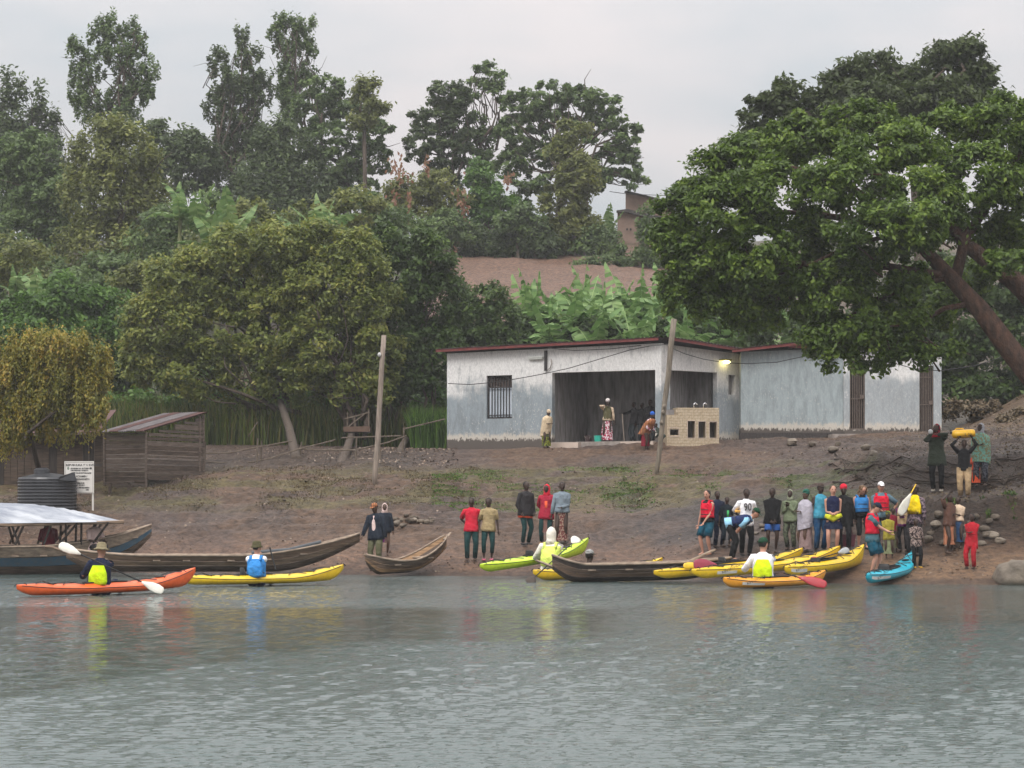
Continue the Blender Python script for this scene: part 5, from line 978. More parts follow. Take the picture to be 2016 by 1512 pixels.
# wooden boats ------------------------------------------------------------
wd = [m_basic('boat_wood_%d' % i, a, b, scale=3.5, stretch=(.6, .6, 5), rough=.75, bump=.012, bscale=9) for i, (a, b) in enumerate([((.22, .145, .095), (.07, .046, .034)), ((.28, .195, .13), (.10, .068, .048)), ((.15, .105, .075), (.05, .036, .028)), ((.38, .23, .12), (.13, .08, .045))])]
wgrey = m_basic('gunwale_wood', (.36, .28, .21), (.16, .12, .09), scale=5, stretch=(1, 1, 3), rough=.8); wdark = m_basic('tarred_wood', (.055, .042, .035), (.025, .02, .018), scale=4, rough=.75, bump=.01)
def canoe(root, f, beam, keel, sheer, mats_, plan=None, strakes=4, N=30, bench=(.25, .45, .65), th=.028, flare=.8, rail=None):
    """open plank boat in frame f; keel(t), sheer(t) heights; strakes laid one above another on both sides"""
    t = np.linspace(0, 1, N+1); W = plan(t) if plan else beam/2*np.clip(np.sin(np.clip(t, .001, .999)*math.pi), 0, 1)**.5; K = keel(t); S = sheer(t)
    def pt(i, q, s, ins=0):    # q: 0 keel .. 1 gunwale
        y = W[i]*(q**.55*(1-.12*(1-q))) if q > 0 else 0; z = K[i]+(S[i]-K[i])*(q**1.35); return f(t[i], s*max(y-ins, 0.0), z+ins*.5*(1-q))
    for s in (-1, 1):
        for k in range(strakes):
            q0, q1 = k/strakes, (k+1)/strakes-.02; V = []; off = .012*(k % 2)
            for i in range(N+1): V += [pt(i, q0, s, -off), pt(i, q1, s, -off), pt(i, q1, s, th), pt(i, q0, s, th)]
            F = []
            for i in range(N):
                a_ = 4*i; F += [(a_+j, a_+4+j, a_+4+(j+1) % 4, a_+(j+1) % 4) for j in range(4)]
            F += [(0, 1, 2, 3), (4*N, 4*N+3, 4*N+2, 4*N+1)]
            mk('strake', V, F, mats_[(k+(s > 0)) % len(mats_)], root)
        MB().loft([pt(i, 1, s, -.01)+f.z*.015 for i in range(N+1)], [(.03, .022)]*(N+1), n=6, right=(0, 0, 1)).done('gunwale', rail or wgrey, root, smooth=True)
    fl = [];  V = []
    for i in range(N+1): y = W[i]*.55; z = K[i]+(S[i]-K[i])*.14; V += [f(t[i], -y, z), f(t[i], y, z)]
    mk('floor_board', V, [(2*i, 2*i+2, 2*i+3, 2*i+1) for i in range(N)], wdark, root)
    for tb in bench:
        i = int(tb*N); y = W[i]*.97; z = K[i]+(S[i]-K[i])*.72; c = f(t[i], 0, z); M3 = np.stack([f.x, f.y, f.z], 1); MB().box(c, (.2, 2*y, .035), M3).done('thwart', wgrey, root)
    return pt, t
up_ = lambda t, a, b, ea, eb, base: base+a*np.clip(1-t/ea, 0, 1)**1.7+b*np.clip(1-(1-t)/eb, 0, 1)**1.7
# 1 covered passenger boat, far left
fa = NF(P(-260, 1131, 67.6), P(298, 1130, 69.9)); cb = thing('covered_boat', fa(.6), 'covered passenger boat with grey tarpaulin roof and blue stripe at the left shore', 'boat')
blue_p = m_basic('blue_paint', (.03, .11, .19), (.10, .12, .13), scale=9, rough=.6, contrast=.35); tarp = m_basic('tarpaulin', (.40, .42, .45), (.20, .22, .26), scale=1.4, stretch=(.5, 2.4, 1), rough=.45, spec=.4, bump=.05, bscale=2.5, contrast=.1)
kf = lambda t: np.interp(t, [0, .72, .85, .95, 1], [-.12, -.1, .16, .66, 1.12]); sf = lambda t: np.interp(t, [0, .3, .6, .75, .88, 1], [.78, .76, .80, .92, 1.12, 1.42])
ptb, tb_ = canoe(cb, fa, 1.9, kf, sf, [wd[1], wd[2], blue_p, wgrey], plan=lambda t: .95*np.clip((1-t)/.42, 0, 1)**.6*np.clip(t/.05, 0, 1)**.3, strakes=4, bench=(.35, .5, .62, .74, .88, .94))
rf = NF(P(-260, 1037, 67.6), P(238, 1030, 69.4)); V = []; n1, n2 = 26, 12; L1 = rf.L
for i in range(n1+1):
    u = i/n1
    for j in range(n2+1):
        v_ = j/n2*2-1; wz_ = .98*(1-.15*max(0, (u-.8)/.2)); V.append(rf(u, v_*wz_, .05+.56*(1-v_*v_)*(1-max(0, (u-.55)/.45)**1.6)+.03*math.sin(i*1.9+j*2.3)*(abs(v_) < .95)))
mk('roof_tarpaulin', V, [(i*(n2+1)+j, (i+1)*(n2+1)+j, (i+1)*(n2+1)+j+1, i*(n2+1)+j+1) for i in range(n1) for j in range(n2)], tarp, cb, smooth=True)
for s in (-1, 1): MB().loft([rf(0, s*.96, .03), rf(.5, s*.97, .0), rf(1, s*.82, .04)], [(.05, .03)]*3, right=(0, 0, 1), n=6).done('roof_rail', wd[1], cb)
MB().loft([rf(1, -.84, .04), rf(1.005, 0, .06), rf(1, .84, .04)], .03, n=5).done('roof_rail', wd[1], cb)
for s in (-1, 1):
    for t0, t1 in ((.42, .45), (.50, .535), (.515, .49), (.60, .63), (.655, .72), (.68, .68), (.735, .735), (.775, .83)):
        t1b = (t1)*fa.L/rf.L; x0 = fa(t0+.0, s*.9*min(1, ((1-t0)/.42)**.6), .86); MB().loft([x0, rf(min(t1b, .99), s*.9, .03)], .035, n=5).done('roof_post', wdark if s < 0 else wd[2], cb)
MB().box(fa(.62, .3, .62), (1.6, .5, .3), np.stack([fa.x, fa.y, fa.z], 1)).done('cargo_box', wdark, cb)
# 2 long plank canoe
fb = NF(P(130, 1122, 66.6), P(708, 1122, 68.2)); lc = thing('long_canoe', fb(.5), 'long brown plank canoe whose raised prow touches the man in the dark jacket', 'canoe')
ptc, tc_ = canoe(lc, fb, 1.25, lambda t: up_(t, .38, .85, .12, .30, -.05), lambda t: up_(t, .18, .62, .25, .42, .40), [wd[0], wd[2], wd[1]], bench=(.14, .3, .42, .55, .68, .82), N=40)
q = fb(0, 0, .5); MB().loft([fb(.03, 0, .42), fb(-.045, 0, .62), fb(-.07, 0, .64)], [(.07, .05), (.06, .05), (.05, .05)], n=6).done('stern_block', wd[1], lc)
MB().loft([fb(.62, -.56, .49), fb(.75, -.50, .58), fb(.86, -.38, .80)], [(.05, .03)]*3, right=(0, 0, 1), n=8).done('lead_strip', m_basic('grey_strip', (.10, .11, .12), rough=.5), lc)
MB().box(fb(.69, -.05, .5), (.7, .5, .03), np.stack([fb.x, fb.y, fb.z], 1)).done('board', wgrey, lc)
# 3 short curved canoe
fc = NF(P(720, 1133, 66.2), P(880, 1122, 67.9)); scn = thing('short_canoe', fc(.5), 'short banana-shaped wooden canoe, orange brown inside, lying alone on the beach', 'canoe')
canoe(scn, fc, .9, lambda t: up_(t, .38, .62, .16, .5, .0), lambda t: up_(t, .22, .62, .4, .55, .34), [wd[2], wd[3], wd[0]], bench=(.3, .7), strakes=4)
MB().loft([fc(.98, 0, .86), fc(1.06, 0, 1.05)], [(.09, .03), (.04, .02)], right=fc.y, n=6).done('prow_cap', wgrey, scn)
# 4 dark battered canoe in the middle
fd = NF(P(1088, 1146, 61.6), P(1440, 1138, 62.6)); mc = thing('battered_canoe', fd(.5), 'battered dark wooden canoe in the middle with a yellow kayak tip poking out behind', 'canoe')
canoe(mc, fd, 1.0, lambda t: up_(t, .34, .30, .13, .3, -.02), lambda t: up_(t, .26, .10, .2, .4, .42), [wd[2], wdark, wd[0]], bench=(.2, .4, .6, .8), strakes=5)
MB().loft([P(1055, 1103, 61.6), P(1098, 1120, 61.7)], [(.05, .03), (.1, .05)], n=6).done('prow_board', wgrey, mc)
MB().loft([P(1350, 1108, 61.9), P(1400, 1085, 62.2), P(1408, 1082, 62.3)], .03, n=5).done('loose_plank', wgrey, mc)
# kayaks ------------------------------------------------------------------
kay = {}
kay['or'] = kayak(P(33, 1176, 51.6), P(385, 1159.5, 54.6), K_OR, 'orange kayak paddled by the person in lime vest on the far left', up=(.12, .34), ck=(.36, .60), beam=.64, h=.19, bulk=1.3)
kay['y1'] = kayak(P(352, 1153, 57.6), P(676, 1146, 59.8), K_YE, 'yellow kayak of the paddler in the blue vest, afloat left of centre', up=(.08, .30), ck=(.33, .56), h=.18, bulk=1.2)
kay['lime'] = kayak(P(946, 1130, 63.9), P(1160, 1092, 67.2), K_LI, 'lime green kayak drawn half up the beach under the white hooded paddler', up=(.08, .30), ck=(.40, .62), h=.23, bulk=1.15)
kay['yb'] = kayak(P(1050, 1145, 62.8), P(1305, 1130, 65.0), K_YE, 'yellow kayak lying mostly hidden behind the battered dark canoe', up=(.12, .26), h=.24, ck=(.35, .6))
kay['ya'] = kayak(P(1288, 1143, 60.3), P(1582, 1109, 63.2), K_YE, 'yellow kayak furthest left in the beached cluster on the right', up=(.08, .24), h=.22, text_=None, hatch=True)
kay['yb2'] = kayak(P(1362, 1143, 59.2), P(1655, 1110, 62.5), K_YE, 'yellow kayak with a white sticker near its left tip in the beached cluster', up=(.08, .28), h=.25, text_=(.14, .27, 'KINGFISHER'))
kay['yc'] = kayak(P(1545, 1138, 59.6), P(1702, 1114, 62.6), K_YE, 'fat yellow kayak with upturned right end, nearest the man in the red vest', up=(.06, .34), h=.29, beam=.70, ck=(.30, .62), text_=(.05, .2, 'KINGFISHER'), bulk=1.2)
kay['am'] = kayak(P(1424, 1160, 56.4), P(1625, 1151, 58.6), K_AM, 'amber orange kayak paddled by the person in the white shirt, right of centre', up=(.12, .2), h=.20, ck=(.35, .62), text_=(.14, .34, 'KINGFISHER'), bulk=1.1)
kay['tq'] = kayak(P(1706, 1152, 58.8), P(1802, 1124, 62.6), K_TQ, 'turquoise kayak beached bow up beside the man in blue shorts', up=(.08, .40), h=.24, beam=.66, ck=(.30, .60), text_=(.06, .28, 'KINGFISHER'), bulk=1.1)
# paddles lying about
paddle(P(1345, 1114, 60.6), P(1345, 1114, 60.6)+np.array([2.1, .6, .05]), 'yellow bladed paddle lying across the yellow kayaks beside the dark canoe', bl_y, None)
paddle(P(1365, 1104, 60.0)-np.array([0, 0, .1]), P(1480, 1112, 60.6), 'dark red bladed paddle under the hands of the bending person', bl_lr, None, bw=.3, bl=.62)
paddle(P(1540, 1120, 60.5), P(1672, 1082, 62), 'black shafted paddle lying along the fat yellow kayak', None, bl_g, bl=.4)
paddle(P(1602, 1110, 61.2), P(1632, 1090, 61.8), 'orange red blade lying on the yellow kayaks below the laughing woman', plastic('blade_orange', (.75, .10, .03)), None, bl=.36, bw=.34)
# ================================================================ PEOPLE
def skin_m(name, c): return m_basic(name, c, tuple(x*.85 for x in c), scale=4, rough=.5, spec=.35, contrast=.3)
SK = dict(d=skin_m('skin_dark', (.045, .024, .016)), b=skin_m('skin_brown', (.085, .045, .028)), l=skin_m('skin_light', (.52, .27, .19)), t=skin_m('skin_tan', (.42, .22, .15)))
HR = m_basic('black_hair', (.012, .010, .009), (.02, .016, .014), scale=30, rough=.8, bump=.01, bscale=60)
HRB = m_basic('brown_hair', (.09, .05, .028), (.04, .024, .014), scale=20, stretch=(3, 3, .5), rough=.7, bump=.01, bscale=40); HRF = m_basic('fair_curls', (.26, .16, .09), (.10, .06, .03), scale=20, rough=.7, bump=.02, bscale=40)
EYE = m_basic('eye_dark', (.01, .008, .008), rough=.3); SHOE = m_basic('dark_shoe', (.03, .028, .028), rough=.6); SHW = m_basic('pale_shoe', (.5, .45, .38), rough=.6); PINK = m_basic('pink_slipper', (.6, .12, .2), rough=.6); YSH = m_basic('yellow_shoe', (.6, .35, .05), rough=.6)
def cl(name, rgb, rgb2=None, pat=None, scale=14): return m_cloth(name, lin(rgb), lin(rgb2) if rgb2 else None, pat, scale)
BODIES = []
def ik(a, b, l1, l2, pole_):
    d = b-a; L_ = np.linalg.norm(d); L2 = min(L_, (l1+l2)*.995); u = d/(L_+1e-9); b = a+u*L2
    x = (l1*l1-l2*l2+L2*L2)/(2*L2+1e-9); h = math.sqrt(max(l1*l1-x*x, 0)); p = pole_-u*(pole_@u); p /= np.linalg.norm(p)+1e-9
    return a+u*x+p*h, b
ARMS = dict(down=(.165, .03, .44), pocket=(.115, .07, .50), front=(.03, .12, .50), fold=(-.03, .13, .655), belly=(.0, .12, .58), face=(.03, .10, .84), head=(.06, .02, .99), hip=(.15, .0, .55), up=(.10, .10, 1.0), hold=(.08, .20, .60), behind=(.05, -.09, .55), wide=(.33, .05, .60), reach=(.06, .30, .70))
def person(px, py, Hpx, yaw, skin, clothes, label, arms=('down', 'down'), lean=0, Y=None, pose='stand', hair='short', feet='shoe', turn=0, tilt=0, w=1.0, group=None, stance=.055, cat='person', z=None, sitz=None, name='person', hairm=None, leantwist=0):
    """yaw 0 faces the camera, +90 the right of the picture; px, py = where the feet (or the seat) are in the photo"""
    if Y is None: X, Yg, Z = ground_at(px, py)
    else: X, Yg = (px-CX)*Y/FP, Y; Z = float(zt(X, Yg)) if z is None else z
    H = Hpx*Yg/FP; Rz = rotz(R(yaw)); root = thing(name, (X, Yg, Z), label, cat, group)
    r0_ = random.Random(int(px*13+py)); sway = r0_.uniform(-.018, .018)*(pose == 'stand'); yaw = yaw+r0_.uniform(-7, 7)*(pose == 'stand'); Rz = rotz(R(yaw)); tilt = tilt+r0_.uniform(-4, 7); turn = turn+r0_.uniform(-16, 16)*(pose == 'stand')
    org = np.array([X, Yg, Z]); seated = pose in ('sit', 'kayak'); zoff = 0.
    if pose == 'kayak': zoff = -.52+.085/H*1.0
    if pose == 'sit': zoff = -.25
    def Wd(x, f, z):    # body frame (fractions of height): x picture-right when facing us, f forward, z up
        return org+Rz @ (np.array([x, -f, z])*H)
    hz = .52+zoff; th = R(lean)
    def T(x, f, z):     # torso point, bent forward about the hips
        dz, df = z-.52, f; x = x+sway*min(1, max(0, (z-.42)*5)); return Wd(x, df*math.cos(th)+dz*math.sin(th), hz+dz*math.cos(th)-df*math.sin(th))
    side = Rz @ np.array([1., 0, 0]); fw = Rz @ np.array([0, -1., 0])
    mb = MB(); S = SK[skin]; q = w
    mb.loft([T(0, 0, .475), T(0, 0, .50), T(0, 0, .55), T(0, .004, .62), T(0, .006, .70), T(0, .0, .77), T(0, -.005, .81), T(0, -.003, .835)], [(.07*H*q, .05*H*q), (.088*H*q, .06*H*q), (.088*H*q, .06*H*q), (.072*H*q, .052*H*q), (.088*H, .06*H*q), (.096*H, .056*H), (.066*H, .042*H), (.032*H, .034*H)], right=side, n=14)
    hd = R(tilt); ta = R(turn); hr = Rz @ rotz(ta); hside = hr @ np.array([1., 0, 0]); hfw = hr @ np.array([0, -1., 0])
    upv = (T(0, 0, 1)-T(0, 0, .5)); upv /= np.linalg.norm(upv); upv = np.array([0, 0, 1.])*.75+upv*.25 if lean > 25 else upv
    upv = upv*math.cos(hd)+hfw*math.sin(hd); upv /= np.linalg.norm(upv); hf = np.cross(hside, upv); hf = -hf if hf @ hfw < 0 else hf
    nk = T(0, .0, .825); hc = nk+upv*(.098*H)+hf*(.012*H)
    mb.loft([T(0, -.004, .80), nk+upv*.02*H, nk+upv*.055*H+hf*.005*H], [(.036*H, .034*H), (.031*H, .031*H), (.03*H, .032*H)], right=hside, n=10)
    Mh = np.stack([hside, -hf, upv], 1)
    hh = lambda x, f, z: hc+hside*x*H+hf*f*H+upv*z*H
    mb.loft([hh(0, .012, -.066), hh(0, .014, -.055), hh(0, .010, -.035), hh(0, .003, -.008), hh(0, -.002, .02), hh(0, -.003, .045), hh(0, -.004, .062), hh(0, -.004, .068)], [(.014*H, .014*H), (.026*H, .028*H), (.036*H, .042*H), (.043*H, .052*H), (.045*H, .055*H), (.038*H, .047*H), (.02*H, .025*H), (.005*H, .006*H)], right=hside, n=14)
    mb.loft([hh(0, .048, .006), hh(0, .058, -.012), hh(0, .064, -.022), hh(0, .05, -.026)], [(.006*H, .006*H), (.008*H, .008*H), (.011*H, .01*H), (.006*H, .006*H)], right=hside, n=6)
    for s in (-1, 1): mb.ell(hh(s*.046, -.006, -.008), (.007*H, .013*H, .018*H), nu=6, nv=4, M=Mh)
    # arms
    hands = []
    for s, a in zip((-1, 1), arms):
        sh_ = T(s*.100, -.002, .783)
        if isinstance(a, str): t3 = ARMS[a]; tgt = (T if seated or lean < 30 else T)(s*t3[0], t3[1], t3[2])
        elif len(a) == 4: tgt = P(a[0], a[1], a[2])                         # photo point at a distance
        else: tgt = Wd(*a) if seated else T(*a)
        polev = side*s*.5-fw*.6+np.array([0, 0, -.7])
        if isinstance(a, str) and a in ('face', 'head', 'hip', 'up'): polev = side*s+np.array([0, 0, -.2])
        el_, ha = ik(sh_, np.array(tgt), .17*H, .152*H, polev)
        mb.loft([sh_-side*s*.02*H, sh_, sh_+(el_-sh_)*.4, el_], [(.03*H, .032*H), (.031*H, .031*H), (.027*H, .027*H), (.021*H, .021*H)], n=8)
        mb.loft([el_-(el_-sh_)*.06, el_, el_+(ha-el_)*.35, ha], [.020*H, .0215*H, .021*H, .013*H], n=8)
        d = ha-el_; d /= np.linalg.norm(d); pn = np.cross(d, side*s); pn = pn/(np.linalg.norm(pn)+1e-9); wv = np.cross(pn, d)
        mb.loft([ha-d*.012*H, ha+d*.012*H, ha+d*.035*H, ha+d*.052*H], [(.013*H, .011*H), (.019*H, .009*H), (.022*H, .009*H), (.019*H, .008*H)], right=wv, n=8)
        hands.append((s, sh_, el_, ha, d, wv, pn))
    # legs
    knees = []
    for s in (-1, 1):
        hip = T(s*.05, 0, .50) if lean < 30 else Wd(s*.05, 0, hz-.02)
        if pose == 'kayak': kn, an = Wd(s*.09, .22, hz+.06), Wd(s*.07, .46, hz-.03)
        elif pose == 'sit': kn, an = Wd(s*.07, .24, hz+.0), Wd(s*.06, .22, hz-.25)
        elif pose == 'bend': kn, an = ik(hip, Wd(s*(stance+.01), .03, .045), .245*H, .235*H, fw)
        elif pose == 'step': kn, an = ik(hip, Wd(s*stance, .10*s, .045), .245*H, .235*H, fw)
        else: kn, an = ik(hip, Wd(s*(stance+.012*(s*sway < 0)), .03*(s*sway < 0), .045), .245*H, .235*H, fw+side*s*.2)
        mb.loft([hip+np.array([0, 0, .02*H]), hip, hip+(kn-hip)*.4, kn], [(.05*H, .055*H), (.053*H*q, .056*H*q), (.047*H*q, .048*H*q), (.031*H, .032*H)], n=10)
        mb.loft([kn-(kn-hip)*.05, kn, kn+(an-kn)*.3, kn+(an-kn)*.7, an], [.030*H, .031*H, .032*H, .023*H, .017*H], n=10)
        if pose == 'kayak': ft = an+fw*.01*H; toe = ft+np.array([0, 0, .09*H])+fw*.02*H
        else: ft = an+np.array([0, 0, -.025*H]); toe = an+fw*.10*H+np.array([0, 0, -.036*H])
        mb.loft([ft-fw*.02*H*(pose != 'kayak'), ft, (ft+toe)/2+np.array([0, 0, .008*H]), toe], [(.016*H, .018*H), (.021*H, .02*H), (.025*H, .016*H), (.02*H, .01*H)], n=8)
        knees.append((s, hip, kn, an, ft, toe))
    body = mb.done('body', S, root, smooth=True); md = body.modifiers.new('r', 'REMESH'); md.mode = 'VOXEL'; md.voxel_size = .0135*H; md.use_smooth_shade = True
    fg = MB()     # five fingers rooted in each palm, unequal and curled
    for s, sh_, el_, ha, d, wv, pn in hands:
        curl = -pn if (-pn) @ fw > 0 else pn
        for k, (o_, ln) in enumerate(((-.014, .034), (-.0048, .042), (.0048, .040), (.014, .031))):
            b0 = ha+d*.046*H+wv*o_*H; m1 = b0+d*ln*.55*H+curl*.006*H; m2 = m1+d*ln*.3*H+curl*.016*H; fg.loft([b0, m1, m2], [.0052*H, .005*H, .0035*H], n=5)
        b0 = ha+d*.018*H+wv*.018*H; fg.loft([b0, b0+wv*.014*H+d*.016*H+curl*.006*H, b0+wv*.016*H+d*.034*H+curl*.012*H], [.0062*H, .0056*H, .004*H], n=5)
    BODIES.append((body, np.concatenate(fg.v)-org, fg.f))
    if not hidden_face(yaw+turn):
        for s in (-1, 1): MB().ell(hh(s*.018, .051, .004), (.009*H, .006*H, .007*H), nu=6, nv=4, M=Mh).done('eye', EYE, root)
        MB().ell(hh(0, .050, -.040), (.014*H, .005*H, .004*H), nu=6, nv=4, M=Mh).done('mouth', m_basic('lips', (.25, .07, .06), rough=.5) if skin in 'lt' else m_basic('lips_dark', (.06, .022, .02), rough=.5), root)
    # hair
    hm_ = hairm or HR
    if hair in ('short', 'bun', 'long', 'curly', 'pony'):
        b_ = MB(); k = 1.0 if hair == 'short' else 1.06
        b_.loft([hh(0, -.022, -.025), hh(0, -.018, .0), hh(0, -.012, .022), hh(0, -.008, .046), hh(0, -.006, .064), hh(0, -.006, .072)], [(.034*H*k, .03*H*k), (.046*H*k, .040*H*k), (.0485*H*k, .050*H*k), (.042*H*k, .049*H*k), (.024*H, .028*H), (.006*H, .008*H)], right=hside, n=14)
        if hair == 'bun': b_.ell(hh(0, -.05, .045), (.026*H,)*3)
        if hair == 'pony': b_.loft([hh(0, -.05, .03), hh(0, -.075, .0), hh(0, -.07, -.06)], [.018*H, .02*H, .008*H], n=7)
        if hair == 'long':
            for s in (-1, 1): b_.loft([hh(s*.03, -.01, .03), hh(s*.048, -.01, -.03), hh(s*.052, .0, -.10), hh(s*.045, .01, -.15)], [(.02*H, .03*H), (.02*H, .035*H), (.02*H, .03*H), (.01*H, .015*H)], right=hside, n=8)
            b_.loft([hh(0, -.04, .02), hh(0, -.05, -.05), hh(0, -.05, -.13)], [(.04*H, .02*H), (.05*H, .025*H), (.035*H, .012*H)], right=hside, n=8)
        if hair == 'curly':
            r = np.random.RandomState(int(px))
            for i in range(26):
                a_ = r.uniform(-2.6, 2.6); zz = r.uniform(-.13, .05); rr = .052+.02*(zz < 0)*r.rand(); x_, f_ = math.sin(a_)*rr, -math.cos(a_)*rr*.9+.0
                if f_ > .02 and zz < .03: f_ = .0; x_ = math.copysign(.058, x_)
                b_.ell(hh(x_, f_, zz), (.017*H, .017*H, .022*H), nu=6, nv=4)
        b_.done('hair', hm_, root, smooth=True)
    def arm_tube(i, e0, e1, r0, r1, r2, mb_):
        s, sh_, el_, ha, d, wv, pn = hands[i]
        if e1 <= .5: pts = [sh_-side*s*.03*H, sh_, sh_+(el_-sh_)*e1/.5]; rr = [r0*.95, r0, r0*.95]
        else: pts = [sh_-side*s*.03*H, sh_, sh_+(el_-sh_)*.55, el_, el_+(ha-el_)*(e1-.5)*1.9]; rr = [r0*.95, r0, r1*1.02, r1, r2]
        mb_.loft(pts, [x*H for x in rr], n=9)
    def torso(bot, top, k, kb, mb_, neck=True, seg=9):
        zz = [z_ for z_ in np.linspace(bot, min(top, .80), seg)]; pts, rad = [], []
        for z_ in zz:
            rx = np.interp(z_, [.40, .50, .56, .62, .70, .77, .80], [.120, .114, .104, .093, .097, .101, .088]); ry = np.interp(z_, [.4, .5, .56, .62, .7, .77, .8], [.088, .084, .076, .066, .07, .066, .056])
            f_ = k+(kb-k)*max(0, (.62-z_)/.2); pts.append(T(0, .003, z_)); rad.append(((rx*q*.35+rx*.65)*H*f_, ry*H*f_*(q*.6+.4)))
        if neck: pts += [T(0, -.002, .815), T(0, -.001, .83), T(0, 0, .842)]; rad += [(.070*H*k, .046*H*k), (.046*H*k, .04*H*k), (.036*H*k, .036*H*k)]
        mb_.loft(pts, rad, right=side, n=14)
    for c in clothes:
        kd, m_ = c[0], c[1]; b_ = MB()
        if kd in ('shirt', 'jacket', 'hoodie', 'coat'):
            slv = c[2] if len(c) > 2 else .4; bot = c[3] if len(c) > 3 else (.47 if kd == 'shirt' else .44 if kd != 'coat' else .34); k = 1.05 if kd == 'shirt' else 1.16
            torso(bot, .84, k, k*1.02, b_)
            if slv > 0:
                for i in (0, 1): arm_tube(i, 0, slv, .040*k, .032*k, .024*k, b_)
            b_.done({'shirt': 'shirt', 'jacket': 'jacket', 'hoodie': 'hoodie', 'coat': 'coat'}[kd], m_, root, smooth=True)
            if kd == 'jacket' and len(c) > 4:     # open front showing a shirt
                i_ = MB(); i_.loft([T(0, .068, .46), T(0, .076, .6), T(0, .078, .7), T(0, .06, .80)], [(.032*H, .012*H), (.03*H, .012*H), (.03*H, .012*H), (.02*H, .01*H)], right=side, n=8); i_.done('shirt_front', c[4], root, smooth=True)
        elif kd == 'vest':
            bot = c[2] if len(c) > 2 else .57; torso(bot, .79, 1.22, 1.2, b_, neck=False, seg=6)
            b_.done('life_vest', m_, root, smooth=True)
            st = MB()
            for s in (-1, 1): st.loft([T(s*.06, .06, .76), T(s*.065, .03, .825), T(s*.065, -.03, .825), T(s*.06, -.06, .76)], [(.02*H, .012*H)]*4, n=6)
            st.done('shoulder_strap', c[3] if len(c) > 3 else m_, root, smooth=True)
            for z_ in (.62, .69): w_ = MB(); torso_belt(w_, T, side, H, z_); w_.done('belt', black, root, smooth=True)
        elif kd == 'life_back':     # paddler seen from behind: bright back panel of the vest
            b_.loft([T(0, -.092, .565), T(0, -.096, .60), T(0, -.094, .68), T(0, -.080, .765)], [(.088*H, .03*H), (.102*H, .036*H), (.098*H, .034*H), (.062*H, .022*H)], right=side, n=12); b_.done('life_vest', m_, root, smooth=True)
        elif kd in ('pants', 'shorts'):
            ln = c[2] if len(c) > 2 else (.97 if kd == 'pants' else .42); wd_ = c[3] if len(c) > 3 else 1.15
            if pose == 'stand' or pose == 'step' or pose == 'bend': b_.loft([T(0, 0, .585) if lean < 30 else T(0, 0, .56), T(0, 0, .55), T(0, 0, .50), Wd(0, 0, hz-.045)], [(.088*H*q, .064*H*q), (.096*H*q, .07*H*q), (.098*H*q, .072*H*q), (.08*H*q, .06*H*q)], right=side, n=12)
            else: b_.loft([T(0, 0, .58), T(0, 0, .52), T(0, .0, .47)], [(.09*H, .064*H), (.098*H, .07*H), (.07*H, .05*H)], right=side, n=12)
            for s, hip, kn, an, ft, toe in knees:
                tp = .8 if kd == 'pants' else 1.12
                if ln <= .5: e = hip+(kn-hip)*ln*2; b_.loft([hip+np.array([0, 0, .02*H]), hip, (hip+e)/2, e], [.055*H*wd_, .055*H*wd_, .053*H*wd_, .050*H*wd_*tp*.95], n=10)
                else:
                    e = kn+(an-kn)*(ln-.5)*2; k2 = .035*H*wd_; b_.loft([hip+np.array([0, 0, .02*H]), hip, hip+(kn-hip)*.5, kn, (kn+e)/2, e+np.array([0, 0, -.01*H])], [.055*H*wd_, .056*H*wd_, .048*H*wd_, k2*1.05, k2*1.0, k2*.88], n=10)
            b_.done('trousers' if kd == 'pants' else 'shorts', m_, root, smooth=True)
        elif kd == 'skirt':
            hem = c[2] if len(c) > 2 else .06; fl = c[3] if len(c) > 3 else 1.1; n_ = 18; V = []; Z_ = [.585, .54, .48, (.48+hem)/2, hem+.03, hem]; rx = [.082, .094, .102, .105*fl, .11*fl, .112*fl]; ry = [.06, .07, .078, .085*fl, .092*fl, .094*fl]; r = np.random.RandomState(int(px*7) % 9999)
            ph = r.rand(3)*6
            for k, z_ in enumerate(Z_):
                c0 = T(0, 0, z_) if z_ > .5 else Wd(0, 0, z_+zoff)+(T(0, 0, .5)-Wd(0, 0, .5+zoff))
                for j in range(n_):
                    a_ = j*2*math.pi/n_; g = 1+.05*k/5*math.sin(a_*5+ph[0])+.04*k/5*math.sin(a_*3+ph[1]); V.append(c0+(side*math.cos(a_)*rx[k]*g*q+fw*math.sin(a_)*ry[k]*g)*H)
            F = [(k*n_+j, k*n_+(j+1) % n_, (k+1)*n_+(j+1) % n_, (k+1)*n_+j) for k in range(len(Z_)-1) for j in range(n_)]; b_.add(V, F); b_.done('skirt' if hem > .3 else 'wrap_skirt', m_, root, smooth=True)
        elif kd == 'shawl':
            hem = c[2] if len(c) > 2 else .40; wide = c[3] if len(c) > 3 else 1.0; n_ = 18; r = np.random.RandomState(int(px*3) % 9999); ph = r.rand(3)*6; V = []
            Z_ = [.85, .825, .79, .70, .58, (.58+hem)/2, hem]; rx = [.04, .085, .135, .15, .15, .148, .14]; ry = [.042, .066, .088, .105, .112, .112, .11]
            for k, z_ in enumerate(Z_):
                c0 = T(0, .01, z_)
                for j in range(n_):
                    a_ = j*2*math.pi/n_; g = 1+.05*k/6*math.sin(a_*4+ph[0])+.05*k/6*math.sin(a_*7+ph[1]); V.append(c0+(side*math.cos(a_)*rx[k]*g*wide+fw*math.sin(a_)*ry[k]*g*wide)*H+np.array([0, 0, .03*H*math.sin(a_+ph[2])*(k == 6)]))
            F = [(k*n_+j, k*n_+(j+1) % n_, (k+1)*n_+(j+1) % n_, (k+1)*n_+j) for k in range(len(Z_)-1) for j in range(n_)]; b_.add(V, F); b_.done('shawl', m_, root, smooth=True)
        elif kd == 'hood':
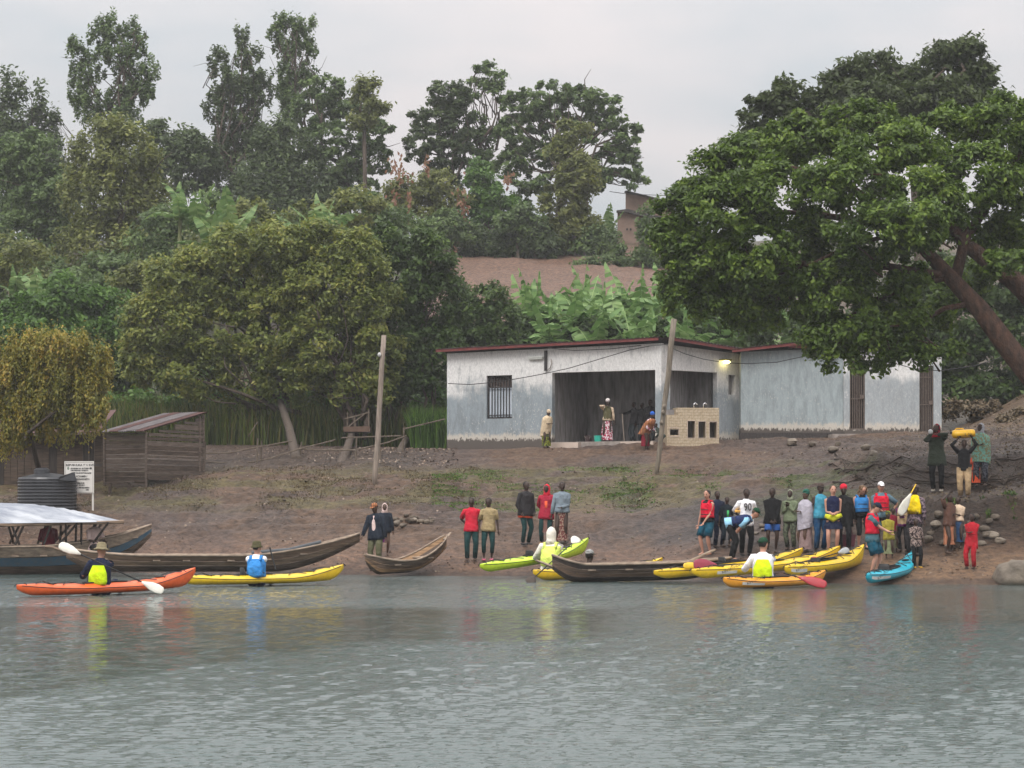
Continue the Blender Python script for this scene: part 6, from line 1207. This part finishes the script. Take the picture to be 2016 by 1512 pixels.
            b_.loft([hh(0, -.012, -.105), hh(0, -.012, -.065), hh(0, -.018, -.02), hh(0, -.02, .025), hh(0, -.018, .06), hh(0, -.014, .082)], [(.075*H, .062*H), (.052*H, .05*H), (.057*H, .050*H), (.056*H, .054*H), (.04*H, .042*H), (.01*H, .012*H)], right=hside, n=14); b_.done('hood', m_, root, smooth=True)
        elif kd == 'wrap':
            b_.loft([hh(0, -.010, .012), hh(0, -.012, .03), hh(0, -.014, .06), hh(0, -.016, .085), hh(0, -.014, .10)], [(.048*H, .056*H), (.055*H, .062*H), (.056*H, .062*H), (.044*H, .05*H), (.015*H, .018*H)], right=hside, n=12); b_.ell(hh(.02, .045, .06), (.02*H, .014*H, .014*H)); b_.done('head_wrap', m_, root, smooth=True)
        elif kd == 'cap':
            b_.loft([hh(0, -.004, .022), hh(0, -.004, .045), hh(0, -.005, .068), hh(0, -.005, .080)], [(.0495*H, .059*H), (.0485*H, .057*H), (.034*H, .040*H), (.006*H, .007*H)], right=hside, n=14); b_.loft([hh(0, .045, .026), hh(0, .075, .022), hh(0, .098, .014)], [(.036*H, .004*H), (.036*H, .004*H), (.022*H, .003*H)], right=hside, n=10); b_.done('cap', m_, root, smooth=True)
        elif kd == 'bucket':
            br = c[2] if len(c) > 2 else .085; b_.loft([hh(0, -.004, .005), hh(0, -.004, .025), hh(0, -.004, .03), hh(0, -.004, .07), hh(0, -.004, .085), hh(0, -.004, .088)], [(br*H, br*1.08*H), (.056*H, .066*H), (.051*H, .061*H), (.046*H, .056*H), (.034*H, .042*H), (.005*H, .006*H)], right=hside, n=18); b_.done('hat', m_, root, smooth=True)
        elif kd == 'scarf':
            b_.loft([T(0, .02, .79), T(0, .01, .825), T(0, .0, .85)], [(.075*H, .07*H), (.07*H, .062*H), (.045*H, .045*H)], right=side, n=12); b_.done('scarf', m_, root, smooth=True)
        elif kd == 'backpanel':
            b_.loft([T(0, -.085, .655), T(0, -.092, .68), T(0, -.085, .72)], [(.05*H, .014*H), (.085*H, .016*H), (.03*H, .012*H)], right=side, n=10); b_.done('harness', m_, root, smooth=True)
        elif kd == 'print':      # a printed panel on the chest
            b_.loft([T(c[3] if len(c) > 3 else 0, .073, .58), T(c[3] if len(c) > 3 else 0, .077, .72)], [(c[2]*H, .008*H), (c[2]*H, .008*H)], right=side, n=8); b_.done('print', m_, root, smooth=True)
    if feet:
        fm = dict(shoe=SHOE, pale=SHW, pink=PINK, yellow=YSH, sandal=m_basic('sandal', (.08, .05, .035), rough=.7)).get(feet)
        if fm and pose != 'kayak':
            for s, hip, kn, an, ft, toe in knees:
                k = 1.25; MB().loft([ft-fw*.03*H, ft-fw*.01*H, (ft+toe)/2, toe+fw*.012*H], [(.02*H*k, .016*H), (.022*H*k, .024*H), (.026*H*k, .018*H), (.016*H*k, .010*H)], right=side, n=8).done('shoe', fm, root, smooth=True)
    root['_hands'] = [list(map(float, h[3]+h[4]*.03*H)) for h in hands]; root['_T'] = [list(map(float, T(0, 0, .52))), list(map(float, T(0, 0, 1.0)))]
    return root, T, hh, H
def torso_belt(mb_, T, side, H, z_):
    mb_.loft([T(0, .003, z_-.006), T(0, .003, z_+.006)], [(.106*H*1.08, .079*H*1.1)]*2, right=side, n=14)
def hidden_face(y): y = (y+180) % 360-180; return abs(y) > 115
# cloth colours
navy = cl('navy_cloth', (26, 34, 58)); blackc = cl('black_cloth', (22, 22, 24)); char = cl('charcoal_cloth', (44, 42, 44)); dgreen = cl('bottle_green_cloth', (22, 56, 56)); olive = cl('olive_cloth', (92, 92, 68)); red = cl('red_cloth', (196, 34, 56)); tan = cl('tan_cloth', (158, 140, 104))
crim = cl('crimson_cloth', (160, 36, 58)); grey = cl('grey_cloth', (120, 132, 142)); white = cl('white_cloth', (236, 234, 236)); cream = cl('cream_cloth', (210, 186, 160)); sky_ = cl('sky_blue_cloth', (48, 130, 200)); teal = cl('teal_cloth', (28, 130, 160)); tealp = cl('petrol_cloth', (18, 78, 98)); lime = cl('lime_cloth', (196, 226, 20)); limep = cl('pale_lime_cloth', (214, 232, 110))
redv = cl('vest_red', (206, 24, 52)); bluev = cl('vest_blue', (54, 130, 196)); pinkw = cl('pink_white_cloth', (216, 190, 184)); wine = cl('wine_cloth', (120, 26, 44)); orange = cl('orange_cloth', (232, 96, 60)); brown = cl('brown_cloth', (92, 66, 56)); sal = cl('salmon_wrap', (178, 122, 92), (150, 96, 72), 'stripes', 9); camo_ = cl('camouflage_cloth', (92, 100, 80), (60, 62, 52), 'spots', 16)
pr1 = cl('brown_print', (98, 34, 40), (150, 128, 112), 'spots', 22); pr2 = cl('magenta_print', (150, 24, 62), (214, 200, 204), 'spots', 19); pr3 = cl('grey_brown_print', (96, 70, 68), (160, 140, 136), 'stripes', 12); pr4 = cl('dark_print_cloth', (52, 44, 52), (120, 104, 110), 'spots', 16); pr5 = cl('white_leaf_print', (48, 36, 38), (150, 132, 124), 'spots', 34); green_p = cl('yellow_green_print', (120, 124, 36), (60, 66, 40), 'spots', 16)
tealpr = cl('teal_flower_print', (112, 160, 146), (126, 122, 92), 'spots', 20); och = cl('ochre_wrap', (170, 118, 74), (110, 62, 54), 'stripes', 6); purple = cl('purple_cloth', (92, 34, 88)); beige = cl('beige_cloth', (176, 150, 116)); yel = cl('yellow_cloth', (240, 208, 20)); dkblue = cl('blue_jeans_cloth', (22, 62, 96)); blu2 = cl('bright_blue_cloth', (54, 100, 176)); khaki = cl('khaki_hat', (130, 120, 94)); ohat = cl('olive_hat', (78, 74, 50)); greenc = cl('dark_green_cap', (22, 66, 44)); sgrey = cl('steel_blue_shirt', (92, 118, 130)); lb = cl('light_blue_shirt', (150, 204, 236)); redcap = cl('red_scarf_cloth', (208, 40, 60)); silver = cl('silver_shawl', (170, 166, 176)); greenw = cl('green_headwrap', (36, 92, 78)); dkgreen = cl('army_green', (58, 66, 54)); stp = cl('dark_check', (40, 42, 52), (86, 88, 96), 'check', 18); vestn = cl('vest_navy', (30, 44, 84))
def seat_on(f, t, dz=0.0): q = f(t); return q
def PX(q): return (CX+q[0]*FP/q[1], q[1])
# --- paddlers
f = kay['or']; q = f(.44); px_, Yq = PX(q)
pr, T, hh, H = person(198, 0, 188, 172, 't', [('jacket', navy, 1.0, .50), ('life_back', lime), ('pants', navy), ('bucket', khaki, .10)], 'paddler in navy jacket, lime vest and brimmed khaki hat in the orange kayak', arms=((.10, .22, .18), (.16, .16, .24)), pose='kayak', Y=q[1], z=q[2]+.02, hair=None, feet=None, turn=-15)
paddle(P(116, 1072, q[1]-.25), P(322, 1165, q[1]-.3), 'white bladed black paddle held diagonally by the paddler in the lime vest', bl_w, bl_w, nrm=(.1, -1, .3), bw=.21, bl=.50)
f = kay['y1']; q = f(.42)
person(505, 0, 160, 172, 'l', [('shirt', white, 0.1, .50), ('life_back', bluev), ('vest', bluev), ('pants', navy), ('bucket', ohat, .075)], 'paddler with olive bucket hat and blue vest raising bare arms in the yellow kayak', arms=((.02, .30, .30), (.06, .30, .36)), pose='kayak', Y=q[1], z=q[2]+.0, hair='short', feet=None, turn=-40)
MB_ = thing('raised_stick', P(536, 1100, q[1]-.2), 'thin dark stick held up in the hands of the paddler in the yellow kayak', 'stick'); MB().loft([P(531, 1078, q[1]-.2), P(543, 1122, q[1]-.3)], .02, n=5).done('shaft', wz, MB_)
f = kay['lime']; q = f(.50)
person(1085, 0, 176, 165, 'b', [('jacket', cl('pale_hoodie', (232, 226, 214)), 1.0, .48), ('life_back', limep), ('vest', limep), ('pants', olive), ('hood', cl('pale_hoodie', (232, 226, 214)))], 'paddler in cream hood and pale lime vest seated in the lime green kayak', arms=((.14, .26, .16), (.20, .22, .18)), pose='kayak', Y=q[1]-1.1, z=q[2]-.22, hair='short', feet=None, turn=30)
paddle(P(1040, 1148, 61.2), P(1138, 1058, 64.4), 'long dark shafted paddle with a white blade leaning over the lime kayak', m_basic('brown_blade', (.06, .045, .035)), bl_w, nrm=(0, -1, .3), bw=.26)
f = kay['yb']; q = f(.5)
person(1160, 0, 168, 170, 'd', [('jacket', blackc, 1.0, .48), ('backpanel', char), ('pants', blackc), ('cap', cl('grey_visor', (150, 150, 148)))], 'paddler in black with a pale visor seated behind the battered canoe', arms=((.16, .24, .16), (.2, .2, .16)), pose='kayak', Y=q[1]+.1, z=q[2]-.42, hair='short', feet=None, turn=-20)
f = kay['am']; q = f(.47)
person(1502, 0, 186, 172, 'l', [('jacket', white, 1.0, .50), ('backpanel', char), ('life_back', lime), ('pants', navy), ('cap', greenc)], 'paddler in white shirt and dark green cap in the amber kayak', arms=((.20, .20, .20), (.20, .22, .18)), pose='kayak', Y=q[1], z=q[2]+.02, hair='short', feet=None, turn=-30)
paddle(P(1505, 1118, q[1]-.3), P(1628, 1152, q[1]-.5), 'dark shafted paddle with a red blade held by the paddler in white', None, bl_r, nrm=(0, -1, .4), bw=.24, bl=.66)
# --- aboard the covered boat
for (x, yy, h_, lab, hd_) in [(96, 1100, 120, 'dark figure seated under the tarpaulin roof of the covered boat', True), (186, 1100, 110, 'dark haired figure seated near the bow of the covered boat', False)]:
    person(x, 0, 122, 200 if hd_ else 40, 'd', [('shirt', wine if hd_ else pinkw, .5, .46), ('pants', char)], lab, arms=('hold', 'hold'), pose='sit', Y=68.9, z=.30, feet='sandal')
# --- standing on the beach, left to right
SM = 'people standing on the shore'
person(741, 1121, 131, -20, 'b', [('jacket', cl('blueblack_jacket', (28, 36, 48)), 1.0, .44, pinkw), ('pants', olive), ('cap', och)], 'man in open dark jacket, pinkish shirt and olive trousers touching the canoe prow', arms=((-.17, .12, .50), 'down'), feet='shoe', tilt=12, hair='short')
person(757, 1094, 103, 10, 'b', [('jacket', cl('blueblack_jacket', (28, 36, 48)), 1.0, .44), ('skirt', purple, .25, .9), ('hood', pinkw)], 'child in dark jacket and purple cloth hidden behind the man at the canoe prow', arms=('down', 'down'), feet=None)
person(928, 1104, 125, 8, 'd', [('shirt', red, .42, .46), ('pants', dgreen)], 'young man in a red polo shirt with hands behind his back on the beach', arms=('behind', 'behind'), feet='sandal')
person(961, 1104, 124, -5, 'd', [('shirt', tan, .42, .46), ('pants', dgreen, .80, 1.0)], 'young man in tan shirt and pink slippers beside the one in red', arms=('down', 'down'), feet='pink')
person(1034, 1073, 126, 35, 'd', [('jacket', char, 1.0, .45), ('shirt', orange, 0, .42), ('pants', dgreen, .97, 1.0)], 'tall man in black jacket with orange hem, hands in pockets, left of the red hood', arms=('pocket', 'pocket'), feet='shoe')
person(1075, 1072, 118, -5, 'd', [('coat', crim, 1.0, .42), ('skirt', cl('brown_wrap', (126, 92, 84)), .20, 1.1), ('print', orange, .03), ('hood', redcap), ('pants', dgreen, .95, 1.1)], 'person in crimson coat, red hood and brown wrap standing between two others', arms=('behind', 'behind'), feet='yellow')
person(1106, 1070, 122, -12, 'd', [('hoodie', grey, 1.0, .50), ('skirt', pr1, .05, .95)], 'woman in grey sweater and brown patterned long skirt, hand at her chest', arms=('down', 'belly'), feet=None, hair='short')
person(1393, 1094, 130, -50, 'l', [('shirt', blackc, 0, .5), ('vest', redv), ('shorts', tealp, .46, 1.25)], 'woman with dark hair in red life vest and petrol shorts, seen from the side', arms=('down', 'front'), feet=None, hair='pony', tilt=8)
person(1413, 1078, 112, 30, 'd', [('hoodie', navy, 1.0, .45), ('pants', navy)], 'dark dressed figure mostly hidden behind the woman in the red vest', arms=('down', 'down'), feet='sandal')
person(1430, 1076, 98, 10, 'd', [('shirt', cl('black_tee', (20, 30, 38)), .5, .45), ('print', cl('green_print', (80, 190, 110)), .022), ('pants', cl('dark_shorts', (30, 42, 52)), .8)], 'boy in black shirt with a small green print behind the bending person', arms=('down', 'belly'), feet='sandal')
r90, T, hh, H = person(1468, 1094, 133, 3, 'd', [('shirt', white, .5, .44), ('pants', blackc, .97, 1.15)], 'man in the white football shirt with black number ninety', arms=('behind', 'behind'), feet='shoe')
c = T(0, .083, .665); cu = bpy.data.curves.new('number', 'FONT'); cu.body = '90'; cu.size = .27; cu.align_x = 'CENTER'; cu.extrude = .004; cu.offset = .006; cu.resolution_u = 2
o = bpy.data.objects.new('number', cu); col.objects.link(o); dg = bpy.context.evaluated_depsgraph_get(); me = bpy.data.meshes.new_from_object(o.evaluated_get(dg)); bpy.data.objects.remove(o); me.materials.clear(); me.materials.append(inkd)
o = bpy.data.objects.new('number', me); col.objects.link(o); o.parent = r90; o.location = tuple(c-np.array(r90['_o'])-[0, .035, .0]); o.rotation_euler = (R(86), 0, R(3)); o.scale = (.8, 1.1, 1)
amb = cl('amber_cuff', (226, 170, 80))
for s, p in zip((-1, 1), r90['_hands']): q_ = T(s*.125, -.02, .655); MB().loft([q_-[0, 0, .035], q_+[0, 0, .035]], .083, n=10).done('cuff', amb, r90, smooth=True)
person(1436, 1104, 142, 78, 'l', [('shirt', lb, .42, .47), ('vest', vestn), ('pants', blackc, .97, 1.15), ('cap', greenc)], 'person in green cap and light blue shirt bending down over the yellow kayaks', arms=((.05, .27, .42), (.06, .28, .40)), lean=78, pose='bend', feet='shoe', tilt=12, turn=5, hair='short', hairm=HRB)
person(1520, 1088, 128, -6, 'd', [('jacket', blackc, 1.0, .44), ('shorts', blu2, .36, 1.15)], 'tall person in black jacket and bright blue shorts with bare dark legs', arms=('front', 'front'), feet='sandal', hair='short')
person(1557, 1084, 118, -28, 'd', [('jacket', cl('sage_jacket', (112, 122, 96)), 1.0, .46), ('pants', camo_, .97, 1.2), ('hood', cl('sage_hood', (136, 140, 118)))], 'person in sage green hooded jacket and patterned trousers, hands at the mouth', arms=((-.03, .12, .72), (.02, .12, .74)), feet='sandal')
person(1586, 1088, 122, -55, 'b', [('shirt', silver, 1.0, .5), ('skirt', pr3, .05, 1.2), ('shawl', silver, .38, 1.0), ('wrap', greenw)], 'woman with green headwrap and silver white shawl over a patterned skirt', arms=('fold', 'fold'), feet=None)
person(1614, 1086, 134, 10, 'd', [('shirt', cl('turq_top', (70, 150, 176)), 0, .48), ('pants', dkblue, .97, 1.2), ('cap', cl('brown_cap', (70, 58, 52)))], 'person in turquoise top, blue trousers and brown cap behind the laughing woman', arms=('down', 'behind'), feet='shoe')
person(1662, 1084, 128, -10, 'd', [('coat', blackc, 1.0, .36), ('shawl', blackc, .40, .9), ('wrap', redcap), ('pants', blackc)], 'person in black with a red head scarf behind the laughing woman', arms=('down', 'down'), feet='shoe')
person(1640, 1092, 136, 0, 'l', [('shirt', cl('navy_tank', (24, 30, 62)), 0, .49), ('skirt', navy, .36, 1.25)], 'laughing woman in navy top and short navy skirt with folded bare arms', arms=('belly', 'belly'), feet=None, hair='bun', hairm=HRB, tilt=-8, stance=.05)
fp = thing('yellow_waist_pouch', P(1640, 1020, 61.6), 'lime yellow waist pouch worn in front of the navy skirt', 'pouch'); q = ground_at(1640, 1092); MB().loft([P(1624, 1015, q[1]-.17), P(1640, 1021, q[1]-.2), P(1657, 1014, q[1]-.17)], [(.05, .04), (.10, .06), (.05, .04)], n=8, right=(0, 0, 1)).done('pouch', cl('pouch_yellow', (200, 204, 50)), fp, smooth=True)
person(1697, 1082, 128, 8, 'l', [('shirt', blackc, 0, .5), ('vest', bluev), ('pants', blackc, .6, 1.05)], 'woman with long fair curls and blue life vest looking down', arms=('down', 'down'), feet='shoe', hair='curly', hairm=HRF, tilt=22)
person(1736, 1084, 136, -8, 't', [('shirt', sgrey, .45, .48), ('vest', redv), ('pants', char), ('cap', white)], 'person in white cap, red vest and steel blue shirt, hand on hip', arms=('belly', 'hip'), feet='shoe', hair='short')
person(1758, 1088, 88, 20, 'd', [('shirt', wine, .6, .46), ('skirt', olive, .1, 1.1)], 'child in wine red top and olive skirt standing behind the man in blue shorts', arms=('front', 'front'), feet=None)
person(1750, 1100, 92, 0, 'd', [('shirt', cl('mustard_top', (150, 138, 50)), .6, .40), ('skirt', cl('sage_skirt', (122, 128, 96)), .1, 1.0), ('wrap', green_p)], 'small child in a mustard top beside the man in blue shorts', arms=('belly', 'belly'), feet=None)
mn = person(1717, 1136, 150, 62, 'l', [('shirt', cl('grey_teal_tee', (72, 104, 112)), .42, .46), ('vest', redv), ('shorts', tealp, .44, 1.3), ('cap', cl('navy_cap', (24, 34, 52)))], 'man in red life vest, petrol blue shorts and navy cap standing at the waterline', arms=((.03, .22, .58), (.02, .22, .60)), feet=None, hair='short', hairm=HRB, tilt=25, w=1.1)
person(1778, 1086, 106, -25, 'd', [('shirt', purple, .9, .46), ('shawl', beige, .52, .75), ('pants', blackc, .97, 1.0), ('scarf', purple)], 'child in purple with a beige bundle in front and black leggings', arms=('fold', 'fold'), feet='sandal')
mp_, T, hh, H = person(1801, 1094, 140, -30, 'd', [('shirt', pr4, .9, .44), ('shawl', yel, .72, .72), ('pants', char, .97, 1.15), ('cap', cl('grey_brown_cap', (84, 70, 66)))], 'man in grey brown cap and patterned shirt with a yellow cloth over his shoulders', arms=('hold', 'down'), feet='shoe', turn=-30)
paddle(P(1771, 1014, mp_.location[1]-.4), P(1818, 925, mp_.location[1]-.2), 'paddle with white and yellow blades resting on the shoulder of the man in cap', bl_w, None, shaft=bl_y, nrm=(.3, -1, 0), bw=.24, bl=.62)
person(1804, 1118, 98, 6, 'd', [('shirt', pr5, .6, .42), ('pants', blackc, .97, 1.15)], 'child in white leaf print shirt and yellow shoes in front of the man in cap', arms=('belly', 'down'), feet='yellow')
person(1886, 1080, 102, -10, 'd', [('shirt', cream, .5, .52), ('skirt', cl('blue_skirt', (44, 72, 108)), .12, .9)], 'child in cream top and blue skirt half hidden behind the one in a salmon wrap', arms=('behind', 'fold'), feet='sandal')
person(1868, 1090, 118, 40, 'd', [('shawl', brown, .46, .75), ('shirt', brown, .5, .46), ('skirt', sal, .15, .95)], 'child in brown wrap and salmon skirt standing near the low stone bank', arms=('up', 'fold'), feet='sandal')
person(1912, 1120, 110, -30, 'd', [('shirt', cl('plain_red', (168, 30, 42)), .9, .36), ('pants', cl('plain_red', (168, 30, 42)), .97, 1.2)], 'child dressed all in red standing alone near the boulder', arms=('fold', 'fold'), feet=None)
# --- on the upper right bank
gc, T, hh, H = person(1845, 968, 133, -22, 'b', [('coat', dkgreen, 1.0, .38), ('pants', blackc, .97, 1.15), ('scarf', redcap), ('hood', cl('red_print_scarf', (140, 30, 44), (60, 24, 30), 'spots', 20))], 'woman in army green coat and red print headscarf on the upper bank, drinking', arms=((-.05, .13, .86), 'face'), feet='pale', turn=-25)
cp = thing('white_cup', P(1832, 850, gc.location[1]-.3), 'round white cup lifted to the mouth of the woman in the green coat', 'cup'); MB().ell(P(1832, 850, gc.location[1]-.22), (.07, .06, .07)).done('cup', m_basic('cup_white', (.8, .8, .8), rough=.4), cp, smooth=True)
jc, T, hh, H = person(1898, 980, 115, -15, 'd', [('shirt', blackc, .9, .46), ('pants', beige, .97, 1.4)], 'boy in black shirt and beige trousers carrying a container on his head', arms=('up', (.14, .05, 1.02)), feet='sandal')
def jerrycan():
    Yj = jc.location[1]-.02; a_, b_ = P(1874, 855, Yj), P(1919, 853, Yj); z0 = a_[2]-.10; r_o = thing('jerrycan', (*((a_+b_)/2)[:2], z0), 'bright yellow plastic jerrycan lying on the head of the boy on the bank', 'jerrycan')
    m_ = plastic('jerrycan_yellow', (.80, .45, .02)); pts = [a_, a_+(b_-a_)*.04, a_+(b_-a_)*.12, a_+(b_-a_)*.5, a_+(b_-a_)*.9, a_+(b_-a_)*.98, b_]
    MB().loft(pts, [(.06, .04), (.15, .10), (.17, .115), (.17, .115), (.17, .115), (.15, .10), (.08, .05)], right=(0, 1, 0), n=12).done('can', m_, r_o, smooth=True); MB().loft([a_+[.02, 0, .03], a_+[-.05, 0, .05]], .03, n=8).done('cap', black, r_o)
    MB().loft([a_+[.08, 0, .10], a_+[.12, 0, .155], a_+[.30, 0, .155], a_+[.34, 0, .10]], .016, n=6).done('handle', m_, r_o); p = P(1899, 857, Yj-.16); text('L 20', 1899, 858, Yj-.155, 6, inkd, r_o)
jerrycan()
person(1932, 958, 124, -20, 'd', [('shawl', tealpr, .36, 1.05), ('pants', stp, .9, 1.3), ('hood', cl('pale_grey_hood', (156, 156, 162)))], 'woman in teal flowered wrap and pale grey hood right of the boy with the container', arms=('fold', 'fold'), feet='sandal', turn=-25)
person(1921, 958, 70, 0, 'd', [('shirt', orange, .5, .45), ('skirt', orange, .1)], 'small child in orange mostly hidden behind the woman in the teal wrap', arms=('down', 'down'), feet=None)
# --- at the building
person(1075, 883, 76, 20, 'd', [('shawl', cl('cream_shawl', (206, 186, 156)), .28, .95), ('skirt', green_p, .05, 1.1), ('wrap', cl('cream_wrap', (196, 176, 150)))], 'bent old woman in a cream shawl at the left edge of the porch', arms=('fold', 'fold'), feet='sandal', Y=87.0, z=4.02, tilt=20, lean=12)
person(1195, 0, 84, -10, 'd', [('shirt', cream, .9, .50), ('shawl', cl('moss_cloth', (92, 88, 62)), .52, .7), ('skirt', pr2, .04, 1.25), ('wrap', cl('white_wrap', (232, 222, 220)))], 'woman in white headwrap and magenta print skirt standing on the porch', arms=('face', 'down'), feet=None, Y=87.6, z=zs)
person(1271, 888, 80, 60, 'd', [('shawl', och, .38, 1.15), ('skirt', wine, .12, 1.0), ('shirt', pr2, .9, .46), ('wrap', cl('blue_wrap', (40, 90, 176)))], 'woman in blue headwrap and ochre shawl bending forward in front of the porch', arms=('hold', 'hold'), lean=32, feet='sandal', Y=84.6, turn=-20, w=1.25)
for (x, h_, ya, lab, ar) in [(1248, 80, -70, 'dark figure reaching out to a thin staff in the porch shade', ('reach', 'down')), (1264, 78, 10, 'dark figure in the middle of three in the porch shade', ('down', 'down')), (1281, 84, -10, 'dark figure beside the right porch pillar in the shade', ('down', 'fold'))]:
    person(x, 0, h_, ya, 'd', [('jacket', char, 1.0, .44), ('pants', cl('dull_trousers', (52, 58, 62)), .97, 1.15)], lab, arms=ar, feet='shoe', Y=88.2-(x-1248)*.012, z=zs, group='dark figures in the porch shade')
st_ = thing('thin_staff', P(1229, 866, 87.5), 'pale thin staff standing in the porch shade beside the dark figures', 'staff'); MB().loft([(P(1229, 866, 87.5)[0], 87.5, zs), P(1225, 815, 87.5)], .018, n=6).done('staff', wood_pale, st_)
p = P(1302, 880, 83.6)
person(1304, 884, 60, -100, 'd', [('jacket', cl('dull_green_coat', (46, 56, 48)), 1.0, .44), ('pants', char)], 'crouching figure in dull green half hidden behind the leaning pole', arms=('hold', 'hold'), lean=35, pose='bend', feet='shoe', Y=84.3)
# buckets and bags
def bucket(px, Y, z, rr, h, m_, label): t = thing('bucket', ((px-CX)*Y/FP, Y, z), label, 'bucket'); x = (px-CX)*Y/FP; MB().loft([(x, Y, z), (x, Y, z+h)], [rr*.8, rr], n=14).done('pail', m_, t, smooth=False); MB().loft([(x-rr, Y-.02, z+h-.02), (x-rr*.6, Y-.1, z+h*.6), (x+rr*.6, Y-.1, z+h*.6), (x+rr, Y-.02, z+h-.02)], .008, n=4).done('handle', conc, t)
bucket(1177, 87.4, zs, .15, .22, plastic('green_bucket', (.03, .45, .34)), 'small green plastic bucket on the porch floor beside the standing woman'); bucket(1157, 87.9, zs, .12, .24, m_basic('brown_bucket', (.05, .03, .03)), 'dark brown pail on the porch floor left of the green bucket')
q = ground_at(1673, 1078); hb = thing('handbag', q, 'burgundy leather handbag hanging behind the yellow kayaks', 'handbag'); Yb_ = q[1]-.2; bag = m_basic('burgundy_leather', (.13, .012, .03), (.08, .008, .02), rough=.35, spec=.6)
MB().hexa([P(1659, 1076, Yb_), P(1682, 1076, Yb_), P(1682, 1076, Yb_)+[0, .12, 0], P(1659, 1076, Yb_)+[0, .12, 0], P(1656, 1052, Yb_), P(1685, 1052, Yb_), P(1685, 1052, Yb_)+[0, .1, 0], P(1656, 1052, Yb_)+[0, .1, 0]]).done('bag_body', bag, hb)
MB().loft([P(1662, 1053, Yb_-.01), P(1664, 1042, Yb_-.01), P(1670, 1036, Yb_-.01), P(1676, 1042, Yb_-.01), P(1679, 1053, Yb_-.01)], .012, n=5).done('strap', bag, hb)
# resolve the bodies: one continuous skin each, then add the fingers
bpy.context.view_layer.update(); dg = bpy.context.evaluated_depsgraph_get()
for body, fv, ff in BODIES:
    me = bpy.data.meshes.new_from_object(body.evaluated_get(dg)); old = body.data; body.modifiers.clear()
    n = len(me.vertices); co = np.empty(n*3, dtype=np.float32); me.vertices.foreach_get('co', co); co = co.reshape(-1, 3)
    lv = np.empty(len(me.loops), dtype=np.int32); me.loops.foreach_get('vertex_index', lv); ls_ = np.empty(len(me.polygons), dtype=np.int32); me.polygons.foreach_get('loop_start', ls_)
    fl_ = [i for q in ff for i in [x+n for x in q]]; st = []; c_ = len(lv)
    for q in ff: st.append(c_); c_ += len(q)
    m2 = bpy.data.meshes.new('body'); av = np.concatenate([co, fv.astype(np.float32)]); m2.vertices.add(len(av)); m2.vertices.foreach_set('co', av.ravel()); al = np.concatenate([lv, np.array(fl_, dtype=np.int32)]); m2.loops.add(len(al)); m2.loops.foreach_set('vertex_index', al)
    as_ = np.concatenate([ls_, np.array(st, dtype=np.int32)]); m2.polygons.add(len(as_)); m2.polygons.foreach_set('loop_start', as_); m2.update(calc_edges=True); m2.polygons.foreach_set('use_smooth', np.ones(len(as_), dtype=bool)); m2.materials.append(old.materials[0]); body.data = m2; bpy.data.meshes.remove(me)
for o in bpy.data.objects:
    for k in ('_hands', '_T'):
        if k in o: del o[k]
# ================================================================ HAZE (thin rain mist)
hz = MB().box((0, 150, 21), (700, 380, 50)); hm = bpy.data.materials.new('rain_haze'); hm.use_nodes = True; ht = hm.node_tree
ht.nodes.remove(ht.nodes['Principled BSDF']); pv = ht.nodes.new('ShaderNodeVolumePrincipled'); pv.inputs['Color'].default_value = (.95, .97, .98, 1)
pv.inputs['Density'].default_value = .0004; ht.links.new(pv.outputs[0], ht.nodes['Material Output'].inputs['Volume'])
ho = hz.done('haze', hm); tag(ho, kind='stuff')
for o in bpy.data.objects:
    if '_o' in o: del o['_o']
